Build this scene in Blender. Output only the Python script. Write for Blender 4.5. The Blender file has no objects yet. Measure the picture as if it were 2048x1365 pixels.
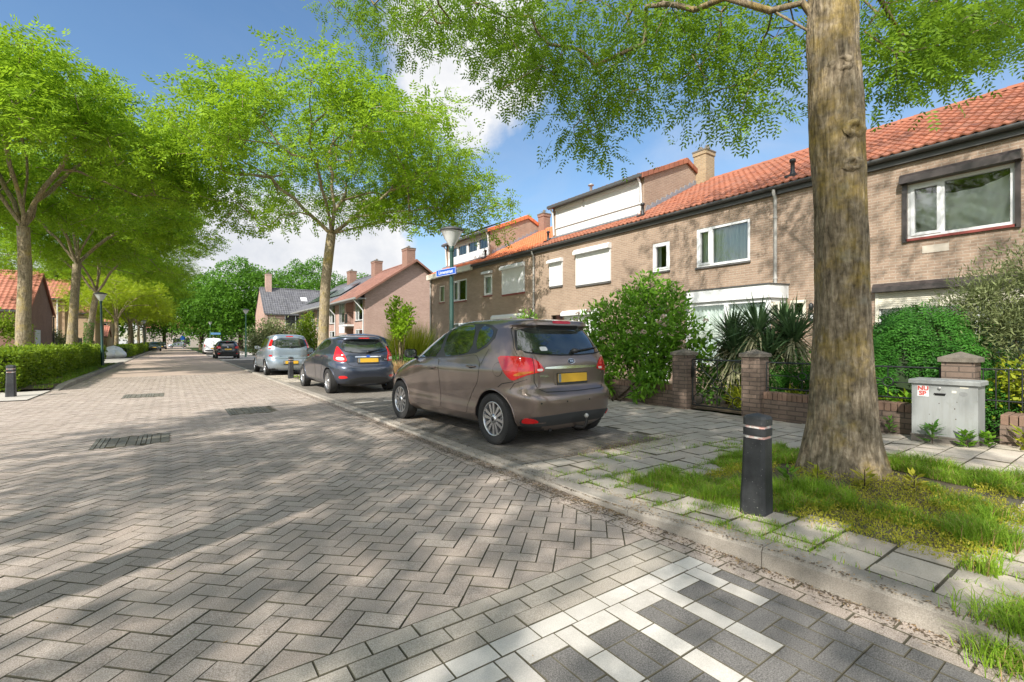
import bpy, bmesh, math, random
import numpy as np
from mathutils import Vector, Matrix
from mathutils.geometry import delaunay_2d_cdt

COL = bpy.context.scene.collection
RAD = math.radians
rng = np.random.default_rng(7)
random.seed(7)

# ------------------------------------------------------------------ materials
def lin(r, g, b):
    f = lambda c: (c/255/12.92) if c/255 <= 0.04045 else ((c/255+0.055)/1.055)**2.4
    return (f(r), f(g), f(b))

class NT:
    """tiny node-tree writer"""
    def __init__(s, tree): s.t = tree; s.n = tree.nodes; s.l = tree.links
    def new(s, typ, **kw):
        nd = s.n.new(typ)
        for k, v in kw.items():
            if k == 'i':
                for kk, vv in v.items(): s.put(nd.inputs[kk], vv)
            else: setattr(nd, k, v)
        return nd
    def put(s, inp, v):
        if isinstance(v, bpy.types.NodeSocket): s.l.new(v, inp)
        elif isinstance(v, (tuple, list)) and inp.type == 'RGBA' and len(v) == 3: inp.default_value = (*v, 1)
        else: inp.default_value = v
    def math(s, op, a, b=0.0, c=None, clamp=False):
        nd = s.n.new('ShaderNodeMath'); nd.operation = op; nd.use_clamp = clamp
        s.put(nd.inputs[0], a); s.put(nd.inputs[1], b)
        if c is not None: s.put(nd.inputs[2], c)
        return nd.outputs[0]
    def mix(s, f, a, b, blend='MIX'):
        nd = s.n.new('ShaderNodeMix'); nd.data_type = 'RGBA'; nd.blend_type = blend
        s.put(nd.inputs[0], f); s.put(nd.inputs[6], a); s.put(nd.inputs[7], b)
        return nd.outputs[2]
    def noise(s, vec, scale, detail=3, rough=0.55, dist=0.0):
        nd = s.n.new('ShaderNodeTexNoise')
        if vec is not None: s.l.new(vec, nd.inputs['Vector'])
        nd.inputs['Scale'].default_value = scale; nd.inputs['Detail'].default_value = detail
        nd.inputs['Roughness'].default_value = rough; nd.inputs['Distortion'].default_value = dist
        return nd.outputs['Fac']
    def ramp(s, f, stops, interp='LINEAR'):
        nd = s.n.new('ShaderNodeValToRGB'); s.l.new(f, nd.inputs[0])
        cr = nd.color_ramp; cr.interpolation = interp
        while len(cr.elements) < len(stops): cr.elements.new(0.5)
        for e, (p, c) in zip(cr.elements, stops):
            e.position = p; e.color = (*c, 1) if not isinstance(c, (int, float)) else (c, c, c, 1)
        return nd.outputs[0]
    def attr(s, name):
        nd = s.n.new('ShaderNodeAttribute'); nd.attribute_name = name
        return nd
    def mapr(s, f, a, b, c, d):
        nd = s.n.new('ShaderNodeMapRange'); s.l.new(f, nd.inputs[0])
        for k, v in zip((1, 2, 3, 4), (a, b, c, d)): nd.inputs[k].default_value = v
        return nd.outputs[0]

MATS = {}
def newmat(name):
    m = bpy.data.materials.new(name); m.use_nodes = True
    nt = NT(m.node_tree)
    p = m.node_tree.nodes['Principled BSDF']
    MATS[name] = m
    return m, nt, p
def bump(nt, p, h, strength=0.3, dist=0.01):
    b = nt.new('ShaderNodeBump', i={'Strength': strength, 'Distance': dist}); nt.l.new(h, b.inputs['Height'])
    nt.l.new(b.outputs[0], p.inputs['Normal'])
def pos(nt, obj=False):
    return nt.new('ShaderNodeTexCoord').outputs['Object'] if obj else nt.new('ShaderNodeNewGeometry').outputs['Position']
def simple(name, col, rough=0.6, metal=0.0, spec=0.5, var=0.0, vscale=6.0, bumps=0.0, coat=0.0):
    if name in MATS: return MATS[name]
    m, nt, p = newmat(name)
    p.inputs['Roughness'].default_value = rough; p.inputs['Metallic'].default_value = metal
    p.inputs['Specular IOR Level'].default_value = spec
    if coat: p.inputs['Coat Weight'].default_value = coat; p.inputs['Coat Roughness'].default_value = 0.04
    if var or bumps:
        v = pos(nt, True); n = nt.noise(v, vscale, 4)
        if var:
            c = nt.mix(n, tuple(x*(1-var) for x in col), tuple(min(1, x*(1+var)) for x in col)); nt.l.new(c, p.inputs['Base Color'])
        else: p.inputs['Base Color'].default_value = (*col, 1)
        if bumps: bump(nt, p, nt.noise(v, vscale*6, 3), bumps)
    else: p.inputs['Base Color'].default_value = (*col, 1)
    return m

# ------------------------------------------------------------------ objects
def tag(o, label=None, cat=None, group=None, kind=None):
    if label: o['label'] = label
    if cat: o['category'] = cat
    if group: o['group'] = group
    if kind: o['kind'] = kind
    return o
def thing(name, label, cat, loc=(0, 0, 0), rz=0.0, group=None):
    o = bpy.data.objects.new(name, None); COL.objects.link(o)
    o.empty_display_size = 0.2
    o.location = loc; o.rotation_euler = (0, 0, rz)
    return tag(o, label, cat, group)
def link_mesh(name, me, parent=None):
    o = bpy.data.objects.new(name, me); COL.objects.link(o)
    if parent is not None: o.parent = parent
    return o
def copy_tree(o, parent=None):
    c = o.copy(); COL.objects.link(c)
    if parent is not None: c.parent = parent
    for ch in list(o.children): copy_tree(ch, c)
    return c
def wloc(o):
    v = Vector((0, 0, 0))
    while o is not None:
        v = v + o.location; o = o.parent
    return v

class MB:
    """collects shapes; build() links them as ONE mesh object"""
    def __init__(s): s.v = []; s.f = []; s.m = []; s.sm = []; s.r = []
    def add(s, verts, faces, mi=0, smooth=False, rnd=None):
        o = len(s.v); s.v.extend([tuple(p) for p in verts])
        for f in faces:
            s.f.append([i+o for i in f]); s.m.append(mi); s.sm.append(smooth)
            s.r.append(random.random() if rnd is None else rnd)
        return s
    def box(s, a, b, mi=0, rnd=None, M=None, bev=0.0):
        x0, y0, z0 = a; x1, y1, z1 = b
        if bev > 0:
            t = bev
            vs = []
            for z, i in ((z0, 0), (z1-t, 0), (z1, t)):
                vs += [(x0+i, y0+i, z), (x1-i, y0+i, z), (x1-i, y1-i, z), (x0+i, y1-i, z)]
            fs = [(3, 2, 1, 0), (8, 9, 10, 11)]
            for k in (0, 4):
                for j in range(4): fs.append((k+j, k+(j+1) % 4, k+4+(j+1) % 4, k+4+j))
        else:
            vs = [(x0, y0, z0), (x1, y0, z0), (x1, y1, z0), (x0, y1, z0), (x0, y0, z1), (x1, y0, z1), (x1, y1, z1), (x0, y1, z1)]
            fs = [(3, 2, 1, 0), (4, 5, 6, 7), (0, 1, 5, 4), (1, 2, 6, 5), (2, 3, 7, 6), (3, 0, 4, 7)]
        if M is not None: vs = [tuple(M @ Vector(v)) for v in vs]
        return s.add(vs, fs, mi, False, rnd)
    def tube(s, pts, radii, n=8, mi=0, cap=True, rnd=None, smooth=True):
        pts = [Vector(p) for p in pts]
        if isinstance(radii, (int, float)): radii = [radii]*len(pts)
        vs = []; fs = []
        prev = None
        for i, p in enumerate(pts):
            d = (pts[min(i+1, len(pts)-1)]-pts[max(i-1, 0)])
            d = d.normalized() if d.length > 1e-9 else Vector((0, 0, 1))
            if prev is None:
                a = Vector((1, 0, 0)) if abs(d.x) < 0.8 else Vector((0, 1, 0))
            else: a = prev
            u = (a-d*a.dot(d)).normalized(); w = d.cross(u); prev = u
            for k in range(n):
                t = 2*math.pi*k/n
                vs.append(p+(u*math.cos(t)+w*math.sin(t))*radii[i])
        for i in range(len(pts)-1):
            for k in range(n):
                fs.append((i*n+k, i*n+(k+1) % n, (i+1)*n+(k+1) % n, (i+1)*n+k))
        s.add(vs, fs, mi, smooth, rnd)
        if cap:
            s.add(vs[:n], [tuple(range(n))[::-1]], mi, False, rnd)
            s.add(vs[-n:], [tuple(range(n))], mi, False, rnd)
        return s
    def cyl(s, p, q, r0, r1=None, n=16, mi=0): return s.tube([p, q], [r0, r0 if r1 is None else r1], n, mi)
    def lathe(s, prof, c=(0, 0, 0), n=20, mi=0, axis='z', smooth=True, cap=True):
        vs = []; fs = []
        for r, h in prof:
            for k in range(n):
                t = 2*math.pi*k/n; a, b = r*math.cos(t), r*math.sin(t)
                if axis == 'z': vs.append((c[0]+a, c[1]+b, c[2]+h))
                elif axis == 'x': vs.append((c[0]+h, c[1]+a, c[2]+b))
                else: vs.append((c[0]+b, c[1]+h, c[2]+a))
        m = len(prof)
        for i in range(m-1):
            for k in range(n): fs.append((i*n+k, i*n+(k+1) % n, (i+1)*n+(k+1) % n, (i+1)*n+k))
        s.add(vs, fs, mi, smooth)
        if not cap: return s
        if prof[0][0] > 1e-6: s.add(vs[:n], [tuple(range(n))[::-1]], mi)
        if prof[-1][0] > 1e-6: s.add(vs[-n:], [tuple(range(n))], mi)
        return s
    def prism(s, poly, h0, h1, axis='z', mi=0, rnd=None):
        """poly: list of 2D points; extruded along axis"""
        def P(a, b, h): return {'z': (a, b, h), 'x': (h, a, b), 'y': (a, h, b)}[axis]
        n = len(poly)
        vs = [P(a, b, h0) for a, b in poly]+[P(a, b, h1) for a, b in poly]
        fs = [tuple(range(n))[::-1], tuple(range(n, 2*n))]+[(i, (i+1) % n, n+(i+1) % n, n+i) for i in range(n)]
        return s.add(vs, fs, mi, False, rnd)
    def build(s, name, mats, parent=None, loc=None, local=False, merge=False):
        """vertices are in world space (parents unrotated) unless local"""
        if not isinstance(mats, (list, tuple)): mats = [mats]
        off = Vector((0, 0, 0)) if local else (wloc(parent) if parent is not None else Vector(loc or (0, 0, 0)))
        me = bpy.data.meshes.new(name)
        me.from_pydata([(v[0]-off.x, v[1]-off.y, v[2]-off.z) for v in s.v], [], s.f)
        for m in mats: me.materials.append(m)
        me.polygons.foreach_set('material_index', s.m)
        me.polygons.foreach_set('use_smooth', s.sm)
        a = me.attributes.new('rnd', 'FLOAT', 'FACE'); a.data.foreach_set('value', s.r)
        if merge:
            bm = bmesh.new(); bm.from_mesh(me); bmesh.ops.remove_doubles(bm, verts=bm.verts, dist=1e-4)
            bmesh.ops.recalc_face_normals(bm, faces=bm.faces); bm.to_mesh(me); bm.free()
        me.update()
        o = link_mesh(name, me, parent)
        if parent is None and loc is not None: o.location = loc
        return o

def npmesh(name, V, F, mats, parent=None, rnd=None, smooth=False, mi=None, off=None):
    """V (N,3), F (M,k) numpy -> mesh object"""
    V = np.asarray(V, np.float32).copy(); F = np.asarray(F, np.int32)
    if off is not None: V -= np.asarray(off, np.float32)
    me = bpy.data.meshes.new(name)
    k = F.shape[1]
    me.vertices.add(len(V)); me.vertices.foreach_set('co', V.ravel())
    me.loops.add(F.size); me.loops.foreach_set('vertex_index', F.ravel())
    me.polygons.add(len(F)); me.polygons.foreach_set('loop_start', np.arange(0, F.size, k, dtype=np.int32))
    if not isinstance(mats, (list, tuple)): mats = [mats]
    for m in mats: me.materials.append(m)
    if mi is not None: me.polygons.foreach_set('material_index', np.asarray(mi, np.int32))
    me.polygons.foreach_set('use_smooth', np.full(len(F), smooth))
    if rnd is not None:
        a = me.attributes.new('rnd', 'FLOAT', 'FACE'); a.data.foreach_set('value', np.asarray(rnd, np.float32))
    me.update(calc_edges=True); me.validate()
    return link_mesh(name, me, parent)

def nrm(a): return a/np.maximum(np.linalg.norm(a, axis=-1, keepdims=True), 1e-9)
def randdir(n, r=None):
    r = r or rng
    return nrm(r.normal(size=(n, 3)))
def leaf_quads(P, D, N, L, W):
    """diamond leaves: base P, direction D, face normal N (approx), length L, width W"""
    n = len(P); D = nrm(D); S = nrm(np.cross(D, N)); L = np.broadcast_to(L, (n,))[:, None]; W = np.broadcast_to(W, (n,))[:, None]
    V = np.stack([P, P+D*L*0.45+S*W*0.5, P+D*L, P+D*L*0.45-S*W*0.5], 1).reshape(-1, 3)
    return V, np.arange(4*n).reshape(-1, 4)
def sprigs(P, D, N, rachis, nl, L, W, r=None):
    """pinnate leaves: nl leaflet pairs plus a terminal one"""
    r = r or rng
    n = len(P); D = nrm(D); S = nrm(np.cross(D, N)); N2 = np.cross(S, D)
    rr = np.broadcast_to(rachis, (n,))[:, None]
    Ps = []; Ds = []; Ns = []
    for k in range(nl):
        t = 0.25+0.7*k/max(1, nl-1)
        base = P+D*rr*t-N2*rr*0.12*t*t
        for sg in (-1, 1):
            d = D*0.45+S*sg*0.9-N2*r.uniform(0.0, 0.35, (n, 1))
            Ps.append(base); Ds.append(d); Ns.append(N2+S*sg*0.2+r.normal(0, 0.15, (n, 3)))
    Ps.append(P+D*rr); Ds.append(D-N2*0.2); Ns.append(N2)
    Ps = np.concatenate(Ps); Ds = np.concatenate(Ds); Ns = np.concatenate(Ns)
    m = len(Ps)
    return leaf_quads(Ps, Ds, Ns, L*r.uniform(0.8, 1.2, m), W*r.uniform(0.8, 1.2, m))
def merge_np(parts):
    Vs = []; Fs = []; o = 0
    for V, F in parts: Vs.append(V); Fs.append(F+o); o += len(V)
    return np.concatenate(Vs), np.concatenate(Fs)

def text_mesh(txt, size, mat, parent, name, M, depth=0.002, align='CENTER', bold=0.0):
    cu = bpy.data.curves.new(name, 'FONT'); cu.body = txt; cu.size = size; cu.extrude = depth; cu.align_x = align; cu.align_y = 'CENTER'
    cu.offset = bold; cu.resolution_u = 3
    to = bpy.data.objects.new('t', cu); COL.objects.link(to)
    bpy.context.view_layer.update()
    dg = bpy.context.evaluated_depsgraph_get()
    me = bpy.data.meshes.new_from_object(to.evaluated_get(dg))
    bpy.data.objects.remove(to); bpy.data.curves.remove(cu)
    me.transform(M); me.materials.clear(); me.materials.append(mat); me.name = name
    return link_mesh(name, me, parent)

def ss(a, b, x):
    t = min(1, max(0, (x-a)/(b-a))); return t*t*(3-2*t)
def zp(y):
    """height of the pavement surface: raised verge near the corner, dropped by the bays"""
    return 0.035+0.075*ss(2.9, 1.2, y)
# ------------------------------------------------------------------ materials
def leafmat(name, dark, light, trans, tw=0.4, rough=0.5, nscale=0.6):
    m, nt, p = newmat(name)
    out = [n for n in nt.n if n.type == 'OUTPUT_MATERIAL'][0]
    a = nt.attr('rnd').outputs['Fac']; n = nt.noise(pos(nt), nscale, 2)
    f = nt.math('ADD', nt.math('MULTIPLY', a, 0.55), nt.math('MULTIPLY', n, 0.5))
    c = nt.ramp(f, [(0.2, dark), (0.8, light)])
    nt.l.new(c, p.inputs['Base Color']); p.inputs['Roughness'].default_value = rough
    p.inputs['Specular IOR Level'].default_value = 0.2
    t = nt.new('ShaderNodeBsdfTranslucent'); tc = nt.mix(0.35, trans, c, 'MIX'); nt.l.new(tc, t.inputs[0])
    mx = nt.new('ShaderNodeMixShader'); mx.inputs[0].default_value = tw
    nt.l.new(p.outputs[0], mx.inputs[1]); nt.l.new(t.outputs[0], mx.inputs[2]); nt.l.new(mx.outputs[0], out.inputs[0])
    return m
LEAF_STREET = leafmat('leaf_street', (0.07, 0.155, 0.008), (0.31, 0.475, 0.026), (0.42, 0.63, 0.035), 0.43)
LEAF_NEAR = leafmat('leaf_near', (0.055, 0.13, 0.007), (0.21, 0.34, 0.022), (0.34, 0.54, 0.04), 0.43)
LEAF_LIME = leafmat('leaf_lime', (0.18, 0.26, 0.01), (0.34, 0.44, 0.025), (0.5, 0.6, 0.03), 0.45)
LEAF_WOOD = leafmat('leaf_wood', (0.035, 0.10, 0.008), (0.12, 0.26, 0.02), (0.18, 0.4, 0.03), 0.35, nscale=0.4)
LEAF_SHRUB = leafmat('leaf_shrub', (0.05, 0.14, 0.010), (0.19, 0.36, 0.03), (0.25, 0.5, 0.05), 0.35, 0.4, 2.5)
LEAF_HEDGE = leafmat('leaf_hedge', (0.05, 0.11, 0.008), (0.24, 0.33, 0.02), (0.35, 0.5, 0.04), 0.35, 0.45, 1.5)
LEAF_OLIVE = leafmat('leaf_olive', (0.10, 0.13, 0.05), (0.27, 0.30, 0.13), (0.3, 0.35, 0.12), 0.3, 0.5, 2)
LEAF_CYPRESS = leafmat('leaf_cypress', (0.018, 0.075, 0.010), (0.065, 0.20, 0.024), (0.1, 0.33, 0.035), 0.3, 0.5, 3)
LEAF_YUCCA = leafmat('leaf_yucca', (0.035, 0.075, 0.03), (0.10, 0.17, 0.07), (0.15, 0.25, 0.08), 0.2, 0.4, 3)
LEAF_YUCCADRY = leafmat('leaf_yucca_dry', (0.22, 0.24, 0.11), (0.48, 0.44, 0.27), (0.3, 0.3, 0.1), 0.2, 0.5, 3)
LEAF_YELLOW = leafmat('leaf_yellow', (0.12, 0.20, 0.012), (0.40, 0.42, 0.03), (0.5, 0.5, 0.05), 0.35, 0.5, 2.5)
LEAF_GARDEN = leafmat('leaf_garden', (0.03, 0.10, 0.015), (0.13, 0.27, 0.04), (0.2, 0.42, 0.05), 0.35, 0.5, 2)
GRASS = leafmat('grass_blade', (0.095, 0.22, 0.014), (0.33, 0.49, 0.045), (0.35, 0.5, 0.05), 0.35, 0.5, 3)
STRAW = leafmat('straw', (0.25, 0.14, 0.06), (0.48, 0.34, 0.17), (0.4, 0.3, 0.1), 0.2, 0.7, 5)
SEDUM = leafmat('sedum_leaf', (0.22, 0.26, 0.02), (0.48, 0.42, 0.05), (0.5, 0.5, 0.06), 0.3, 0.5, 5)
FLOWER = leafmat('flower_petal', (0.45, 0.30, 0.24), (0.68, 0.52, 0.44), (0.6, 0.5, 0.4), 0.25, 0.6, 5)
FLOWER_W = leafmat('flower_white', (0.55, 0.55, 0.4), (0.75, 0.75, 0.6), (0.6, 0.6, 0.4), 0.25, 0.6, 5)

def barkmat(name, c0, c1, moss, mossamt, vs=1.0):
    m, nt, p = newmat(name)
    v = pos(nt, True)
    mp = nt.new('ShaderNodeMapping'); nt.l.new(v, mp.inputs[0]); mp.inputs['Scale'].default_value = (8*vs, 8*vs, 1.7*vs)
    n1 = nt.noise(mp.outputs[0], 3.5, 6, 0.65, 0.6); n2 = nt.noise(v, 1.9, 6, 0.68); n3 = nt.noise(v, 22, 4, 0.6)
    f = nt.math('ADD', nt.math('MULTIPLY', n1, 0.7), nt.math('MULTIPLY', n3, 0.3))
    c = nt.ramp(f, [(0.36, tuple(x*0.35 for x in c0)), (0.5, c0), (0.66, c1)])
    mk = nt.math('MULTIPLY', nt.mapr(n2, 0.58-mossamt*0.25, 0.74-mossamt*0.15, 0, 0.8), nt.mapr(n3, 0.3, 0.6, 0.35, 1.0))
    c2 = nt.mix(mk, c, moss)
    g = nt.noise(v, 3.0, 4, 0.6)
    c3 = nt.mix(nt.mapr(g, 0.6, 0.75, 0, 0.5), c2, (0.36, 0.36, 0.30))
    nt.l.new(c3, p.inputs['Base Color']); p.inputs['Roughness'].default_value = 0.9; p.inputs['Specular IOR Level'].default_value = 0.2
    bump(nt, p, f, 0.9, 0.035)
    return m
BARK_NEAR = barkmat('bark_near', (0.19, 0.15, 0.10), (0.38, 0.315, 0.225), (0.33, 0.225, 0.02), 0.38)
BARK = barkmat('bark_street', (0.25, 0.20, 0.13), (0.42, 0.355, 0.25), (0.36, 0.27, 0.05), 0.3)
BARK_DARK = barkmat('bark_shrub', (0.07, 0.05, 0.03), (0.14, 0.11, 0.08), (0.1, 0.1, 0.03), 0.2)

def pavermat(name, cols, grain=0.5, scale=300, dirt=0.35, rough=0.88):
    """cols: ramp colours picked per block by the rnd attribute"""
    m, nt, p = newmat(name)
    a = nt.attr('rnd').outputs['Fac']; v = pos(nt)
    c = nt.ramp(a, [(i/(len(cols)-1) if len(cols) > 1 else 0, cc) for i, cc in enumerate(cols)])
    g = nt.noise(v, scale, 2, 0.7)
    c = nt.mix(nt.mapr(g, 0.36, 0.66, 0, 1), nt.mix(grain, c, (0.05, 0.045, 0.04), 'MIX'), nt.mix(grain*0.55, c, (0.85, 0.8, 0.75), 'MIX'))
    d = nt.noise(v, 0.7, 5, 0.62); d2 = nt.noise(v, 6, 4, 0.6)
    dd = nt.math('ADD', nt.math('MULTIPLY', d, 0.6), nt.math('MULTIPLY', d2, 0.4))
    c = nt.mix(nt.mapr(dd, 0.42, 0.62, dirt, 0.0), c, (0.13, 0.11, 0.085), 'MIX')
    nt.l.new(c, p.inputs['Base Color']); p.inputs['Roughness'].default_value = rough; p.inputs['Specular IOR Level'].default_value = 0.3
    bump(nt, p, g, 0.35, 0.004)
    return m
PAVER = pavermat('paver_road', [(0.42, 0.322, 0.258), (0.52, 0.41, 0.335), (0.47, 0.355, 0.28), (0.57, 0.462, 0.38)], 0.55, 210, 0.25)
PAVER_GREY = pavermat('paver_grey', [(0.37, 0.32, 0.26), (0.47, 0.41, 0.335)], 0.4, 190, 0.18)
PAVER_WHITE = pavermat('paver_white', [(0.56, 0.52, 0.47), (0.70, 0.66, 0.60)], 0.22, 200, 0.3)
PAVER_DARK = pavermat('paver_dark', [(0.07, 0.066, 0.064), (0.12, 0.113, 0.108)], 0.32, 170, 0.1)
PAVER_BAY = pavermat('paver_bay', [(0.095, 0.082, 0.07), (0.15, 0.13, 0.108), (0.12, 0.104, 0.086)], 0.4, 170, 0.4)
PAVER_PATCH = pavermat('paver_patch', [(0.085, 0.088, 0.07), (0.15, 0.155, 0.125)], 0.3, 170, 0.3)
SLAB = pavermat('pavement_slab', [(0.46, 0.395, 0.32), (0.58, 0.51, 0.42), (0.51, 0.43, 0.35)], 0.2, 140, 0.3)
KERB = pavermat('kerb_concrete', [(0.31, 0.275, 0.23), (0.39, 0.345, 0.29)], 0.26, 160, 0.4)
JOINT = simple('joint_sand', (0.095, 0.083, 0.054), 0.95, var=0.45, vscale=9)
SOIL = simple('soil', (0.10, 0.075, 0.045), 0.95, var=0.5, vscale=7, bumps=0.5)

def farpaver(name, base, var):
    m, nt, p = newmat(name)
    v = pos(nt); n = nt.noise(v, 2.2, 5, 0.65); n2 = nt.noise(v, 60, 3, 0.7)
    f = nt.math('ADD', nt.math('MULTIPLY', n, 0.5), nt.math('MULTIPLY', n2, 0.5))
    c = nt.ramp(f, [(0.35, tuple(x*(1-var) for x in base)), (0.65, tuple(x*(1+var) for x in base))])
    nt.l.new(c, p.inputs['Base Color']); p.inputs['Roughness'].default_value = 0.9; p.inputs['Specular IOR Level'].default_value = 0.25
    return m
ROADFAR = farpaver('road_far', (0.43, 0.335, 0.27), 0.16)
SLABFAR = farpaver('pavement_far', (0.42, 0.39, 0.345), 0.18)
BAYFAR = farpaver('bay_far', (0.125, 0.11, 0.094), 0.22)
GROUND = farpaver('ground_grass', (0.07, 0.11, 0.025), 0.4)

def brickmat(name, c1, c2, mortar, bw=0.22, rh=0.0645, ms=0.010, stain=0.35, offs=(0, 0)):
    m, nt, p = newmat(name)
    g = nt.new('ShaderNodeNewGeometry'); sx = nt.new('ShaderNodeSeparateXYZ'); nt.l.new(g.outputs['Position'], sx.inputs[0])
    cb = nt.new('ShaderNodeCombineXYZ')
    nt.l.new(nt.math('ADD', sx.outputs[0], sx.outputs[1]), cb.inputs[0]); nt.l.new(sx.outputs[2], cb.inputs[1])
    b = nt.new('ShaderNodeTexBrick'); nt.l.new(cb.outputs[0], b.inputs['Vector'])
    b.inputs['Scale'].default_value = 1; b.inputs['Brick Width'].default_value = bw; b.inputs['Row Height'].default_value = rh
    b.inputs['Mortar Size'].default_value = ms; b.inputs['Mortar Smooth'].default_value = 0.2; b.inputs['Bias'].default_value = 0.0
    nt.put(b.inputs['Color1'], c1); nt.put(b.inputs['Color2'], c2); nt.put(b.inputs['Mortar'], mortar)
    n = nt.noise(g.outputs['Position'], 1.1, 5, 0.65); n2 = nt.noise(cb.outputs[0], 26, 4, 0.65); n3 = nt.noise(g.outputs['Position'], 120, 2, 0.6)
    c = nt.mix(nt.mapr(n2, 0.3, 0.7, 0, 0.55), b.outputs['Color'], tuple(x*0.55 for x in c1))
    c = nt.mix(nt.mapr(n, 0.45, 0.75, 0.0, stain), c, tuple(x*0.5 for x in c2))
    c = nt.mix(nt.mapr(n3, 0.4, 0.7, 0.0, 0.2), c, mortar)
    nt.l.new(c, p.inputs['Base Color']); p.inputs['Roughness'].default_value = 0.92; p.inputs['Specular IOR Level'].default_value = 0.2
    h = nt.math('SUBTRACT', nt.math('MULTIPLY', n2, 0.4), b.outputs['Fac'])
    bump(nt, p, h, 0.7, 0.008)
    return m
BRICK = brickmat('brick_row', (0.385, 0.272, 0.195), (0.285, 0.195, 0.138), (0.42, 0.35, 0.28))
BRICK_PINK = brickmat('brick_pink', (0.54, 0.34, 0.275), (0.43, 0.255, 0.20), (0.54, 0.43, 0.37))
BRICK_GARDEN = brickmat('brick_garden', (0.24, 0.175, 0.135), (0.17, 0.125, 0.098), (0.085, 0.07, 0.058), 0.25, 0.072, 0.008, 0.5)
BRICK_BROWN = brickmat('brick_brown', (0.32, 0.17, 0.125), (0.25, 0.13, 0.095), (0.36, 0.26, 0.2))
BRICK_OCHRE = brickmat('brick_ochre', (0.62, 0.42, 0.25), (0.52, 0.33, 0.19), (0.55, 0.42, 0.3))
BRICK_YELLOW = brickmat('brick_chimney', (0.42, 0.30, 0.17), (0.30, 0.21, 0.12), (0.4, 0.34, 0.25))

def tilemat(name, cols, dark):
    m, nt, p = newmat(name)
    a = nt.attr('rnd').outputs['Fac']; v = pos(nt)
    c = nt.ramp(a, [(i/(len(cols)-1), cc) for i, cc in enumerate(cols)])
    n = nt.noise(v, 1.4, 5, 0.65); n2 = nt.noise(v, 30, 3, 0.6)
    c = nt.mix(nt.mapr(n, 0.45, 0.72, 0, 0.55), c, dark); c = nt.mix(nt.mapr(n2, 0.5, 0.75, 0, 0.4), c, dark)
    nt.l.new(c, p.inputs['Base Color']); p.inputs['Roughness'].default_value = 0.8; p.inputs['Specular IOR Level'].default_value = 0.3
    bump(nt, p, n2, 0.2, 0.004)
    return m
TILE_OLD = tilemat('tile_old', [(0.30, 0.105, 0.056), (0.35, 0.13, 0.072), (0.235, 0.085, 0.052)], (0.20, 0.11, 0.08))
TILE_NEW = tilemat('tile_new', [(0.58, 0.17, 0.07), (0.64, 0.20, 0.085), (0.53, 0.15, 0.06)], (0.45, 0.12, 0.05))
TILE_SLATE = tilemat('tile_slate', [(0.10, 0.10, 0.11), (0.15, 0.15, 0.16), (0.12, 0.12, 0.125)], (0.07, 0.07, 0.07))
TILE_BROWN = tilemat('tile_brown', [(0.24, 0.115, 0.08), (0.30, 0.15, 0.11), (0.20, 0.10, 0.08)], (0.13, 0.08, 0.06))
TILE_LEFT = tilemat('tile_left', [(0.42, 0.165, 0.11), (0.48, 0.20, 0.135), (0.36, 0.14, 0.095)], (0.25, 0.11, 0.075))

WHITE = simple('white_paint', (0.66, 0.665, 0.66), 0.4, var=0.08, vscale=3)
CREAM = simple('cream_paint', (0.62, 0.58, 0.47), 0.5)
GREYZINC = simple('zinc', (0.36, 0.36, 0.35), 0.55, 0.4, var=0.2)
GUTTER = simple('gutter_grey', (0.07, 0.07, 0.068), 0.45, var=0.15)
PIPE = simple('pipe_grey', (0.40, 0.385, 0.36), 0.55, var=0.12)
SILLRED = simple('sill_red', (0.22, 0.045, 0.035), 0.5, var=0.2)
SILLGREY = simple('sill_grey', (0.09, 0.085, 0.08), 0.6, var=0.2)
BROWNAL = simple('brown_aluminium', (0.055, 0.045, 0.042), 0.35)
LEAD = simple('lead', (0.24, 0.26, 0.285), 0.5, 0.3, var=0.25)
BLACKPL = simple('black_plastic', (0.018, 0.018, 0.019), 0.5)
IRON = simple('black_iron', (0.012, 0.014, 0.014), 0.45, var=0.2)
GREENP = simple('green_paint', (0.012, 0.05, 0.038), 0.35, var=0.12)
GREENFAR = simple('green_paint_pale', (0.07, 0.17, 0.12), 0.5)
CHROME = simple('chrome', (0.75, 0.75, 0.75), 0.12, 1.0)
ALLOY = simple('alloy', (0.55, 0.55, 0.56), 0.28, 0.9)
ALLOYD = simple('alloy_dark', (0.05, 0.05, 0.052), 0.45, 0.5)
RUBBER = simple('rubber', (0.022, 0.021, 0.02), 0.85, var=0.25, vscale=20)
REDLENS = simple('red_lens', (0.55, 0.010, 0.012), 0.1, coat=0.5, var=0.25, vscale=9)
ORANGELENS = simple('amber_lens', (0.55, 0.15, 0.01), 0.1, coat=1.0)
CLEARLENS = simple('clear_lens', (0.7, 0.62, 0.58), 0.1, coat=1.0)
PLATE = simple('plate_yellow', (0.62, 0.36, 0.025), 0.45)
PLATEFR = simple('plate_frame', (0.02, 0.02, 0.02), 0.4)
PLATEBLUE = simple('plate_blue', (0.16, 0.20, 0.22), 0.4)
CURTAIN = simple('curtain', (0.84, 0.87, 0.84), 0.9, var=0.05)
CURTAIN_NET = simple('curtain_net', (0.56, 0.64, 0.60), 0.9, var=0.06)
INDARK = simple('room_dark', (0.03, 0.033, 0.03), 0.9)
m, nt, p = newmat('cabinet_grey')
v = pos(nt, True); mp = nt.new('ShaderNodeMapping'); nt.l.new(v, mp.inputs[0]); mp.inputs['Scale'].default_value = (9, 9, 0.9)
st_ = nt.noise(mp.outputs[0], 2.5, 5, 0.65); sp_ = nt.noise(v, 7, 5, 0.7)
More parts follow.
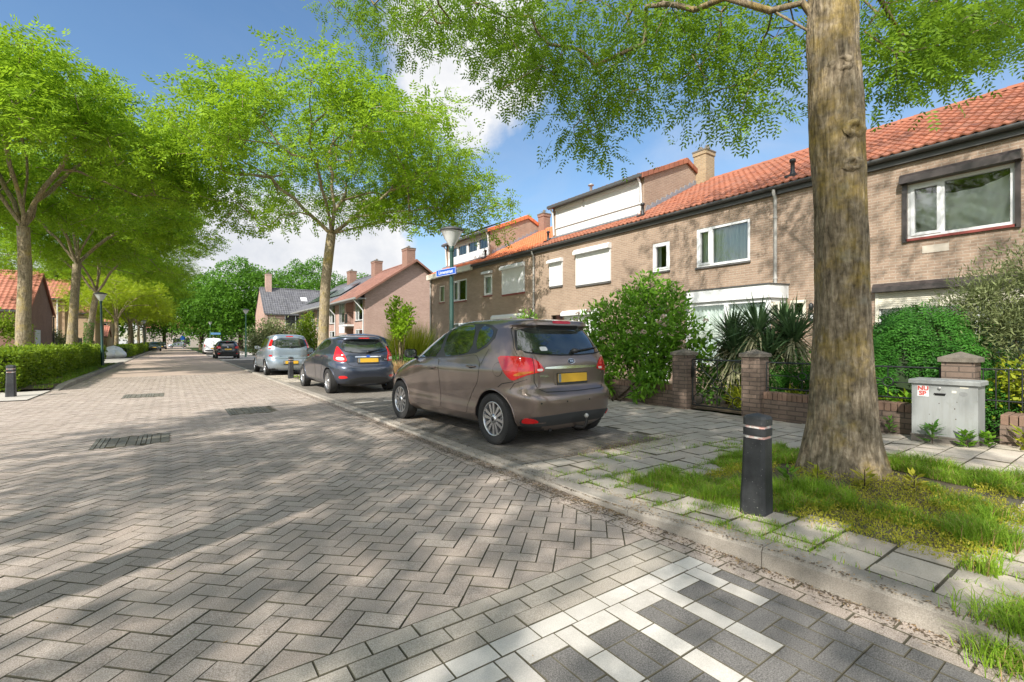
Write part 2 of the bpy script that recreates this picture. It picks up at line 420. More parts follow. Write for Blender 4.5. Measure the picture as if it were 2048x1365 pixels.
c = nt.mix(nt.mapr(st_, 0.45, 0.75, 0, 0.5), (0.27, 0.28, 0.272), (0.19, 0.185, 0.165)); c = nt.mix(nt.mapr(sp_, 0.58, 0.72, 0, 0.35), c, (0.15, 0.14, 0.11))
nt.l.new(c, p.inputs['Base Color']); p.inputs['Roughness'].default_value = 0.5
CABGREY = m
WOODBROWN = simple('fence_brown', (0.14, 0.085, 0.055), 0.8, var=0.4, vscale=8)
WOODGREY = simple('fence_grey', (0.22, 0.19, 0.165), 0.8, var=0.3, vscale=8)
SIGNBLUE = simple('sign_blue', (0.008, 0.075, 0.40), 0.35)
STICKRED = simple('sticker_red', (0.55, 0.07, 0.05), 0.6)
COPING = simple('coping_stone', (0.14, 0.12, 0.095), 0.95, var=0.55, vscale=14, bumps=0.6)
SOLAR = simple('solar_panel', (0.012, 0.014, 0.022), 0.15)
BAGWHITE = simple('white_bag', (0.75, 0.76, 0.76), 0.6, var=0.1, vscale=5)

# dull glossy black paint of the wooden bollards, dusty towards no direction in particular
m, nt, p = newmat('bollard_black')
v = pos(nt, True); n = nt.noise(v, 5, 5, 0.65); sp = nt.noise(v, 60, 2, 0.5)
c = nt.ramp(n, [(0.35, (0.012, 0.013, 0.015)), (0.65, (0.04, 0.042, 0.044))])
c = nt.mix(nt.mapr(sp, 0.70, 0.74, 0, 0.7), c, (0.3, 0.3, 0.28))
nt.l.new(c, p.inputs['Base Color']); p.inputs['Roughness'].default_value = 0.55
mp = nt.new('ShaderNodeMapping'); nt.l.new(v, mp.inputs[0]); mp.inputs['Scale'].default_value = (30, 30, 1.5)
bump(nt, p, nt.noise(mp.outputs[0], 3, 4), 0.4, 0.004)
BOLLARD = m
m, nt, p = newmat('bollard_band')
v = pos(nt, True); n = nt.noise(v, 9, 4, 0.65)
c = nt.ramp(n, [(0.5, (0.72, 0.70, 0.66)), (0.58, (0.62, 0.35, 0.3))])
nt.l.new(c, p.inputs['Base Color']); p.inputs['Roughness'].default_value = 0.5
BAND = m

# window glass: clear pane with mirror-like fresnel reflection
def glassmat(name, tint=(0.93, 0.95, 0.94), refl=1.0):
    m, nt, p = newmat(name)
    out = [n for n in nt.n if n.type == 'OUTPUT_MATERIAL'][0]; nt.n.remove(p)
    t = nt.new('ShaderNodeBsdfTransparent'); nt.put(t.inputs[0], tint)
    g = nt.new('ShaderNodeBsdfGlossy'); g.inputs['Roughness'].default_value = 0.02; nt.put(g.inputs[0], (refl, refl, refl))
    fr = nt.new('ShaderNodeFresnel'); fr.inputs[0].default_value = 1.6
    f = nt.math('ADD', nt.math('MULTIPLY', fr.outputs[0], 1.0), 0.06, clamp=True)
    mx = nt.new('ShaderNodeMixShader'); nt.l.new(f, mx.inputs[0]); nt.l.new(t.outputs[0], mx.inputs[1]); nt.l.new(g.outputs[0], mx.inputs[2])
    nt.l.new(mx.outputs[0], out.inputs[0])
    return m
GLASS = glassmat('window_glass')
def carglass():
    m, nt, p = newmat('car_glass')
    v = pos(nt, True); n = nt.noise(v, 2.2, 4, 0.6, 0.5)
    c = nt.ramp(n, [(0.42, (0.008, 0.011, 0.010)), (0.68, (0.045, 0.055, 0.05))])
    nt.l.new(c, p.inputs['Base Color']); p.inputs['Roughness'].default_value = 0.02; p.inputs['IOR'].default_value = 1.62
    p.inputs['Specular IOR Level'].default_value = 0.9
    p.inputs['Coat Weight'].default_value = 0.7; p.inputs['Coat Roughness'].default_value = 0.01
    return m
CARGLASS = carglass()
def carpaint(name, col, flake=0.5, rough=0.32):
    m, nt, p = newmat(name)
    v = pos(nt, True); n = nt.noise(v, 900, 1); d = nt.noise(v, 2.0, 4)
    c = nt.mix(nt.mapr(n, 0.4, 0.7, 0, flake*0.4), col, tuple(min(1, x*1.9) for x in col))
    nt.l.new(c, p.inputs['Base Color'])
    p.inputs['Metallic'].default_value = 0.55; p.inputs['Roughness'].default_value = rough
    p.inputs['Coat Weight'].default_value = 1.0
    nt.l.new(nt.mapr(d, 0.3, 0.8, 0.015, 0.07), p.inputs['Coat Roughness'])
    return m
P_BROWN = carpaint('paint_brown', (0.158, 0.120, 0.102))
P_BLUE = carpaint('paint_darkblue', (0.045, 0.053, 0.075))
P_SILVER = carpaint('paint_silver', (0.27, 0.32, 0.37))
P_BLACK = carpaint('paint_black', (0.014, 0.016, 0.019), 0.2)
P_WHITE = simple('paint_white', (0.8, 0.8, 0.8), 0.3, coat=1.0)
P_GREY = carpaint('paint_grey', (0.16, 0.18, 0.20))
P_RED = carpaint('paint_red', (0.18, 0.03, 0.03), 0.2)
SEAM = simple('shut_line', (0.008, 0.008, 0.008), 0.7)
DUSTBLK = simple('trim_black', (0.03, 0.032, 0.034), 0.55, var=0.2)
# ------------------------------------------------------------------ ground, road, pavements
from mathutils import noise as mnoise
def fnoise(x, y, s=1.0, o=0.0): return mnoise.noise(Vector((x*s+o, y*s-o, o*0.37)))

def clip(poly, a, b, c):
    """keep a*x+b*y<=c"""
    out = []
    for i in range(len(poly)):
        p, q = poly[i], poly[(i+1) % len(poly)]
        dp, dq = a*p[0]+b*p[1]-c, a*q[0]+b*q[1]-c
        if dp <= 0: out.append(p)
        if (dp < 0 < dq) or (dq < 0 < dp):
            t = dp/(dp-dq); out.append((p[0]+(q[0]-p[0])*t, p[1]+(q[1]-p[1])*t))
    return out
def parea(p): return 0.5*sum(p[i][0]*p[(i+1) % len(p)][1]-p[(i+1) % len(p)][0]*p[i][1] for i in range(len(p)))
def inset(poly, d):
    n = len(poly); L = []
    for i in range(n):
        p, q = poly[i], poly[(i+1) % n]; dx, dy = q[0]-p[0], q[1]-p[1]; l = math.hypot(dx, dy)
        if l < 1e-6: return None
        nx, ny = -dy/l, dx/l; L.append((nx, ny, nx*p[0]+ny*p[1]+d))
    out = []
    for i in range(n):
        a, b = L[i-1], L[i]; det = a[0]*b[1]-a[1]*b[0]
        if abs(det) < 1e-4: return None
        out.append(((a[2]*b[1]-a[1]*b[2])/det, (a[0]*b[2]-a[2]*b[0])/det))
    return out if parea(out) > 2e-4 else None

class Blocks:
    """a sheet of laid blocks; every block keeps its own tilt, chamfer and shade"""
    def __init__(s): s.v = []; s.f = []; s.r = []; s.m = []
    def lay(s, poly, z=0.0, mi=0, rnd=None, joint=0.006, cham=0.0025, tilt=0.005, jit=0.0012, depth=0.03, zf=None):
        if len(poly) < 3: return
        if parea(poly) < 0: poly = poly[::-1]
        o = inset(poly, joint/2)
        if o is None: return
        t = inset(o, cham)
        if t is None: return
        n = len(o); cx = sum(p[0] for p in o)/n; cy = sum(p[1] for p in o)/n
        ax, ay, dz = random.gauss(0, tilt), random.gauss(0, tilt), max(-1.5*jit, min(1.5*jit, random.gauss(0, jit)))
        Z = lambda p: (zf(p[1]) if zf else z)+dz+(p[0]-cx)*ax+(p[1]-cy)*ay
        b = len(s.v); r = random.random() if rnd is None else rnd
        s.v += [(p[0], p[1], Z(p)-depth) for p in o]+[(p[0], p[1], Z(p)-cham) for p in o]+[(p[0], p[1], Z(p)) for p in t]
        s.f.append(list(range(b+2*n, b+3*n)))
        for k in (0, n):
            for i in range(n):
                j = (i+1) % n; s.f.append([b+k+i, b+k+j, b+k+n+j, b+k+n+i])
        s.r += [r]*(2*n+1); s.m += [mi]+[-1]*(2*n)          # edges carry the dirt of the joints
    def build(s, name, mats):
        me = bpy.data.meshes.new(name); me.from_pydata(s.v, [], s.f)
        for m in list(mats)+[JOINT]: me.materials.append(m)
        me.polygons.foreach_set('material_index', [len(mats) if q < 0 else q for q in s.m])
        a = me.attributes.new('rnd', 'FLOAT', 'FACE'); a.data.foreach_set('value', s.r)
        me.update()
        return tag(link_mesh(name, me), kind='structure')

def sheet(name, x0, x1, y0, y1, z, mat, zf=None, ny=1, lo=None):
    mb = MB()
    for k in range(ny):
        a, b = y0+(y1-y0)*k/ny, y0+(y1-y0)*(k+1)/ny
        za, zb = (zf(a), zf(b)) if zf else (z, z)
        mb.add([(x0, a, za), (x1, a, za), (x1, b, zb), (x0, b, zb)], [(0, 1, 2, 3)])
    return tag(mb.build(name, mat), kind='structure')

KX0, KX1 = 2.78, 2.94          # right kerb
WALLX = 8.0                    # front face of the garden walls
FX = 13.0                      # facade of the terrace
PIT = (3.55, 5.75, 0.80, 2.62)  # open soil round the near tree
NEARY = 23.0

sheet('ground', -400, 500, -150, 800, -0.09, GROUND)
sheet('soil_bed', -7.0, 2.9, -2.0, NEARY, -0.0075, JOINT)
sheet('road', -2.5, KX0, NEARY, 170, -0.001, ROADFAR)
sheet('side_road', -40, -7.0, 4.0, 15.0, -0.004, ROADFAR)
sheet('side_road', -7.0, KX0, -40, -2.0, -0.004, ROADFAR)

W = 0.1075
B = Blocks()
patches = [(-0.78, -0.08, 7.75, 8.35), (-0.92, -0.22, 14.35, 15.15), (0.88, 1.5, 9.95, 10.75)]
inpatch = lambda p: any(a-0.06 <= p[0] <= b+0.06 and c-0.06 <= p[1] <= d+0.06 for a, b, c, d in patches)
c45 = math.sqrt(0.5)
XR = KX0-2*W
for i in range(-140, 260):
    for j in range(-140, 260):
        c = (i-j) % 4
        if c not in (0, 3): continue
        u0, v0 = i*W, j*W; u1, v1 = (u0+2*W, v0+W) if c == 0 else (u0+W, v0+2*W)
        cx, cy = (u0+u1)/2, (v0+v1)/2
        X, Y = (cx-cy)*c45, (cx+cy)*c45
        if not (-6.3 < X < XR+0.2 and 1.9 < Y < NEARY+0.2): continue
        if inpatch((X, Y)): continue
        if Y < 2.6:                                  # the herringbone meets the courses with mitre 'hat' stones
            cells = [(i, j), (i+1, j) if c == 0 else (i, j+1)]
            ok = [a+b+1 > 27 and not (a+b == 27 and ((a-b-1)//2) % 2 == 0) for a, b in cells]
            if not any(ok): continue
            if not all(ok): a, b = cells[ok.index(True)]; u0, v0 = a*W, b*W; u1, v1 = u0+W, v0+W
        poly = [((a-b)*c45, (a+b)*c45) for a, b in ((u0, v0), (u1, v0), (u1, v1), (u0, v1))]
        poly = clip(poly, 1, 0, XR)
        if len(poly) >= 3: B.lay(poly, joint=0.004, tilt=0.004)
for k in range(2):                                   # channel courses beside the kerb
    y = -1.5+random.random()*0.2
    while y < NEARY: B.lay([(XR+k*W, y), (XR+(k+1)*W, y), (XR+(k+1)*W, y+2*W), (XR+k*W, y+2*W)], z=-0.001*(k+1)); y += 2*W
for a, b, c, d in patches:
    x = a-0.05; b += 0.05; c -= 0.05; d += 0.05; col = 0
    while x < b-0.02:
        y = c+(0.0 if col % 2 else -0.05)
        if (col//3) % 2 == 0:
            while y < d: B.lay([(x, y), (x+0.05, y), (x+0.05, y+0.2), (x, y+0.2)], z=0.007, mi=3, joint=0.006); y += 0.2
            x += 0.05
        else:
            while y < d: B.lay([(x, y), (x+0.1, y), (x+0.1, y+0.05), (x, y+0.05)], z=0.007, mi=3, joint=0.006); y += 0.05
            x += 0.1
        col += 1
Y0 = 27*W*c45; D_ = 2*W*c45
for k in range(-22, 10):
    x = (4*k+1)*W*c45
    B.lay(clip([(x-D_, Y0), (x+D_, Y0), (x, Y0+D_)], 1, 0, XR), joint=0.005)
for k in range(3):                                   # three grey courses across the mouth of the crossing
    x = -6.2+(k % 2)*W
    while x < XR: B.lay(clip([(x, Y0-(k+1)*W), (x+2*W, Y0-(k+1)*W), (x+2*W, Y0-k*W), (x, Y0-k*W)], 1, 0, XR), mi=1, joint=0.004); x += 2*W
Y1 = Y0-3*W
x = -6.2
while x < XR: B.lay(clip([(x, Y1-W), (x+2*W, Y1-W), (x+2*W, Y1), (x, Y1)], 1, 0, XR), mi=2, joint=0.003); x += 2*W
Y2 = Y1-W
for k in range(-1, 26):                              # white teeth between dark columns
    a = XR-0.21-0.3225*k
    nb = 2 if k <= 0 else min(3+k//2, 6)
    y = Y2
    for q in range(16):
        if a < XR: B.lay(clip([(a, y-2*W), (a+W, y-2*W), (a+W, y), (a, y)], 1, 0, XR), mi=2 if q < nb and k >= 0 else 4, joint=0.003)
        y -= 2*W
    x0, x1 = a+W, a+3*W
    B.lay(clip([(x0, Y2-W), (x1, Y2-W), (x1, Y2), (x0, Y2)], 1, 0, XR), mi=2, joint=0.003)
    y = Y2-W; q = k % 2
    while y > -1.5:
        if q % 2 == 0:
            for h in range(2): B.lay(clip([(x0+h*W, y-2*W), (x0+(h+1)*W, y-2*W), (x0+(h+1)*W, y), (x0+h*W, y)], 1, 0, XR), mi=4, joint=0.003)
            y -= 2*W
        else: B.lay(clip([(x0, y-W), (x1, y-W), (x1, y), (x0, y)], 1, 0, XR), mi=4, joint=0.003); y -= W
        q += 1
B.build('road_paving', [PAVER, PAVER_GREY, PAVER_WHITE, PAVER_PATCH, PAVER_DARK])

# the far road table: white blocks across the street
mb = MB()
for k in range(9):
    for r_ in range(2): mb.box((-2.2+k*0.52+r_*0.26, 74.0+r_*0.6, -0.0005), (-1.94+k*0.52+r_*0.26, 74.6+r_*0.6, 0.02))
tag(mb.build('road_marking', PAVER_WHITE), kind='structure')

# ---- kerbs
mb = MB()
def kerbstone(x0, x1, y0, y1, za, zb, bv=0.022, roadside=-1):
    r_ = random.random(); g = 0.003
    y0 += g; y1 -= g
    if roadside < 0: vs = [(x0, -0.1), (x1, -0.1), (x1, None), (x0+bv, None), (x0, -bv)]
    else: vs = [(x1, -0.1), (x0, -0.1), (x0, None), (x1-bv, None), (x1, -bv)]
    P = []
    for y, z in ((y0, za), (y1, zb)):
        for x, h in vs: P.append((x, y, -0.1 if h == -0.1 else z if h is None else z+h))
    f = [(0, 1, 2, 3, 4), (9, 8, 7, 6, 5)]+[(i, i+5, (i+1) % 5+5, (i+1) % 5) for i in range(5)]
    mb.add(P, f, 0, False, r_)
y = -1.6
while y < 120:
    L = 1.0
    h = lambda t: zp(t)+0.004 if t < 3.9 else 0.036
    if y < 3.9 or (y > 3.9): kerbstone(KX0, KX1, y, y+L, h(y), h(y+L))
    y += L
tag(mb.build('kerb', KERB), kind='structure')
mb = MB()
y = 17.6
while y < 130:
    hh = 0.02+0.10*ss(17.5, 19.0, y); h2 = 0.02+0.10*ss(17.5, 19.0, y+1)
    if 38 < y < 49: hh = h2 = 0.03
    kerbstone(-2.66, -2.5, y, y+1.0, hh, h2, roadside=1); y += 1.0
tag(mb.build('kerb', KERB), kind='structure')

# ---- pavement on the right: bed, slabs, parking bays
sheet('pavement_bed', KX1, WALLX+0.05, -3, 24, 0, JOINT, zf=lambda y: zp(y)-0.009, ny=140)
S = Blocks()
TS = 0.272
row = 0
y = -1.5
JOINTS = []          # where grass may grow: (x0,y0,x1,y1)
while y < 24:
    x = KX1+(0.136 if row % 2 else 0.0)-0.136
    while x < WALLX:
        x0, x1, y1 = max(x, KX1), min(x+TS, WALLX), y+TS
        cx, cy = (x0+x1)/2, (y+y1)/2
        bay = (cx < 5.32 and (3.9 < cy < 16.5 or 20.3 < cy))
        pit = PIT[0] < cx < PIT[1] and PIT[2] < cy < PIT[3]
        pit = pit or (5.32 > cx > 3.5 and 17.0 < cy < 19.8)
        if x1-x0 > 0.05 and not bay and not pit:
            verge = cx < 6.1 and cy < 3.9
            S.lay([(x0, y), (x1, y), (x1, y1), (x0, y1)], zf=zp, joint=0.010 if verge else 0.005, cham=0.004, tilt=0.014 if verge else 0.006, jit=0.003)
            if cy < 3.9: JOINTS += [(x0, y, x1, y), (x0, y, x0, y1)]
        x += TS
    y += TS; row += 1
S.build('pavement', [SLAB])
Bb = Blocks()
for (ya, yb) in ((3.95, 16.45),):
    row = 0; x = KX1+0.0
    while x < 5.3:
        y = ya-(W if row % 2 else 0)
        while y < yb:
            Bb.lay(clip(clip([(x, y), (x+W, y), (x+W, y+2*W), (x, y+2*W)], 0, -1, -ya), 0, 1, yb), z=0.031, joint=0.006, tilt=0.008)
            y += 2*W
        x += W; row += 1
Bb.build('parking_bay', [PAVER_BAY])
mb = MB()
for y, L in ((9.97, 0.0),):
    for x in (3.1, 3.75, 4.4): mb.box((x, 9.98, 0.01), (x+0.42, 10.07, 0.0375))
tag(mb.build('bay_marking', PAVER_WHITE), kind='structure')
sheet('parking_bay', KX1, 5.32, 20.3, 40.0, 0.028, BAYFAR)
sheet('pavement', 5.32, WALLX+0.05, 24, 40.0, 0.033, SLABFAR)
sheet('pavement', KX1, 8.5, 40.0, 58, 0.008, SLABFAR)
sheet('parking_bay', KX1, 5.0, 58, 74, 0.012, BAYFAR)
sheet('pavement', 5.0, 8.5, 58, 120, 0.01, SLABFAR)
sheet('driveway', WALLX+0.05, FX, 16.6, 30.0, 0.01, SLABFAR)
sheet('garden_soil', WALLX+0.05, FX+0.1, -3, 16.6, 0.06, SOIL)
sheet('garden_soil', WALLX+0.06, 30, 30.0, 60, 0.03, GROUND)
mb = MB(); n = 26
for i in range(n):
    for j in range(n):
        P = []
        for a, b in ((i, j), (i+1, j), (i+1, j+1), (i, j+1)):
            x = PIT[0]-0.2+(PIT[1]-PIT[0]+0.4)*a/n; yy = PIT[2]-0.2+(PIT[3]-PIT[2]+0.4)*b/n
            d = math.hypot(x-4.93, yy-1.755)
            P.append((x, yy, zp(yy)-0.011+0.10*math.exp(-(d/0.5)**2)+0.012*fnoise(x, yy, 3)*(0 if a in (0, n) or b in (0, n) else 1)-(0.03 if a in (0, n) or b in (0, n) else 0)))
        mb.add(P, [(0, 1, 2, 3)], 0, True)
tag(mb.build('tree_pit', SOIL), kind='structure')
sheet('tree_pit', 3.5, 5.32, 17.0, 19.8, 0.03, SOIL)

# ---- left side
sheet('pavement', -9.0, -2.66, 15.0, 17.6, 0.02, SLABFAR)
sheet('verge_soil', -4.3, -2.66, 17.6, 38, 0.075, SOIL)
sheet('pavement', -9.0, -4.3, 17.6, 38, 0.06, SLABFAR)
sheet('driveway', -12.0, -2.66, 38, 50, 0.03, SLABFAR)
sheet('verge_soil', -5.2, -2.66, 50, 130, 0.06, SOIL)
sheet('pavement', -9.0, -5.2, 50, 130, 0.05, SLABFAR)
# ------------------------------------------------------------------ cars
def interp(tab, z):
    """smooth (monotone cubic) interpolation of a table [(z, v), ...]"""
    n = len(tab)
    if z <= tab[0][0]: return tab[0][1]
    if z >= tab[-1][0]: return tab[-1][1]
    for i in range(n-1):
        if tab[i][0] <= z <= tab[i+1][0]: break
    d = [(tab[k+1][1]-tab[k][1])/(tab[k+1][0]-tab[k][0]) for k in range(n-1)]
    def sl(k):
        if k == 0: return d[0]
        if k == n-1: return d[-1]
        if d[k-1]*d[k] <= 0: return 0.0
        return 2*d[k-1]*d[k]/(d[k-1]+d[k])
    h = tab[i+1][0]-tab[i][0]; t = (z-tab[i][0])/h
    h00 = 2*t**3-3*t*t+1; h10 = t**3-2*t*t+t; h01 = -2*t**3+3*t*t; h11 = t**3-t*t
    return h00*tab[i][1]+h10*h*sl(i)+h01*tab[i+1][1]+h11*h*sl(i+1)

class Shell:
    """a car skin made of horizontal outlines: rear end, front end and half width as functions of height"""
    def __init__(s, rear, front, half, top, nr=[(0, 4.5)], nf=[(0, 3.2)], bottom=0.2):
        s.rear, s.front, s.half, s.nr, s.nf, s.top, s.bottom = rear, front, half, nr, nf, top, bottom
        s.cache = {}
    def outline(s, z, n=40):
        """half outline from rear centre round the +x side to front centre"""
        key = (round(z, 4), n)
        if key in s.cache: return s.cache[key]
        yr, yf, b = interp(s.rear, z), interp(s.front, z), interp(s.half, z)
        nr, nf = interp(s.nr, z), interp(s.nf, z); yc = (yr*0.52+yf*0.48)
        P = []
        for k in range(n+1):
            t = math.pi/2*k/n; c, q = math.cos(t), math.sin(t)
            P.append((b*q**(2/nr) if q > 0 else 0, yc-(yc-yr)*c**(2/nr) if c > 1e-9 else yc))
        for k in range(1, n+1):
            t = math.pi/2*k/n; c, q = math.sin(t), math.cos(t)
            P.append((b*q**(2/nf) if q > 1e-9 else 0, yc+(yf-yc)*c**(2/nf)))
        A = np.array(P); L = np.concatenate([[0], np.cumsum(np.linalg.norm(np.diff(A, axis=0), axis=1))])
        s.cache[key] = (A, L)
        return s.cache[key]
    def at_s(s, a, z):
        """a: distance along the outline from the rear centre (sign = side)"""
        A, L = s.outline(z)
        x = np.interp(abs(a), L, A[:, 0]); y = np.interp(abs(a), L, A[:, 1])
        return np.array((math.copysign(x, a) if a != 0 else 0.0, y, z))
    def at_f(s, a, z):
        A, L = s.outline(z); l = L[-1]-abs(a)
        x = np.interp(l, L, A[:, 0]); y = np.interp(l, L, A[:, 1])
        return np.array((math.copysign(x, a) if a != 0 else 0.0, y, z))
    def at_y(s, y, z, side):
        A, L = s.outline(z); i0 = 0
        x = np.interp(y, A[:, 1], A[:, 0]); return np.array((x*side, y, z))
    def mesh(s, nz=54, n=40):
        zs = []
        for k in range(nz+1):
            t = k/nz; zs.append(s.bottom+(s.top-s.bottom)*(1-(1-t)**1.5))
        V = []; F = []
        for z in zs:
            A, L = s.outline(z, n)
            l = np.linspace(0, L[-1], 2*n+1)
            # keep dense corners: blend arclength and parametric sampling
            idx = np.linspace(0, len(L)-1, 2*n+1); ll = 0.5*np.interp(idx, np.arange(len(L)), L)+0.5*l
            X = np.interp(ll, L, A[:, 0]); Yv = np.interp(ll, L, A[:, 1])
            ring = [(X[i], Yv[i], z) for i in range(2*n+1)]+[(-X[i], Yv[i], z) for i in range(2*n-1, 0, -1)]
            V += ring
        m = 4*n
        for r_ in range(nz):
            for k in range(m): F.append((r_*m+k, r_*m+(k+1) % m, (r_+1)*m+(k+1) % m, (r_+1)*m+k))
        F.append(tuple(range(m))[::-1]); F.append(tuple(range(nz*m, (nz+1)*m)))
        return V, F

def panel(sh, mode, poly, off, mats, name, parent, skirt=0.012, res=0.05, side=1, hole=None, smooth=True):
    """a piece of skin: polygon in (along, height) laid on the shell, standing off mm proud, with a rim"""
    P = []
    n0 = len(poly)
    for i in range(n0):                              # densify the border
        a, b = poly[i], poly[(i+1) % n0]; k = max(1, int(math.hypot(b[0]-a[0], b[1]-a[1])/res))
        for j in range(k): P.append((a[0]+(b[0]-a[0])*j/k, a[1]+(b[1]-a[1])*j/k))
    nb = len(P); edges = [(i, (i+1) % nb) for i in range(nb)]
    xs = [p[0] for p in P]; ys = [p[1] for p in P]
    def inside(q):
        c = False
        for i in range(nb):
            (x1, y1), (x2, y2) = P[i], P[(i+1) % nb]
            if (y1 > q[1]) != (y2 > q[1]) and q[0] < (x2-x1)*(q[1]-y1)/(y2-y1)+x1: c = not c
        return c
    pts = [Vector(p) for p in P]
    x = min(xs)+res*0.53
    while x < max(xs):
        y = min(ys)+res*0.47
        while y < max(ys):
            q = (x, y)
            if inside(q) and min((q[0]-p[0])**2+(q[1]-p[1])**2 for p in P) > (res*0.45)**2: pts.append(Vector(q))
            y += res
        x += res
    vv, _, ff, _, _, _ = delaunay_2d_cdt(pts, edges, [list(range(nb))], 1, 1e-5)
    f = {'s': lambda a, z: sh.at_s(a, z), 'f': lambda a, z: sh.at_f(a, z), 'y': lambda a, z: sh.at_y(a, z, side)}[mode]
    flip = (mode == 'y' and side > 0) or mode == 's'
    def nor(a, z):
        e = 0.006
        u = f(a+e, z)-f(a-e, z); w = f(a, z+e)-f(a, z-e)
        c = np.cross(u, w); c /= max(1e-9, np.linalg.norm(c))
        p = f(a, z); out = np.array((p[0], p[1]-sh_mid, 0.15))
        return c if np.dot(c, out) > 0 else -c
    sh_mid = 0.5*(interp(sh.rear, 0.6)+interp(sh.front, 0.6))
    V = []; N = []
    for v in vv:
        p = f(v.x, v.y); n_ = nor(v.x, v.y); V.append(p+n_*off); N.append(n_)
    F = []
    for t in ff:
        t = list(t); c = np.cross(V[t[1]]-V[t[0]], V[t[2]]-V[t[0]])
        F.append(t if np.dot(c, N[t[0]]) > 0 else t[::-1])
    mb = MB(); mb.add(V, F, 0, smooth)
    if skirt > 0:
        cnt = {}
        for t in F:
            for i in range(len(t)):
                e = (t[i], t[(i+1) % len(t)]); cnt[e] = 1
        for (a, b) in list(cnt):
            if (b, a) not in cnt:
                mb.add([V[b], V[a], V[a]-N[a]*skirt, V[b]-N[b]*skirt], [(0, 1, 2, 3)], 0, False)
    return mb.build(name, mats, parent, local=True)

def strip(pts, w):
    """thin closed outline polygon round an open polyline"""
    L = []; Rr = []
    for i, p in enumerate(pts):
        a = pts[max(i-1, 0)]; b = pts[min(i+1, len(pts)-1)]
        dx, dy = b[0]-a[0], b[1]-a[1]; l = math.hypot(dx, dy); nx, ny = -dy/l*w/2, dx/l*w/2
        L.append((p[0]+nx, p[1]+ny)); Rr.append((p[0]-nx, p[1]-ny))
    return L+Rr[::-1]
def smoothpoly(pts, it=2):
    for _ in range(it):
        o = []
        for i in range(len(pts)):
            a, b = pts[i], pts[(i+1) % len(pts)]
            o += [(a[0]*0.75+b[0]*0.25, a[1]*0.75+b[1]*0.25), (a[0]*0.25+b[0]*0.75, a[1]*0.25+b[1]*0.75)]
        pts = o
    return pts
def roundpoly(pts, r=0.05):
    o = []
    for i in range(len(pts)):
        p, a, b = Vector(pts[i]), Vector(pts[i-1]), Vector(pts[(i+1) % len(pts)])
        u, w = (a-p), (b-p); d = min(r, u.length*.45, w.length*.45); s_, e = p+u.normalized()*d, p+w.normalized()*d
        for t in (0, .25, .5, .75, 1): q = s_*(1-t)**2+p*2*t*(1-t)+e*t*t; o.append((q.x, q.y))
    return o
def rr(x0, x1, z0, z1, r=0.02):
    return smoothpoly([(x0+r, z0), (x1-r, z0), (x1, z0+r), (x1, z1-r), (x1-r, z1), (x0+r, z1), (x0, z1-r), (x0, z0+r)], 1)

def make_wheel(root, x, y, r, side, spokes, width=0.195, style='double'):
    cx = x
    t = MB(); w = width/2; rim = r*0.69
    t.lathe([(rim, -w*0.86), (rim+0.012, -w*0.98), (r*0.90, -w*1.0), (r*0.965, -w*0.90), (r, -w*0.62), (r*1.002, 0), (r, w*0.62), (r*0.965, w*0.90), (r*0.90, w), (rim+0.012, w*0.98), (rim, w*0.86), (rim-0.012, w*0.5), (rim-0.012, -w*0.5), (rim, -w*0.86)], (cx, y, r), 44, 0, 'x', cap=False)
    for k in range(64):                            # tread blocks
        a = 2*math.pi*k/64
        M = Matrix.Translation((cx, y, r)) @ Matrix.Rotation(a, 4, 'X')
        for sx in (-1, 1):
            t.box((sx*w*0.72-w*0.18, -r*0.030, r-0.012), (sx*w*0.72+w*0.18, r*0.030, r+0.004-0.004), 0, M=M)
    wo = t.build('wheel', RUBBER, root, local=True)
    q = MB(); f = side*w*0.80; bk = -side*w*0.5
    q.lathe([(rim-0.004, f+side*0.004), (rim-0.016, f+side*0.008), (rim-0.022, f), (rim-0.03, bk)], (cx, y, r), 40, 0, 'x', cap=False)
    q.lathe([(rim-0.032, f-side*0.075), (0.0, f-side*0.075)], (cx, y, r), 32, 1, 'x', False, False)
    q.lathe([(rim*0.62, f-side*0.068), (rim*0.62, f-side*0.055), (0.05, f-side*0.055)], (cx, y, r), 32, 2, 'x', cap=False)
    R0 = rim-0.012
    for k in range(spokes):
        a = 2*math.pi*k/spokes+0.3
        offs = (-0.17, 0.17) if style == 'double' else (0,)
        for d in offs:
            sw = 0.020 if style == 'double' else 0.034
            h0, h1 = f-side*0.004, f-side*0.006
            # each spoke a tapered bar in the wheel plane
            ca, sa = math.cos(a), math.sin(a); ce, se = math.cos(a+d*1.25), math.sin(a+d*1.25)
            p0 = (ca*0.045-sa*d*0.10, sa*0.045+ca*d*0.10); p1 = (ce*R0, se*R0)
            dx, dy = p1[0]-p0[0], p1[1]-p0[1]; l = math.hypot(dx, dy); nx, ny = -dy/l, dx/l
            w0, w1 = sw*0.75, sw*1.1
            pl = [(p0[0]+nx*w0, p0[1]+ny*w0), (p0[0]-nx*w0, p0[1]-ny*w0), (p1[0]-nx*w1, p1[1]-ny*w1), (p1[0]+nx*w1, p1[1]+ny*w1)]
            vs = [(cx+h0, y+p[0], r+p[1]) for p in pl]+[(cx+f-side*0.035, y+p[0], r+p[1]) for p in pl]
            q.add(vs, [(0, 1, 2, 3), (4, 5, 6, 7), (0, 1, 5, 4), (1, 2, 6, 5), (2, 3, 7, 6), (3, 0, 4, 7)], 0)
    q.lathe([(0.058, f-side*0.02), (0.056, f+side*0.004), (0.03, f+side*0.008), (0.0, f+side*0.009)], (cx, y, r), 20, 0, 'x', cap=False)
    q.lathe([(0.028, f+side*0.008), (0.026, f+side*0.012), (0.0, f+side*0.012)], (cx, y, r), 16, 1, 'x', cap=False)
    q.build('rim', [ALLOY, ALLOYD, GREYZINC], wo, local=True)
    return wo

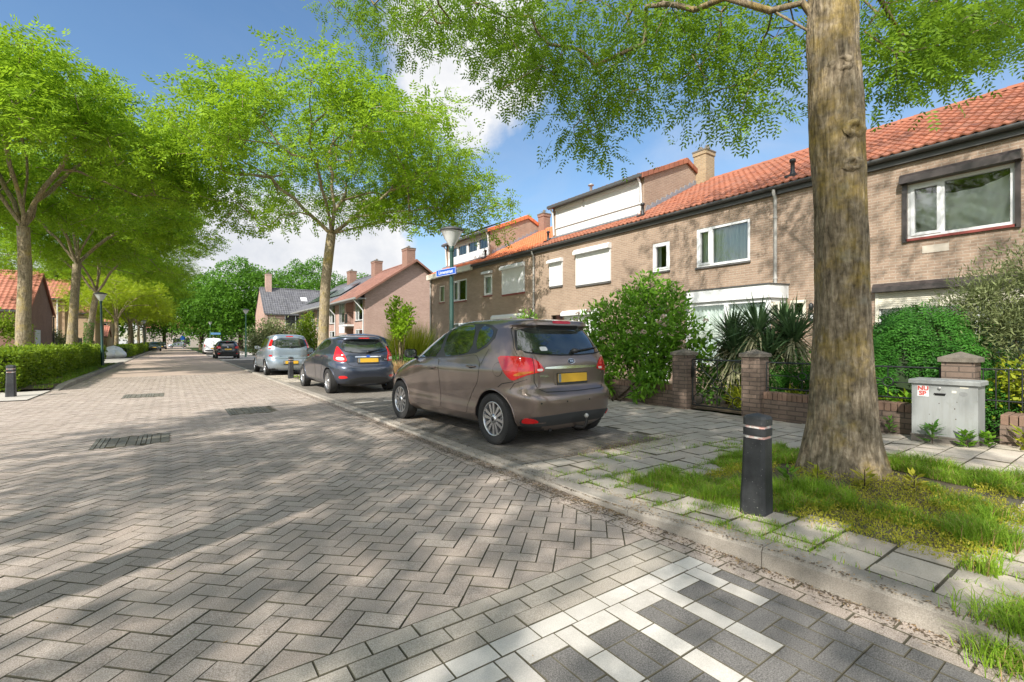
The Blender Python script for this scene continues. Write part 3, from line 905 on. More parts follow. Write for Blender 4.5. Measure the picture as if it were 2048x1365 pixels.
def cut_body(sh, wheels, r_arch, paint, root, flare=0.0):
    V, F = sh.mesh()
    me = bpy.data.meshes.new('body'); me.from_pydata(V, [], F)
    ob = bpy.data.objects.new('body', me); COL.objects.link(ob)
    cut = MB()
    for (y, z, r) in wheels: cut.tube([(-1.4, y, z), (1.4, y, z)], r, 48, 0, True, smooth=False)
    co = cut.build('cut', paint); 
    bm = bmesh.new(); bm.from_mesh(co.data); bmesh.ops.remove_doubles(bm, verts=bm.verts, dist=1e-5); bmesh.ops.recalc_face_normals(bm, faces=bm.faces); bm.to_mesh(co.data); bm.free()
    bm = bmesh.new(); bm.from_mesh(me); bmesh.ops.remove_doubles(bm, verts=bm.verts, dist=1e-5); bmesh.ops.recalc_face_normals(bm, faces=bm.faces); bm.to_mesh(me); bm.free()
    md = ob.modifiers.new('b', 'BOOLEAN'); md.object = co; md.operation = 'DIFFERENCE'; md.solver = 'EXACT'
    bpy.context.view_layer.update()
    dg = bpy.context.evaluated_depsgraph_get()
    nm = bpy.data.meshes.new_from_object(ob.evaluated_get(dg))
    bpy.data.objects.remove(ob); bpy.data.objects.remove(co)
    nm.materials.clear(); nm.materials.append(paint); nm.materials.append(BLACKPL)
    bm = bmesh.new(); bm.from_mesh(nm)
    for f in bm.faces:
        c = f.calc_center_median(); f.smooth = True; f.material_index = 0
        for (y, z, r) in wheels:
            if all(abs(math.hypot(v.co.y-y, v.co.z-z)-r) < 0.012 for v in f.verts): f.material_index = 1; f.smooth = False
        if f.normal.z < -0.8 and c.z < 0.32: f.material_index = 1; f.smooth = False
        if abs(f.normal.z) > 0.99 and c.z > sh.top-0.01: f.smooth = True
    for e in bm.edges:
        if len(e.link_faces) == 2 and e.calc_face_angle(0) > 0.7: e.smooth = False
    bm.to_mesh(nm); bm.free(); nm.name = 'body'
    body = link_mesh('body', nm, root)
    for (y, z, r) in wheels:
        for sd in (-1, 1):
            pts = []
            for k in range(25):
                t = -0.12+(math.pi+0.24)*k/24; yy, zz = y+(r+0.006)*math.cos(t), z+(r+0.006)*math.sin(t)
                if zz < sh.bottom+0.02: continue
                p = sh.at_y(yy, zz, sd); pts.append((p[0]+sd*0.001, p[1], p[2]))
            a = MB()                                # rolled wheel-arch lip
            if len(pts) > 2: a.tube(pts, 0.011, 6); a.build('arch_lip', paint, body, local=True)
    return body

def make_car(name, label, loc, rz, sp, group='parked cars'):
    root = thing(name, label, 'car', loc, rz, group)
    sh = Shell(sp['rear'], sp['front'], sp['half'], sp['top'], sp.get('nr', [(0, 4.5)]), sp.get('nf', [(0, 3.0)]), sp.get('bottom', 0.2))
    paint = sp['paint']; ra, fa, wr = sp['axle_r'], sp['axle_f'], sp['wr']; ar = wr+0.045
    body = cut_body(sh, [(ra, wr-0.0, ar), (fa, wr-0.0, ar)], ar, paint, root)
    und = MB()
    hw = interp(sp['half'], 0.4)
    for y in (ra, fa):                               # dark liners that close the wheel wells
        for sd in (-1, 1): und.prism([(y+(ar+.006)*math.cos(t), max(0.2, wr+(ar+.006)*math.sin(t))) for t in np.linspace(-.4, math.pi+.4, 24)], sd*(hw-0.34), sd*(hw-0.35), axis='x')
    und.box((-hw+0.25, ra-0.25, 0.195), (hw-0.25, fa+0.3, 0.25))
    und.build('underbody', BLACKPL, root, local=True)
    tr = hw-0.115 if 'track' not in sp else sp['track']
    for y in (ra, fa):
        for sd in (-1, 1): make_wheel(root, sd*tr, y, wr, sd, sp.get('spokes', 5), style=sp.get('style', 'double'))
    for sd in (-1, 1):
        if 'dlo' in sp: panel(sh, 'y', sp['dlo'], 0.0025, DUSTBLK, 'window_surround', root, side=sd, res=0.06)
        for k, d in enumerate(sp.get('doors', [])):
            o_ = roundpoly(d['poly'], 0.07)
            panel(sh, 'y', o_, 0.001, SEAM, 'door_seam', root, side=sd, skirt=0.0, res=0.05)
            cy = sum(p[0] for p in d['poly'])/len(d['poly']); cz = sum(p[1] for p in d['poly'])/len(d['poly'])
            ins = inset(o_ if parea(o_) > 0 else o_[::-1], 0.0045)
            dr = panel(sh, 'y', ins, 0.0032, paint, 'door', root, side=sd, res=0.05, skirt=0.0045)
            if 'handle' in d:
                hy, hz = d['handle']; h = MB()
                pk = panel(sh, 'y', smoothpoly([(hy-0.085, hz), (hy, hz-0.03), (hy+0.085, hz), (hy, hz+0.026)], 2), 0.0042, SEAM, 'handle_recess', dr, side=sd, skirt=0.0, res=0.03)
                pts = [sh.at_y(hy+t, hz+0.006, sd)+np.array((sd*(0.012+0.022*(1-(t/0.10)**2)), 0, 0)) for t in np.linspace(-0.10, 0.10, 9)]
                h.tube(pts, [0.008]+[0.013]*7+[0.008], 8); h.build('handle', paint, dr, local=True)
        for g in sp.get('glass', []): panel(sh, 'y', g, 0.006, CARGLASS, 'side_window', root, side=sd, res=0.06)
        if 'fuel' in sp and sd < 0:
            for rr_, of, mt in ((0.088, 0.001, SEAM), (0.082, 0.003, paint)): panel(sh, 'y', [(sp['fuel'][0]+rr_*math.cos(t), sp['fuel'][1]+rr_*math.sin(t)) for t in np.linspace(0, 2*math.pi, 25)[:-1]], of, mt, 'fuel_flap', root, side=sd, skirt=0.0, res=0.05)
        for l in sp.get('lines', []): panel(sh, 'y', strip(l, 0.007), 0.0016, SEAM, 'shut_line', root, side=sd, skirt=0.0, res=0.05)
        for (mat_, poly) in sp.get('lamps', []):
            tl = panel(sh, 's', [(a*sd, z) for a, z in poly[0]], 0.012, REDLENS, 'tail_light', root, res=0.03, skirt=0.016)
            for m2, pl2 in poly[1:]: panel(sh, 's', [(a*sd, z) for a, z in pl2], 0.0145, m2, 'lamp_segment', tl, res=0.03, skirt=0.003)
        for poly in sp.get('headlamps', []): panel(sh, 'f', [(a*sd, z) for a, z in poly], 0.010, CLEARLENS, 'headlight', root, res=0.04)
        for poly in sp.get('reflectors', []): panel(sh, 's', [(a*sd, z) for a, z in poly], 0.010, REDLENS, 'reflector', root, res=0.03)
        if 'mirror' in sp:
            my, mz = sp['mirror']; p = sh.at_y(my, mz, sd); x = p[0]
            m_ = MB(); m_.tube([(x-sd*0.02, my, mz-0.02), (x+sd*0.07, my-0.01, mz+0.0)], 0.022, 8, 1)
            vs = []
            for k in range(16):
                t = 2*math.pi*k/16; c, q = math.cos(t), math.sin(t)
                vs.append((x+sd*(0.14+0.095*math.copysign(abs(c)**0.6, c)), mz+0.055+0.072*math.copysign(abs(q)**0.6, q)))
            ctr = np.mean(vs, axis=0)
            ringv = []
            for (sc, dy) in ((0.0, -0.030), (0.82, -0.030), (1.0, -0.045), (1.0, -0.01), (0.86, 0.05), (0.45, 0.085), (0.0, 0.095)):
                ringv += [(ctr[0]+(a-ctr[0])*sc, my+dy, ctr[1]+(b-ctr[1])*sc) for a, b in vs]
            fs = []; mi_ = []
            for i in range(6):
                for k in range(16): fs.append((i*16+k, i*16+(k+1) % 16, (i+1)*16+(k+1) % 16, (i+1)*16+k))
            m_.add(ringv[16*1:], [f for f in [tuple(i-16 for i in f) for f in fs[16:]]], 0, True)
            m_.add(ringv[:32], fs[:16], 2, False)
            m_.build('mirror', [sp.get('mirror_mat', paint), BLACKPL, CHROME], root, local=True)
    if 'rear_glass' in sp:
        surround = panel(sh, 's', sp['rear_glass_seal'], 0.003, SEAM, 'window_seal', root, res=0.06)
        panel(sh, 's', sp['rear_glass'], 0.008, CARGLASS, 'rear_window', root, res=0.05)
    if 'gate' in sp:
        g = strip(sp['gate'], 0.009); panel(sh, 's', g, 0.0018, SEAM, 'tailgate_seam', root, skirt=0.0, res=0.04)
        g = strip([(-a, z) for a, z in sp['gate']], 0.009); panel(sh, 's', g, 0.0018, SEAM, 'tailgate_seam', root, skirt=0.0, res=0.04)
    for l in sp.get('rlines', []): panel(sh, 's', strip(l, 0.009), 0.0018, SEAM, 'bumper_seam', root, skirt=0.0, res=0.04)
    if 'diffuser' in sp: panel(sh, 's', sp['diffuser'], 0.006, DUSTBLK, 'bumper_insert', root, res=0.06)
    if 'bar' in sp: panel(sh, 's', sp['bar'], 0.010, CHROME, 'trim_strip', root, res=0.06)
    if 'plate' in sp:
        a0, a1, z0, z1 = sp['plate']
        if sp.get('recess'): panel(sh, 's', rr(a0-0.06, a1+0.06, z0-0.035, z1+0.03, 0.03), 0.004, sp['recess'], 'plate_recess', root, res=0.05, skirt=0.006)
        pf = panel(sh, 's', rr(a0-0.012, a1+0.012, z0-0.03, z1+0.01, 0.008), 0.012, PLATEFR, 'plate_holder', root, res=0.06)
        pl = panel(sh, 's', rr(a0, a1, z0, z1, 0.008), 0.018, PLATE, 'number_plate', pf, res=0.06)
        panel(sh, 's', rr(a0+0.004, a0+0.05, z0+0.004, z1-0.004, 0.005), 0.0195, PLATEBLUE, 'plate_band', pl, res=0.04, skirt=0.002)
    if 'brake' in sp: panel(sh, 's', sp['brake'], 0.007, REDLENS, 'brake_light', root, res=0.05)
    if 'wiper' in sp:
        w = MB(); pts = [sh.at_s(a, z)+np.array((0, -0.03, 0.01)) for a, z in sp['wiper']]
        w.tube(pts, [0.020]+[0.011]*(len(pts)-2)+[0.006], 6); w.lathe([(0.0, -0.05), (0.03, -0.04), (0.032, 0.02)], tuple(pts[0]), 12, 0, 'y')
        w.build('wiper', BLACKPL, root, local=True)
    if 'antenna' in sp:
        y, z = sp['antenna']; w = MB(); w.box((-0.03, y-0.06, z-0.02), (0.03, y+0.05, z+0.022), bev=0.01); w.tube([(0, y, z+0.01), (0, y-0.21, z+0.36)], [0.005, 0.0025], 6); w.build('antenna', BLACKPL, root, local=True)
    if 'grille' in sp:
        for mat_, poly in sp['grille']: panel(sh, 'f', poly, 0.006, mat_, 'grille' if mat_ is not PLATE else 'number_plate', root, res=0.06)
    if 'front_glass' in sp: panel(sh, 'f', sp['front_glass'], 0.006, CARGLASS, 'windscreen', root, res=0.06)
    return root, sh
# ---- brown mini MPV
KIA = dict(top=1.608, bottom=0.19, paint=P_BROWN, axle_r=0.66, axle_f=3.275, wr=0.318, track=0.768,
    rear=[(0.19, 0.16), (0.30, 0.05), (0.42, 0.015), (0.55, 0.0), (0.62, 0.01), (0.67, 0.05), (0.72, 0.105), (0.80, 0.115), (0.95, 0.12), (1.0, 0.125), (1.12, 0.165), (1.30, 0.27), (1.47, 0.385), (1.492, 0.30), (1.555, 0.315), (1.58, 0.50), (1.608, 0.95)],
    front=[(0.19, 3.90), (0.35, 4.05), (0.55, 4.06), (0.68, 4.02), (0.80, 3.90), (0.90, 3.68), (0.98, 3.36), (1.03, 3.12), (1.25, 2.66), (1.45, 2.22), (1.55, 1.95), (1.59, 1.75), (1.608, 1.5)],
    half=[(0.19, 0.72), (0.26, 0.825), (0.34, 0.868), (0.42, 0.872), (0.50, 0.862), (0.62, 0.872), (0.80, 0.884), (0.93, 0.888), (0.965, 0.878), (1.02, 0.860), (1.08, 0.845), (1.25, 0.785), (1.40, 0.722), (1.50, 0.665), (1.555, 0.60), (1.585, 0.50), (1.60, 0.38), (1.608, 0.25)],
    nr=[(0.19, 5.4), (0.55, 6.2), (0.75, 6.5), (1.1, 6.0), (1.5, 5.2)], nf=[(0.2, 5.0), (0.65, 4.6), (0.9, 3.8), (1.05, 4.6), (1.5, 5.0)],
    dlo=[(3.10, 1.005), (2.78, 1.225), (2.35, 1.425), (2.0, 1.505), (1.5, 1.535), (1.1, 1.525), (0.92, 1.50), (0.76, 1.44), (0.75, 1.33), (0.86, 1.215), (1.06, 1.135), (1.6, 1.07), (2.4, 1.03)],
    glass=[smoothpoly([(2.72, 1.055), (2.62, 1.25), (2.34, 1.39), (2.03, 1.47), (1.985, 1.07), (2.4, 1.05)], 1),
           smoothpoly([(1.90, 1.075), (1.93, 1.485), (1.5, 1.512), (1.26, 1.505), (1.17, 1.15), (1.5, 1.095)], 1),
           smoothpoly([(1.09, 1.16), (1.165, 1.50), (0.94, 1.475), (0.815, 1.415), (0.81, 1.33), (0.90, 1.235)], 1),
           [(2.98, 1.035), (2.76, 1.19), (2.80, 1.05)]],
    doors=[dict(poly=[(2.96, 0.985), (1.965, 1.045), (1.925, 0.75), (1.905, 0.33), (2.72, 0.33), (2.84, 0.42), (2.93, 0.68)], handle=(2.13, 0.905)),
           dict(poly=[(1.955, 1.045), (1.45, 1.075), (1.03, 1.115), (0.90, 0.98), (0.95, 0.76), (1.10, 0.60), (1.20, 0.45), (1.22, 0.33), (1.895, 0.33), (1.915, 0.75)], handle=(1.10, 0.955))],
    lines=[[(0.90, 0.99), (0.80, 1.19)], [(0.36, 0.70), (0.30, 0.78), (0.18, 0.83)]], fuel=(0.55, 0.94),
    lamps=[(REDLENS, [smoothpoly([(0.47, 0.925), (0.50, 0.985), (0.57, 1.06), (0.67, 1.09), (0.85, 1.105), (1.09, 1.105), (1.08, 1.02), (1.02, 0.92), (0.94, 0.84), (0.88, 0.81), (0.80, 0.845), (0.70, 0.885), (0.57, 0.91)], 1),
        (ORANGELENS, smoothpoly([(0.60, 0.925), (0.78, 0.925), (0.89, 0.88), (0.82, 0.865), (0.71, 0.898)], 1)),
        (SEAM, strip([(0.62, 0.90), (0.62, 1.085)], 0.006)),
        (CLEARLENS, rr(0.50, 0.58, 0.925, 0.955, 0.008))])],
    rear_glass_seal=smoothpoly([(-0.78, 1.155), (-0.35, 1.105), (0.35, 1.105), (0.78, 1.155), (0.77, 1.25), (0.64, 1.485), (-0.64, 1.485), (-0.77, 1.25)], 1),
    rear_glass=smoothpoly([(-0.755, 1.168), (-0.35, 1.12), (0.35, 1.12), (0.755, 1.168), (0.735, 1.25), (0.615, 1.475), (-0.615, 1.475), (-0.735, 1.25)], 1),
    gate=[(0.68, 1.52), (0.80, 1.20), (0.79, 1.12)] , rlines=[[(0.62, 0.895), (0.62, 0.80), (0.58, 0.72), (0.50, 0.675), (0.0, 0.665), (-0.50, 0.675), (-0.58, 0.72), (-0.62, 0.80), (-0.62, 0.895)], [(0.88, 0.80), (1.05, 0.77), (1.13, 0.72)], [(-0.88, 0.80), (-1.05, 0.77), (-1.13, 0.72)]],
    diffuser=smoothpoly([(-0.84, 0.30), (-0.74, 0.265), (0.74, 0.265), (0.84, 0.30), (0.82, 0.375), (0.4, 0.405), (-0.4, 0.405), (-0.82, 0.375)], 1),
    reflectors=[smoothpoly([(0.58, 0.315), (0.79, 0.305), (0.82, 0.345), (0.78, 0.375), (0.67, 0.37)], 2)],
    bar=smoothpoly([(-0.47, 0.945), (0.47, 0.945), (0.45, 0.98), (-0.45, 0.98)], 1), plate=(-0.26, 0.26, 0.775, 0.885), recess=P_BROWN,
    brake=rr(-0.16, 0.16, 1.515, 1.55, 0.01), wiper=[(0.08, 1.155), (0.2, 1.165), (0.40, 1.185), (0.58, 1.20)], mirror=(2.83, 1.045), mirror_mat=BLACKPL, antenna=(0.95, 1.60), spokes=6)
kia, ksh = make_car('parked_car', 'brown compact people carrier in the nearest bay, seen from its left rear corner', (4.145, 4.36, 0.031), RAD(3.2), KIA)
# badge, lettering, tow ball
def on_rear(sh, a, z, off=0.016):
    p = sh.at_s(a, z); e = 0.02
    u = sh.at_s(a+e, z)-sh.at_s(a-e, z); w = sh.at_s(a, z+e)-sh.at_s(a, z-e)
    u /= np.linalg.norm(u); n = np.cross(u, w); n /= np.linalg.norm(n)
    if n[1] > 0: n = -n
    w = np.cross(n, u); p = p+n*off
    return Matrix(((u[0], w[0], n[0], p[0]), (u[1], w[1], n[1], p[1]), (u[2], w[2], n[2], p[2]), (0, 0, 0, 1)))
b = panel(ksh, 's', [(0.062*math.cos(t), 1.035+0.031*math.sin(t)) for t in np.linspace(0, 2*math.pi, 28)[:-1]], 0.010, CHROME, 'badge', kia, res=0.03)
b2 = panel(ksh, 's', [(0.056*math.cos(t), 1.035+0.026*math.sin(t)) for t in np.linspace(0, 2*math.pi, 28)[:-1]], 0.0125, SEAM, 'badge_field', b, res=0.03, skirt=0.002)
text_mesh('KIA', 0.042, CHROME, b, 'badge_letters', on_rear(ksh, 0, 1.035, 0.0125), 0.002, bold=0.0006)
text_mesh('VENGA', 0.040, CHROME, kia, 'model_letters', on_rear(ksh, -0.48, 0.862, 0.005), 0.003, bold=0.0008)
text_mesh('ecodynamics', 0.018, CHROME, kia, 'model_letters', on_rear(ksh, 0.60, 0.875, 0.004), 0.002)
mb = MB(); mb.tube([(0.06, 0.12, 0.20), (0.06, -0.03, 0.21), (0.06, -0.075, 0.26), (0.06, -0.075, 0.33)], 0.019, 10); mb.lathe([(0.0, -0.03), (0.02, -0.022), (0.03, 0), (0.02, 0.022), (0, 0.03)], (0.06, -0.075, 0.36), 16, 1)
mb.box((-0.40, 0.30, 0.185), (0.45, 0.38, 0.225)); mb.tube([(-0.35, 0.4, 0.21), (-0.35, 0.14, 0.195)], 0.022, 10)
mb.build('tow_bar', [BLACKPL, GREYZINC], kia, local=True)
panel(ksh, 's', rr(-0.47, -0.36, 1.165, 1.215, 0.01), 0.0105, WHITE, 'window_sticker', kia, res=0.05, skirt=0.002)
for a in (-0.6, -0.2, 0.2, 0.6): panel(ksh, 's', [(a+0.011*math.cos(t), 0.55+0.011*math.sin(t)) for t in np.linspace(0, 6.28, 11)[:-1]], 0.003, SEAM, 'parking_sensor', kia, res=0.02, skirt=0.0)

# ---- dark blue hatchback
FIE = dict(top=1.475, bottom=0.19, paint=P_BLUE, axle_r=0.70, axle_f=3.19, wr=0.305, track=0.752, spokes=5, style='single',
    rear=[(0.19, 0.20), (0.30, 0.07), (0.42, 0.02), (0.55, 0.0), (0.64, 0.01), (0.72, 0.07), (0.78, 0.13), (0.95, 0.15), (1.02, 0.19), (1.10, 0.25), (1.34, 0.52), (1.36, 0.44), (1.41, 0.46), (1.445, 0.70), (1.475, 1.1)],
    front=[(0.19, 3.80), (0.35, 3.93), (0.55, 3.95), (0.66, 3.90), (0.78, 3.75), (0.88, 3.45), (0.96, 3.12), (1.0, 2.98), (1.2, 2.52), (1.35, 2.15), (1.43, 1.85), (1.475, 1.4)],
    half=[(0.19, 0.70), (0.27, 0.80), (0.38, 0.84), (0.55, 0.852), (0.72, 0.861), (0.85, 0.855), (0.95, 0.838), (1.02, 0.81), (1.2, 0.72), (1.34, 0.635), (1.41, 0.55), (1.45, 0.42), (1.475, 0.22)],
    nr=[(0.19, 4.6), (0.6, 4.6), (1.0, 4.0), (1.4, 3.6)], nf=[(0.2, 4.6), (0.65, 4.2), (0.9, 3.0), (1.05, 2.9), (1.4, 3.4)],
    dlo=[(3.0, 0.96), (2.65, 1.16), (2.2, 1.325), (1.8, 1.385), (1.3, 1.385), (0.98, 1.35), (0.80, 1.25), (0.95, 1.13), (1.5, 1.05), (2.2, 0.985)],
    glass=[smoothpoly([(2.66, 1.0), (2.52, 1.17), (2.2, 1.285), (1.86, 1.345), (1.83, 1.03), (2.2, 1.01)], 1), smoothpoly([(1.75, 1.04), (1.77, 1.35), (1.3, 1.355), (1.03, 1.32), (0.90, 1.24), (1.0, 1.14)], 1)],
    doors=[dict(poly=[(2.88, 0.93), (1.80, 0.995), (1.77, 0.7), (1.77, 0.32), (2.62, 0.32), (2.76, 0.42), (2.85, 0.65)], handle=(2.0, 0.87)), dict(poly=[(1.785, 0.995), (1.25, 1.07), (1.03, 1.08), (1.0, 0.90), (1.12, 0.65), (1.25, 0.5), (1.28, 0.32), (1.755, 0.32), (1.755, 0.7)], handle=(1.22, 0.92))],
    lamps=[(REDLENS, [smoothpoly([(0.50, 0.80), (0.56, 0.95), (0.66, 1.12), (0.70, 1.18), (0.76, 1.15), (0.84, 1.02), (0.90, 0.88), (0.86, 0.83), (0.70, 0.80)], 1), (CLEARLENS, smoothpoly([(0.57, 0.84), (0.60, 0.91), (0.76, 0.92), (0.82, 0.87), (0.70, 0.835)], 1))])],
    rear_glass_seal=smoothpoly([(-0.62, 1.06), (-0.3, 0.995), (0.3, 0.995), (0.62, 1.06), (0.60, 1.18), (0.48, 1.345), (-0.48, 1.345), (-0.60, 1.18)], 1), rear_glass=smoothpoly([(-0.59, 1.075), (-0.3, 1.015), (0.3, 1.015), (0.59, 1.075), (0.565, 1.18), (0.46, 1.33), (-0.46, 1.33), (-0.565, 1.18)], 1),
    gate=[(0.52, 1.36), (0.66, 1.15), (0.64, 1.06)], rlines=[[(0.52, 0.80), (0.50, 0.73), (0.40, 0.69), (-0.40, 0.69), (-0.50, 0.73), (-0.52, 0.80)]],
    diffuser=smoothpoly([(-0.66, 0.25), (0.66, 0.25), (0.42, 0.42), (-0.42, 0.42)], 1), reflectors=[smoothpoly([(0.52, 0.40), (0.74, 0.385), (0.78, 0.43), (0.74, 0.46), (0.58, 0.46)], 1)],
    bar=rr(-0.33, 0.33, 0.905, 0.93, 0.008), plate=(-0.26, 0.26, 0.77, 0.88), brake=rr(-0.14, 0.14, 1.372, 1.395, 0.008), wiper=[(0.0, 1.03), (0.18, 1.06), (0.42, 1.10)], mirror=(2.72, 1.0), mirror_mat=P_BLUE)
blue, bsh = make_car('parked_car', 'dark blue small hatchback with red triangular tail lights, in front of the brown people carrier', (4.02, 11.72, 0.031), RAD(1.5), FIE)
bd = panel(bsh, 's', [(0.055*math.cos(t), 0.93+0.024*math.sin(t)) for t in np.linspace(0, 6.28, 22)[:-1]], 0.014, SIGNBLUE, 'badge', blue, res=0.03)
text_mesh('Fiesta', 0.045, CHROME, blue, 'model_letters', on_rear(bsh, 0.47, 0.845, 0.005), 0.003)

# ---- silver small MPV
MER = dict(top=1.62, bottom=0.20, paint=P_SILVER, axle_r=0.72, axle_f=3.35, wr=0.305, track=0.735, spokes=7, style='single',
    rear=[(0.20, 0.16), (0.32, 0.04), (0.45, 0.0), (0.58, 0.01), (0.66, 0.05), (0.70, 0.085), (1.0, 0.10), (1.08, 0.13), (1.45, 0.30), (1.52, 0.31), (1.57, 0.45), (1.62, 0.95)],
    front=[(0.20, 3.90), (0.35, 4.02), (0.55, 4.03), (0.7, 3.97), (0.85, 3.75), (0.95, 3.4), (1.02, 3.1), (1.25, 2.65), (1.48, 2.15), (1.57, 1.85), (1.62, 1.4)],
    half=[(0.20, 0.70), (0.28, 0.80), (0.40, 0.835), (0.6, 0.845), (0.8, 0.845), (0.95, 0.835), (1.05, 0.81), (1.25, 0.745), (1.45, 0.665), (1.53, 0.60), (1.58, 0.47), (1.62, 0.25)],
    nr=[(0.2, 5.4), (1.0, 5.6), (1.5, 5)], nf=[(0.2, 4.8), (0.7, 4.2), (0.95, 3.2), (1.5, 3.4)],
    dlo=[(3.05, 0.98), (2.6, 1.25), (2.2, 1.43), (1.7, 1.49), (0.9, 1.48), (0.62, 1.42), (0.60, 1.10), (1.5, 1.03)],
    glass=[[(2.7, 1.04), (2.5, 1.24), (2.1, 1.42), (1.9, 1.44), (1.88, 1.05)], [(1.8, 1.05), (1.82, 1.45), (1.15, 1.44), (1.1, 1.1)], [(1.03, 1.11), (1.08, 1.44), (0.72, 1.39), (0.7, 1.14)]],
    doors=[dict(poly=[(2.95, 0.95), (1.86, 1.0), (1.83, 0.33), (2.75, 0.33), (2.92, 0.6)], handle=(2.05, 0.90)), dict(poly=[(1.845, 1.0), (1.08, 1.06), (1.05, 0.8), (1.22, 0.5), (1.25, 0.33), (1.815, 0.33)], handle=(1.25, 0.93))],
    lamps=[(REDLENS, [[(0.70, 1.05), (0.66, 1.20), (0.60, 1.38), (0.69, 1.40), (0.80, 1.22), (0.85, 1.05), (0.80, 1.02)], (CLEARLENS, [(0.70, 1.06), (0.685, 1.12), (0.82, 1.12), (0.835, 1.06)])]),
           (REDLENS, [rr(0.66, 0.80, 0.74, 0.80, 0.01)])],
    rear_glass_seal=smoothpoly([(-0.68, 1.06), (0.68, 1.06), (0.60, 1.46), (-0.60, 1.46)], 1), rear_glass=smoothpoly([(-0.665, 1.075), (0.665, 1.075), (0.585, 1.445), (-0.585, 1.445)], 1),
    rlines=[[(0.66, 1.03), (0.66, 0.68), (0.5, 0.645), (-0.5, 0.645), (-0.66, 0.68), (-0.66, 1.03)]], reflectors=[], plate=(-0.26, 0.26, 0.45, 0.56), recess=P_SILVER,
    bar=rr(-0.62, 0.62, 0.735, 0.755, 0.005), brake=rr(-0.13, 0.13, 1.50, 1.53, 0.008), wiper=[(0.0, 1.09), (0.25, 1.12), (0.5, 1.16)], mirror=(2.78, 1.02), mirror_mat=P_SILVER, antenna=(1.3, 1.60))
make_car('parked_car', 'silver tall small people carrier parked beside the black bollard in the middle bays', (3.78, 20.15, 0.031), RAD(0.5), MER)

# ---- black hatchback, white van, far cars
P207 = dict(FIE); P207.update(paint=P_BLACK, mirror_mat=P_BLACK, lamps=[(REDLENS, [smoothpoly([(0.46, 0.86), (0.50, 0.96), (0.66, 1.03), (0.86, 1.02), (0.90, 0.90), (0.80, 0.82), (0.6, 0.82)], 1)])], bar=rr(-0.05, 0.05, 0.92, 0.97, 0.02), plate=(-0.26, 0.26, 0.70, 0.81))
make_car('parked_car', 'black hatchback parked behind the white van further down the street', (3.62, 44.0, 0.012), RAD(0), P207)
VAN = dict(top=1.80, bottom=0.22, paint=P_WHITE, axle_r=0.75, axle_f=3.45, wr=0.32, track=0.77, style='single',
    rear=[(0.22, 0.10), (0.35, 0.0), (0.55, 0.0), (0.62, 0.04), (1.0, 0.06), (1.6, 0.12), (1.74, 0.2), (1.80, 0.6)], front=[(0.22, 4.2), (0.5, 4.33), (0.8, 4.2), (1.0, 3.7), (1.1, 3.35), (1.5, 2.75), (1.7, 2.4), (1.80, 1.9)],
    half=[(0.22, 0.78), (0.32, 0.88), (0.7, 0.90), (1.05, 0.89), (1.5, 0.82), (1.7, 0.74), (1.78, 0.6), (1.80, 0.4)], nr=[(0.2, 7), (1.7, 6)], nf=[(0.2, 3), (1.7, 4)],
    dlo=[(3.3, 1.08), (2.8, 1.4), (2.5, 1.6), (2.0, 1.62), (2.0, 1.1)], glass=[[(3.0, 1.13), (2.75, 1.38), (2.45, 1.55), (2.05, 1.57), (2.05, 1.14)]],
    lamps=[(REDLENS, [rr(0.80, 0.93, 0.80, 1.12, 0.02)])], rlines=[[(0, 0.62), (0, 1.7)], [(0.78, 0.62), (-0.78, 0.62)]], plate=(-0.26, 0.26, 0.62, 0.73), mirror=(2.95, 1.15), mirror_mat=BLACKPL, diffuser=rr(-0.8, 0.8, 0.36, 0.52, 0.03))
make_car('parked_van', 'white panel van parked beyond the black hatchback', (3.65, 61.0, 0.012), 0, VAN)[0]['category'] = 'van'
ONC = dict(FIE); ONC.update(paint=P_GREY, mirror_mat=P_GREY, lamps=[], headlamps=[smoothpoly([(0.45, 0.62), (0.5, 0.74), (0.78, 0.82), (0.85, 0.74), (0.75, 0.62)], 1)], front_glass=smoothpoly([(-0.62, 1.0), (0.62, 1.0), (0.55, 1.34), (-0.55, 1.34)], 1),
    grille=[(DUSTBLK, rr(-0.4, 0.4, 0.33, 0.5, 0.03)), (PLATE, rr(-0.26, 0.26, 0.52, 0.62, 0.008))])
make_car('parked_car', 'grey blue car facing us on the left kerb at the far end of the street', (-2.3, 96.0, 0.01), RAD(180), ONC)
FARB = dict(ONC); FARB.update(paint=P_BLACK, mirror_mat=P_BLACK)
make_car('parked_car', 'dark car facing us just behind the grey blue car far down the street', (-1.9, 118.0, 0.01), RAD(182), FARB)
FARR = dict(P207); FARR.update(paint=P_RED, mirror_mat=P_RED)
make_car('parked_car', 'dark red car standing side on before the white house at the street end', (9.5, 149.0, 0.01), RAD(80), FARR)
FARS = dict(P207); FARS.update(paint=P_SILVER, mirror_mat=P_SILVER)
make_car('parked_car', 'pale silver car standing left of the dark red one at the street end', (3.0, 149.0, 0.01), RAD(85), FARS)
FARK = dict(P207)
make_car('parked_car', 'black car standing right of the dark red one at the street end', (15.0, 150.0, 0.01), RAD(80), FARK)
SUV = dict(MER); SUV.update(paint=P_BLUE, mirror_mat=P_BLUE)
suv, _ = make_car('parked_car', 'dark blue tall car on the driveway, half hidden behind the blue hatchback', (6.35, 23.6, 0.012), RAD(-90), SUV)
suv.scale = (1.03, 1.08, 1.07)
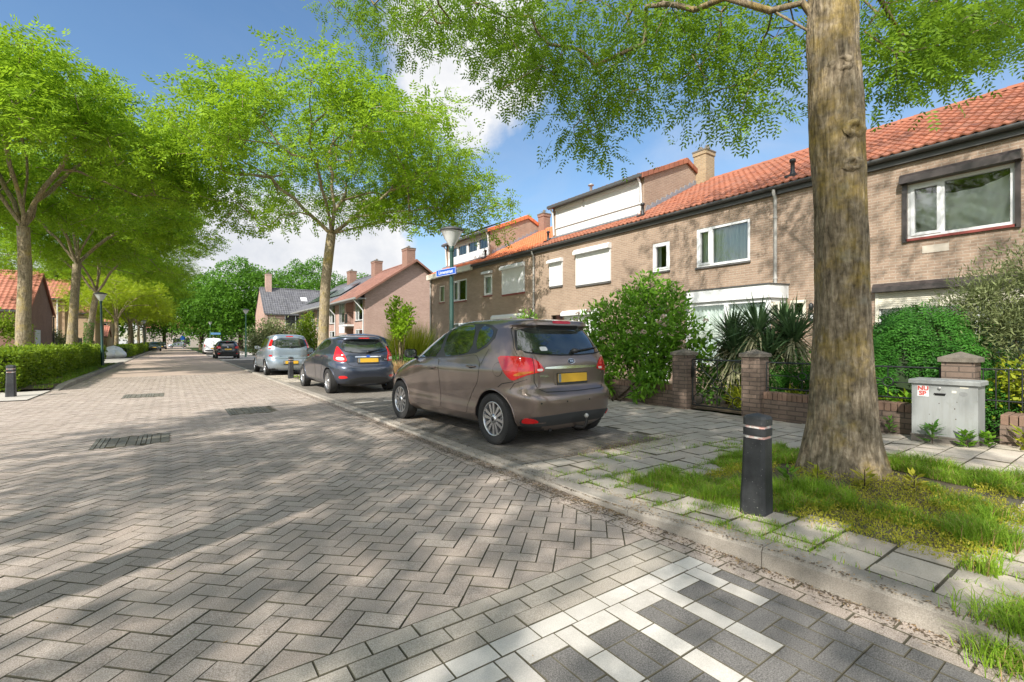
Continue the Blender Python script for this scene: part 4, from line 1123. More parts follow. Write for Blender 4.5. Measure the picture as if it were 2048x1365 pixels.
# ------------------------------------------------------------------ houses
def wall_x(mb, x, y0, y1, z0, z1, holes, depth=0.10, mi=0, sgn=-1):
    """wall facing -x (sgn=-1) or +x with rectangular holes [(ya,yb,za,zb)] and their reveals"""
    ys = sorted({y0, y1, *[h[0] for h in holes], *[h[1] for h in holes]}); zs = sorted({z0, z1, *[h[2] for h in holes], *[h[3] for h in holes]})
    for i in range(len(ys)-1):
        for j in range(len(zs)-1):
            cy, cz = (ys[i]+ys[i+1])/2, (zs[j]+zs[j+1])/2
            if any(a < cy < b and c < cz < d for a, b, c, d in holes): continue
            v = [(x, ys[i], zs[j]), (x, ys[i+1], zs[j]), (x, ys[i+1], zs[j+1]), (x, ys[i], zs[j+1])]
            mb.add(v if sgn > 0 else v[::-1], [(0, 1, 2, 3)], mi)
    xi = x-sgn*depth
    for a, b, c, d in holes:
        mb.add([(x, a, c), (xi, a, c), (xi, a, d), (x, a, d)], [(0, 1, 2, 3)], mi); mb.add([(x, b, c), (xi, b, c), (xi, b, d), (x, b, d)], [(3, 2, 1, 0)], mi)
        mb.add([(x, a, d), (xi, a, d), (xi, b, d), (x, b, d)], [(0, 1, 2, 3)], mi); mb.add([(x, a, c), (xi, a, c), (xi, b, c), (x, b, c)], [(3, 2, 1, 0)], mi)

def curtain_sheet(mb, x, ya, yb, za, zb, amp=0.025, wave=0.11):
    n = max(8, int((yb-ya)/0.018)); vs = []; 
    for k in range(n+1):
        y = ya+(yb-ya)*k/n; xx = x+amp*math.sin(2*math.pi*(y-ya)/wave)+amp*0.6*math.sin(2*math.pi*(y-ya)/(wave*2.7)+1)
        vs += [(xx, y, za), (xx+0.3*amp*math.sin(y*31), y, zb)]
    mb.add(vs, [(2*k, 2*k+2, 2*k+3, 2*k+1) for k in range(n)], 0, True)

def window_x(root, x, ya, yb, za, zb, splits=(), fw=0.065, frame=None, sill=SILLRED, curtain='full', depth=0.07, sash=(), transom=()):
    """framed window in a wall facing -x; splits: y of mullions; sash: indices of panes with an opening sash"""
    frame = frame or WHITE
    f = MB(); xf = x+depth-0.055; xb = x+depth+0.02
    f.box((xf, ya, za), (xb, ya+fw, zb)); f.box((xf, yb-fw, za), (xb, yb, zb)); f.box((xf, ya+fw, za), (xb, yb-fw, za+fw)); f.box((xf, ya+fw, zb-fw), (xb, yb-fw, zb))
    ed = [ya+fw]
    for s_ in splits: f.box((xf, s_-fw/2, za+fw), (xb, s_+fw/2, zb-fw)); ed += [s_-fw/2, s_+fw/2]
    ed.append(yb-fw)
    for zt in transom: f.box((xf+0.002, ya+fw, zt-fw/2), (xb-0.002, yb-fw, zt+fw/2))
    for k in sash:
        a, b = ed[2*k], ed[2*k+1]; t = 0.05; x0 = xf-0.018; zA, zB = za+fw, zb-fw
        f.box((x0, a-0.012, zA-0.012), (xb-0.01, a+t, zB+0.012)); f.box((x0, b-t, zA-0.012), (xb-0.01, b+0.012, zB+0.012)); f.box((x0, a+t, zA-0.012), (xb-0.01, b-t, zA+t)); f.box((x0, a+t, zB-t), (xb-0.01, b-t, zB+0.012))
    w = f.build('window', frame, root)
    g = MB(); g.add([(x+depth, ya+fw*0.5, za+fw*0.5), (x+depth, ya+fw*0.5, zb-fw*0.5), (x+depth, yb-fw*0.5, zb-fw*0.5), (x+depth, yb-fw*0.5, za+fw*0.5)], [(0, 1, 2, 3)])
    g.build('pane', GLASS, w)
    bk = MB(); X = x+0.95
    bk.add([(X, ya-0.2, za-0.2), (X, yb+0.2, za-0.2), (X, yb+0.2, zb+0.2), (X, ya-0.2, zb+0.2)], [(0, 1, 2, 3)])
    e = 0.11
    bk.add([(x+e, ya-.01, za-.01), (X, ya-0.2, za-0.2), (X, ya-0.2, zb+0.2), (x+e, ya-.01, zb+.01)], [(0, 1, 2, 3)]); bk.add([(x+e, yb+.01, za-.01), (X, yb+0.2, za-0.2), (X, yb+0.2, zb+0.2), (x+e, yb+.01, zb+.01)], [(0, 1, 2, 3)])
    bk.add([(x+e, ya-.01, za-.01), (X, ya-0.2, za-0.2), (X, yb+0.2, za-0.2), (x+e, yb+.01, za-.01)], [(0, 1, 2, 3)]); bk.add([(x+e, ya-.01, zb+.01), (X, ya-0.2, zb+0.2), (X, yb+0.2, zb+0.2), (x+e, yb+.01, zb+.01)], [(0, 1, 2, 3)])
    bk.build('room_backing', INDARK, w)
    if curtain:
        c = MB()
        if curtain == 'full': curtain_sheet(c, x+depth+0.12, ya+0.02, yb-0.02, za+0.03, zb-0.02)
        elif curtain == 'sides':
            d = (yb-ya)*0.3; curtain_sheet(c, x+depth+0.12, ya+0.02, ya+d, za+0.03, zb-0.02); curtain_sheet(c, x+depth+0.12, yb-d, yb-0.02, za+0.03, zb-0.02)
        elif curtain == 'drape':                     # a sheet hung slack across the window
            n, m_ = 70, 28; vs = []
            for i in range(n+1):
                for j in range(m_+1):
                    u, v = i/n, j/m_; y = ya+0.05+(yb-ya-0.1)*u
                    sag = 0.22*math.sin(math.pi*u)**0.6
                    z = zb-0.05-(zb-za)*(sag*(1-v)*0.9+v*0.96)
                    vs.append((x+0.24+0.06*math.sin(11*v+5*u+9*u*v)+0.035*math.sin(24*u+13*v)+0.02*math.sin(47*u-9*v), y, z))
            c.add(vs, [(i*(m_+1)+j, (i+1)*(m_+1)+j, (i+1)*(m_+1)+j+1, i*(m_+1)+j+1) for i in range(n) for j in range(m_)], 0, True)
        c.build('curtain', CURTAIN if curtain == 'drape' else CURTAIN_NET, w)
    if sill:
        s_ = MB(); s_.box((x-0.055, ya-0.02, za-0.055), (x+depth-0.056, yb+0.02, za-0.003)); s_.build('sill', sill, w)
    return w

def shutter_x(root, x, ya, yb, za, zb, mat=None, boxh=0.2, boxd=0.2, sill=None, low=None, guide=True):
    """roller shutter with its box, guides and slats, lowered to z=low"""
    mat = mat or WHITE; low = za if low is None else low
    b = MB()
    b.prism([(x-0.001, zb), (x-boxd*0.55, zb-0.0), (x-boxd, zb-boxh*0.45), (x-boxd, zb-boxh), (x-0.001, zb-boxh)], ya-0.04, yb+0.04, axis='y')
    o = b.build('shutter_box', mat, root)
    if guide:
        g = MB(); g.box((x-0.05, ya-0.02, za), (x-0.001, ya+0.045, zb-boxh)); g.box((x-0.05, yb-0.045, za), (x-0.001, yb+0.02, zb-boxh)); g.build('guide_rail', mat, o)
    s_ = MB(); z = low+0.05; n = max(1, int((zb-boxh-low-0.05)/0.042)); h = (zb-boxh-low-0.05)/n
    s_.box((x-0.04, ya+0.046, low), (x-0.018, yb-0.046, low+0.048))
    for k in range(n):
        zz = z+k*h
        vs = []
        for y in (ya+0.046, yb-0.046): vs += [(x-0.029, y, zz), (x-0.036, y, zz+h*0.25), (x-0.036, y, zz+h*0.75), (x-0.029, y, zz+h*0.99)]
        s_.add(vs, [(0, 1, 5, 4), (1, 2, 6, 5), (2, 3, 7, 6)], 0)
    s_.build('slats', mat, o)
    if sill:
        q = MB(); q.box((x-0.06, ya-0.02, za-0.075), (x-0.001, yb+0.02, za-0.012)); q.build('sill', sill, o)
    return o

def tiled(mb, p0, eave, up, L, nrows, width, ncols, ridge=True, amp=0.028, step=0.028, mi=0):
    """field of pantiles: p0 eave corner, eave dir, up-slope dir; each tile its own shade"""
    e = Vector(eave).normalized(); u = Vector(up).normalized(); n = e.cross(u)
    if n.z < 0: n = -n
    p0 = Vector(p0); tw = width/ncols; rl = L/nrows
    prof = [(0.0, 0.0), (0.16, -0.35), (0.34, -0.5), (0.52, -0.2), (0.68, 0.55), (0.82, 0.8), (1.0, 0.0)]
    for r_ in range(nrows):
        off = 0.0
        for c in range(ncols):
            rn = random.random(); jz = random.gauss(0, 0.003)
            vs = []
            for (vv, lift) in ((0.0, step), (1.04, 0.002)):
                for (a, h) in prof:
                    p = p0+e*((c+a)*tw)+u*((r_+vv)*rl)+n*(h*amp+lift+jz); vs.append(tuple(p))
            m_ = len(prof)
            fs = [(k, k+1, m_+k+1, m_+k) for k in range(m_-1)]
            mb.add(vs, fs, mi, True, rn)
            lo = [tuple(Vector(v)-n*(step+0.004)) for v in vs[:m_]]
            mb.add(vs[:m_]+lo, [(k, m_+k, m_+k+1, k+1) for k in range(m_-1)], mi, False, rn)

def ridge_tiles(mb, a, b, r=0.11, ln=0.38, mi=0):
    a, b = Vector(a), Vector(b); d = (b-a); n = max(1, int(d.length/ln)); d.normalize(); side = Vector((0, 0, 1)).cross(d).normalized()
    for k in range(n):
        p, q = a+d*(k*ln), a+d*((k+1.06)*ln); vs = []
        for P, s_ in ((p, 1.0), (q, 1.14)):
            for j in range(7):
                t = math.pi*j/6; vs.append(tuple(P+side*(r*s_*math.cos(t))+Vector((0, 0, r*s_*math.sin(t)*0.9-0.03))))
        mb.add(vs, [(j, j+1, 7+j+1, 7+j) for j in range(6)], mi, True)
        mb.add(vs[7:], [tuple(range(7))], mi); mb.add(vs[:7], [tuple(range(7))[::-1]], mi)

GZ = 5.40; RX = 17.6; RZ = 7.85; EX = FX-0.10        # gutter height, ridge x and z, eave x
SL = Vector((RX-EX, 0, RZ-(GZ+0.06)))
def gutter(root, y0, y1, x=EX, z=GZ):
    g = MB(); n = 8; vs = []
    for y in (y0, y1):
        for k in range(n+1):
            t = math.pi*k/n; vs.append((x-0.075-0.075*math.cos(t), y, z-0.01-0.085*math.sin(t)))
        for k in range(n+1):
            t = math.pi*(n-k)/n; vs.append((x-0.075-0.068*math.cos(t), y, z-0.01-0.078*math.sin(t)))
    m_ = 2*(n+1)
    g.add(vs, [(k, (k+1) % m_, m_+(k+1) % m_, m_+k) for k in range(m_)], 0, True)
    y = y0+0.3
    while y < y1: g.box((x-0.157, y, z-0.012), (x+0.02, y+0.025, z-0.004)); y += 0.9
    fz = MB()
    o = g.build('gutter', GUTTER, root)
    q = MB(); q.box((EX+0.005, y0, z-0.20), (FX-0.001, y1, z+0.02)); q.build('fascia', GUTTER, o)
    return o
def downpipe(root, y, x=FX-0.075, z0=0.06, z1=GZ-0.08, r=0.042, mat=None):
    p = MB(); p.tube([(EX-0.07, y, GZ-0.06), (EX-0.07, y, GZ-0.16), (x, y, GZ-0.30), (x, y, z0)], r, 12)
    for z in (1.2, 3.0, 4.6): p.lathe([(r+0.012, -0.02), (r+0.012, 0.02)], (x, y, z), 12); p.box((x, y-0.01, z-0.008), (FX-0.001, y+0.01, z+0.008))
    return p.build('downpipe', mat or PIPE, root)
def chimney(root, cx, cy, z0, z1, sx=0.55, sy=0.75, mat=None, pots=2):
    c = MB(); c.box((cx-sx/2, cy-sy/2, z0), (cx+sx/2, cy+sy/2, z1-0.16)); c.box((cx-sx/2-0.03, cy-sy/2-0.03, z1-0.157), (cx+sx/2+0.03, cy+sy/2+0.03, z1-0.02))
    o = c.build('chimney', mat or BRICK_YELLOW, root)
    t = MB(); t.box((cx-sx/2-0.05, cy-sy/2-0.05, z1-0.018), (cx+sx/2+0.05, cy+sy/2+0.05, z1+0.05), bev=0.02)
    for k in range(pots): t.lathe([(0.085, 0), (0.075, 0.22), (0.06, 0.22), (0.06, 0.03)], (cx, cy+(k-(pots-1)/2)*0.3, z1+0.05), 12)
    for a in range(5): t.tube([(cx-0.18, cy-0.2+a*0.1, z1+0.05), (cx-0.1, cy-0.2+a*0.1, z1+0.2+0.04*math.sin(a*2)), (cx+0.12, cy-0.2+a*0.1, z1+0.17)], 0.006, 5)
    t.build('chimney_cap', COPING, o)
    return o
def vent(root, x, y):
    z = GZ+0.06+(x-EX)*(RZ-GZ-0.06)/(RX-EX)
    v = MB(); v.lathe([(0.075, -0.05), (0.07, 0.10), (0.052, 0.13), (0.052, 0.36), (0.075, 0.37), (0.08, 0.43), (0.06, 0.46), (0, 0.47)], (x, y, z), 14)
    v.box((x-0.16, y-0.14, z-0.05), (x+0.14, y+0.14, z+0.015)); v.build('roof_vent', BLACKPL, root)

def row_house(name, label, y0, y1, tile, holes, ncols=27):
    root = thing(name, label, 'house', (FX, (y0+y1)/2, 0.0), 0, 'terraced brick houses on the right')
    w = MB(); wall_x(w, FX, y0, y1, 0.0, GZ+0.05, holes)
    xb = 2*RX-FX                                     # back and gables close the volume
    w.add([(xb, y0, 0), (xb, y1, 0), (xb, y1, GZ), (xb, y0, GZ)], [(0, 1, 2, 3)])
    for y, fl in ((y0, 1), (y1, -1)):
        pts = [(FX, y, 0), (xb, y, 0), (xb, y, GZ), (RX, y, RZ-0.06), (FX, y, GZ)]
        w.add(pts if fl > 0 else pts[::-1], [(0, 1, 2, 3, 4)])
    w.build('wall', BRICK, root)
    r = MB(); 
    tiled(r, (EX-0.06, y0, GZ+0.035), (0, 1, 0), (SL.x, 0, SL.z), SL.length, 15, y1-y0, ncols)
    r.add([(RX, y0, RZ), (RX, y1, RZ), (xb+0.1, y1, GZ+0.05), (xb+0.1, y0, GZ+0.05)], [(0, 1, 2, 3)])
    r.add([(EX, y0, GZ+0.0), (EX, y1, GZ+0.0), (RX, y1, RZ-0.05), (RX, y0, RZ-0.05)], [(0, 1, 2, 3)])
    ridge_tiles(r, (RX, y0, RZ), (RX, y1, RZ))
    r.build('roof', tile, root)
    gutter(root, y0, y1)
    return root

def dormer(root, y0, y1, tile, kind):
    """full-width brick dormer on the street slope"""
    xf, xr, zt, zr = 14.05, 16.6, 7.42, 8.55
    zb = GZ+0.06+(xf-EX)*(RZ-GZ-0.06)/(RX-EX)
    w = MB()
    os_ = []
    for y, t in ((y0+0.02, 1), (y1-0.02, -1)):
        a, b = (y, y+0.2*t); w = MB()
        zback = RZ-0.3
        poly = [(xf, zb-0.12), (xf, zt), (xr, zr), (RX+0.9, zr-(RX+0.9-xr)*0.44), (RX+0.9, zback-0.2), (RX, RZ-0.15)]
        w.prism([(p[0], p[1]) for p in poly], min(a, b), max(a, b), axis='y'); os_.append(w.build('dormer_wall', BRICK, root))
    w = MB(); w.box((xf+0.2, y0+0.25, zb-0.1), (xf+0.24, y1-0.25, zt-0.03)); o = w.build('dormer', INDARK, root)
    ya, yb = y0+0.21, y1-0.21
    f = MB(); zs = zb+0.02
    f.box((xf+0.03, ya, zb-0.1), (xf+0.16, yb, zb+0.42)); f.box((xf+0.03, ya, zt-0.22), (xf+0.16, yb, zt))
    if kind == 'shutters':
        f.build('dormer_front', WHITE, o)
        m_ = ya+(yb-ya)*0.62
        shutter_x(o, xf+0.03, ya+0.05, m_-0.09, zb+0.42, zt-0.02, boxh=0.17, boxd=0.08); shutter_x(o, xf+0.03, m_+0.09, yb-0.05, zb+0.42, zt-0.02, boxh=0.17, boxd=0.08)
        q = MB(); q.box((xf+0.03, m_-0.09, zb+0.42), (xf+0.1, m_+0.09, zt-0.22)); q.box((xf-0.02, ya-0.02, zb+0.385), (xf+0.029, yb+0.02, zb+0.418)); q.build('dormer_post', WHITE, o)
    else:
        f.build('dormer_front', WHITE, o)
        n = 4
        for k in range(n):
            a = ya+(yb-ya)*k/n; b = ya+(yb-ya)*(k+1)/n
            window_x(o, xf+0.03, a+0.003, b-0.003, zb+0.42, zt-0.22, fw=0.09, sill=None, curtain='full')
    r = MB(); L = Vector((xr-(xf-0.22), 0, zr-zt))
    tiled(r, (xf-0.22, y0-0.04, zt+0.02), (0, 1, 0), L, L.length, 8, y1-y0+0.08, 24)
    bx = RX+1.2; bz = zr-(bx-xr)*0.44
    r.add([(xr, y0-0.03, zr), (xr, y1+0.03, zr), (bx, y1+0.03, bz), (bx, y0-0.03, bz)], [(0, 1, 2, 3)]); ridge_tiles(r, (xr, y0-0.04, zr+0.02), (xr, y1+0.04, zr+0.02))
    for y in (y0-0.045, y1+0.045):                    # verge tiles
        for P, Q, n in (((xf-0.2, zt), (xr, zr), 9), ((xr, zr), (bx, bz), 6)):
            for k in range(n):
                t0, t1 = k/n, (k+1.05)/n; a = (P[0]+(Q[0]-P[0])*t0, P[1]+(Q[1]-P[1])*t0); b = (P[0]+(Q[0]-P[0])*t1, P[1]+(Q[1]-P[1])*t1)
                r.prism([(a[0], a[1]-0.12), (b[0], b[1]-0.12), (b[0], b[1]+0.05), (a[0], a[1]+0.065)], y-0.03, y+0.03, axis='y')
    r.build('dormer_roof', tile, o)
    g = MB(); g.box((xf-0.33, y0-0.03, zt-0.10), (xf-0.18, y1+0.03, zt+0.012)); g.box((xf-0.19, y0, zt-0.06), (xf+0.03, y1, zt-0.001))
    g.build('dormer_gutter', GUTTER, o)
    for yy in (y0+0.12, y1-0.12): p = MB(); p.tube([(xf-0.25, yy, zt-0.08), (xf-0.1, yy, zt-0.28), (xf-0.03, yy, zb+0.1)], 0.04, 10); p.build('dormer_pipe', WHITE, o)
    l = MB()                                          # stepped lead flashing
    for k in range(11):
        x0 = xf+0.05+k*0.29; z0 = GZ+0.06+(x0-EX)*(RZ-GZ-0.06)/(RX-EX)
        if x0 > RX-0.3: break
        for y in (y0+0.008, y1-0.008): l.prism([(x0, z0-0.05), (x0+0.31, z0+0.10), (x0+0.31, z0+0.30), (x0+0.1, z0+0.30), (x0+0.02, z0+0.14)], y-0.014, y+0.011, axis='y')
    l.box((xf-0.30, ya-0.1, zb-0.11), (xf+0.029, yb+0.1, zb-0.05)); l.build('lead_flashing', LEAD, o)
    return o

# --- the five houses of the terrace, from the one at the picture's edge backwards
YB = [1.0, 6.15, 11.31, 16.48, 21.65, 26.8]
# 1: dark shutter boxes
h = row_house('terraced_house', 'brick house with dark brown shutter boxes and a sheet hung in its upper window', YB[0], YB[1], TILE_OLD, [(1.78, 3.40, 3.55, 4.72), (1.4, 3.95, 0.75, 2.45), (4.55, 5.2, 3.65, 4.55), (5.43, 5.80, 1.93, 2.39)])
w = window_x(h, FX, 1.78, 3.40, 3.55, 4.72, splits=(2.83,), curtain='drape', sash=(1,))
b = MB(); b.prism([(FX-0.001, 4.93), (FX-0.14, 4.93), (FX-0.20, 4.86), (FX-0.20, 4.73), (FX-0.001, 4.73)], 1.68, 3.50, axis='y'); b.box((FX-0.055, 1.70, 3.48), (FX-0.001, 1.779, 4.729)); b.box((FX-0.055, 3.401, 3.48), (FX-0.001, 3.48, 4.729)); b.build('shutter_box', BROWNAL, h)
window_x(h, FX, 1.4, 3.95, 0.75, 2.45, splits=(2.3, 3.2), curtain='full', sill=SILLGREY)
o = shutter_x(h, FX, 1.4, 3.95, 0.75, 2.62, mat=CREAM, low=2.06, boxh=0.19)
o.data.materials[0] = BROWNAL
window_x(h, FX, 4.55, 5.2, 3.65, 4.55, sill=SILLGREY, curtain='full', sash=(0,))
d = MB(); d.box((FX-0.02, 4.45, 0.05), (FX-0.001, 5.25, 2.15)); d.build('door', BROWNAL, h)
v_ = MB(); v_.box((FX-0.012, 2.72, 3.20), (FX-0.001, 3.15, 3.36)); v_.build('wall_patch', simple('render_patch', (0.5, 0.44, 0.36), 0.9, var=0.2), h)
# 2: white bay window
h = row_house('terraced_house', 'brick house number 8 with white bay window and net curtains', YB[1], YB[2], TILE_OLD, [(6.86, 8.51, 3.58, 4.75), (9.47, 10.14, 3.64, 4.58), (9.5, 10.6, 0.05, 2.45)])
window_x(h, FX, 6.86, 8.51, 3.58, 4.75, splits=(8.03,), sill=SILLGREY, curtain='full', sash=(1,), fw=0.075)
window_x(h, FX, 9.47, 10.14, 3.64, 4.58, sill=SILLGREY, curtain='sides', sash=(0,), fw=0.075)
d = MB(); d.box((FX+0.04, 9.52, 0.06), (FX+0.09, 10.58, 2.12)); d.box((FX+0.03, 9.5, 2.14), (FX+0.1, 10.6, 2.22)); dd = d.build('door', WHITE, h)
g = MB(); g.add([(FX+0.06, 9.52, 2.22), (FX+0.06, 9.52, 2.44), (FX+0.06, 10.58, 2.44), (FX+0.06, 10.58, 2.22)], [(0, 1, 2, 3)]); g.build('pane', GLASS, dd)
# bay: plan (y, x) points, fascia on top
bp = [(5.95, FX), (6.10, 12.45), (8.35, 12.45), (8.85, FX)]
b = MB()
def bayring(z0, z1, off, mi, mb):
    pts = [(bp[0][0]-off, bp[0][1]), (bp[1][0]-off*0.6, bp[1][1]-off), (bp[2][0]+off*0.6, bp[2][1]-off), (bp[3][0]+off, bp[3][1])]
    mb.prism([(x, y) for y, x in pts], z0, z1, axis='z', mi=mi)
bayring(2.46, 2.80, 0.10, 0, b); bayring(2.80, 2.83, 0.13, 1, b)
bay = b.build('bay_window', [WHITE, GUTTER], h)
b = MB(); bayring(0.06, 0.62, 0.0, 0, b); b.build('bay_base', BRICK, bay)
fr = MB(); pn = MB(); cu = MB(); bk = MB()
for (ya, xa), (yb_, xb_), n in ((bp[0], bp[1], 1), (bp[1], bp[2], 2), (bp[2], bp[3], 1)):
    L_ = math.hypot(yb_-ya, xb_-xa)
    P = lambda t, z, o=0.0: (xa+(xb_-xa)*t+o*(yb_-ya)/L_, ya+(yb_-ya)*t-o*(xb_-xa)/L_, z)
    t0 = 0.06/L_
    for k in range(n+1):
        t = k/n; a, c = max(0, t-t0), min(1, t+t0)
        fr.add([P(a, .62, -.03), P(c, .62, -.03), P(c, 2.46, -.03), P(a, 2.46, -.03), P(a, .62, .05), P(c, .62, .05), P(c, 2.46, .05), P(a, 2.46, .05)], [(0, 1, 2, 3), (4, 5, 6, 7), (0, 3, 7, 4), (1, 2, 6, 5)])
    for z in (0.62, 2.36): fr.add([P(0, z, -.025), P(1, z, -.025), P(1, z+.10, -.025), P(0, z+.10, -.025), P(0, z, .045), P(1, z, .045), P(1, z+.1, .045), P(0, z+.1, .045)], [(0, 1, 2, 3), (4, 5, 6, 7), (3, 2, 6, 7), (0, 1, 5, 4)])
    pn.add([P(0, .66, .01), P(1, .66, .01), P(1, 2.4, .01), P(0, 2.4, .01)], [(0, 1, 2, 3)])
    m_ = int(L_/0.018); vs = []
    for k in range(m_+1):
        o_ = 0.13+0.028*math.sin(k*0.018*2*math.pi/0.12); vs += [P(k/m_, 0.7, o_), P(k/m_, 2.38, o_)]
    cu.add(vs, [(2*k, 2*k+2, 2*k+3, 2*k+1) for k in range(m_)], 0, True)
fr.build('window_frame', WHITE, bay); pn.build('pane', GLASS, bay); cu.build('curtain', CURTAIN_NET, bay)
p = MB(); p.tube([(12.9, 6.0, 2.72), (12.9, 5.98, 2.6), (12.9, 6.05, 2.56), (FX-0.075, 6.15, 2.5)], 0.035, 10); p.build('bay_pipe', PIPE, bay)
downpipe(h, 6.15)
vent(h, 13.55, 11.0)
chimney(h, RX-0.05, 11.15, 7.2, 9.0, 0.6, 0.55)
# door side of number 8 lies right of the pipe: small window, plate, lamp on the next house's wall strip
root1 = [o for o in COL.objects if o.name == 'terraced_house'][0]
sw = window_x(root1, FX, 5.43, 5.80, 1.93, 2.39, frame=CREAM, sill=None, curtain=None, depth=0.04, fw=0.075)
q = MB(); q.box((FX-0.02, 5.21, 1.84), (FX-0.001, 5.38, 2.04), bev=0.004); hn = q.build('house_number', BLACKPL, root1)
text_mesh('8', 0.13, WHITE, hn, 'number', Matrix.Translation((FX-0.022-FX, 5.295-(YB[0]+YB[1])/2, 1.94)) @ Matrix(((0, 0, -1, 0), (-1, 0, 0, 0), (0, 1, 0, 0), (0, 0, 0, 1))), 0.003)
q = MB(); q.box((FX-0.1, 5.88, 2.63), (FX-0.001, 6.02, 2.75), bev=0.02); q.build('wall_lamp', CREAM, root1)
q = MB(); q.tube([(FX-0.001, 5.27, 2.2), (FX-0.1, 5.27, 2.2)], 0.02, 8); q.lathe([(0.02, -0.1), (0.05, -0.05), (0.055, 0.05), (0.02, 0.09), (0, 0.1)], (FX-0.12, 5.27, 2.2), 10); q.build('wall_lantern', IRON, root1)
vent(root1, 13.45, 6.55-0.6)
# 3: shuttered house with the big dormer
h = row_house('terraced_house', 'brick house with closed white roller shutters and a tall white shuttered dormer', YB[2], YB[3], TILE_OLD, [(12.55, 14.5, 0.75, 2.35), (14.6, 15.35, 0.05, 2.45)])
shutter_x(h, FX, 12.0, 13.78, 3.56, 4.95, sill=SILLGREY); shutter_x(h, FX, 14.62, 15.40, 3.67, 4.78, boxh=0.15, sill=SILLGREY)
window_x(h, FX, 12.55, 14.5, 0.75, 2.35, splits=(13.5,), curtain=None, sill=SILLGREY); shutter_x(h, FX, 12.6, 14.45, 0.75, 2.58, low=1.24, boxd=0.24)
d = MB(); d.box((FX+0.03, 14.62, 0.05), (FX+0.08, 15.33, 2.1), 0); d.box((FX+0.02, 14.6, 2.1), (FX+0.1, 15.35, 2.16)); dd = d.build('door', WHITE, h)
g = MB(); g.add([(FX+0.05, 14.62, 2.16), (FX+0.05, 14.62, 2.44), (FX+0.05, 15.33, 2.44), (FX+0.05, 15.33, 2.16)], [(0, 1, 2, 3)]); g.build('pane', GLASS, dd)
dormer(h, YB[2], YB[3], TILE_OLD, 'shutters'); downpipe(h, 16.45)
vent(h, 13.55, 16.2)
q = MB(); q.lathe([(0.06, 0), (0.06, 0.35), (0.13, 0.36), (0.13, 0.40), (0.02, 0.46), (0, 0.46)], (15.2, 15.2, 7.95), 14); q.build('flue', GREYZINC, h)
# 4: bright new tiles
h = row_house('terraced_house', 'brick house with bright new orange roof tiles and one open narrow window', YB[3], YB[4], TILE_NEW, [(19.88, 20.68, 3.70, 4.75)])
shutter_x(h, FX, 17.2, 18.95, 3.62, 4.98, sill=SILLRED); window_x(h, FX, 19.88, 20.68, 3.70, 4.75, sill=SILLRED, curtain='full', sash=(0,))
b = MB(); b.prism([(FX-0.001, 4.93), (FX-0.1, 4.93), (FX-0.16, 4.88), (FX-0.16, 4.79), (FX-0.001, 4.79)], 19.85, 20.71, axis='y'); b.build('shutter_box', WHITE, h)
shutter_x(h, FX, 17.3, 19.7, 0.75, 2.65, low=0.9)
vent(h, 13.5, 21.3); chimney(h, RX, 21.4, 7.2, 8.75, 0.5, 0.5, BRICK_BROWN, 1)
# 5: end house
h = row_house('terraced_house', 'end brick house of the terrace with white windows in its dormer', YB[4], YB[5], TILE_NEW, [(22.4, 24.0, 3.62, 4.80), (25.0, 25.65, 3.70, 4.68), (22.3, 24.4, 0.75, 2.4)])
window_x(h, FX, 22.4, 24.0, 3.62, 4.80, splits=(23.35,), sill=SILLRED, curtain='sides', sash=(1,)); window_x(h, FX, 25.0, 25.65, 3.70, 4.68, sill=SILLRED, curtain='sides', frame=CREAM)
window_x(h, FX, 22.3, 24.4, 0.75, 2.4, splits=(23.3,), sill=SILLRED, curtain='sides')
dormer(h, YB[4], YB[5], TILE_NEW, 'windows'); downpipe(h, 26.72)
q = MB(); q.box((EX-0.19, YB[4]-0.02, GZ-0.26), (EX+0.004, YB[5]+0.05, GZ+0.03)); q.build('eaves_box', CREAM, h)
s_ = MB()
u = Vector((16.6-13.83, 0, 8.55-7.42)).normalized(); nn = Vector((-u.z, 0, u.x))
for k in range(3):
    p = Vector((13.9, 0, 7.5))+u*0.3+nn*0.14; q0 = p+u*1.7
    ya, yb = 22.3+k*1.4, 22.3+k*1.4+1.3
    s_.add([(p.x, ya, p.z), (p.x, yb, p.z), (q0.x, yb, q0.z), (q0.x, ya, q0.z)]+[(p.x+nn.x*-.04, ya, p.z-.04), (p.x-nn.x*.04, yb, p.z-.04), (q0.x-nn.x*.04, yb, q0.z-.04), (q0.x-nn.x*.04, ya, q0.z-.04)], [(0, 1, 2, 3), (0, 4, 5, 1), (1, 5, 6, 2), (2, 6, 7, 3), (3, 7, 4, 0)])
s_.build('solar_panel', SOLAR, h)

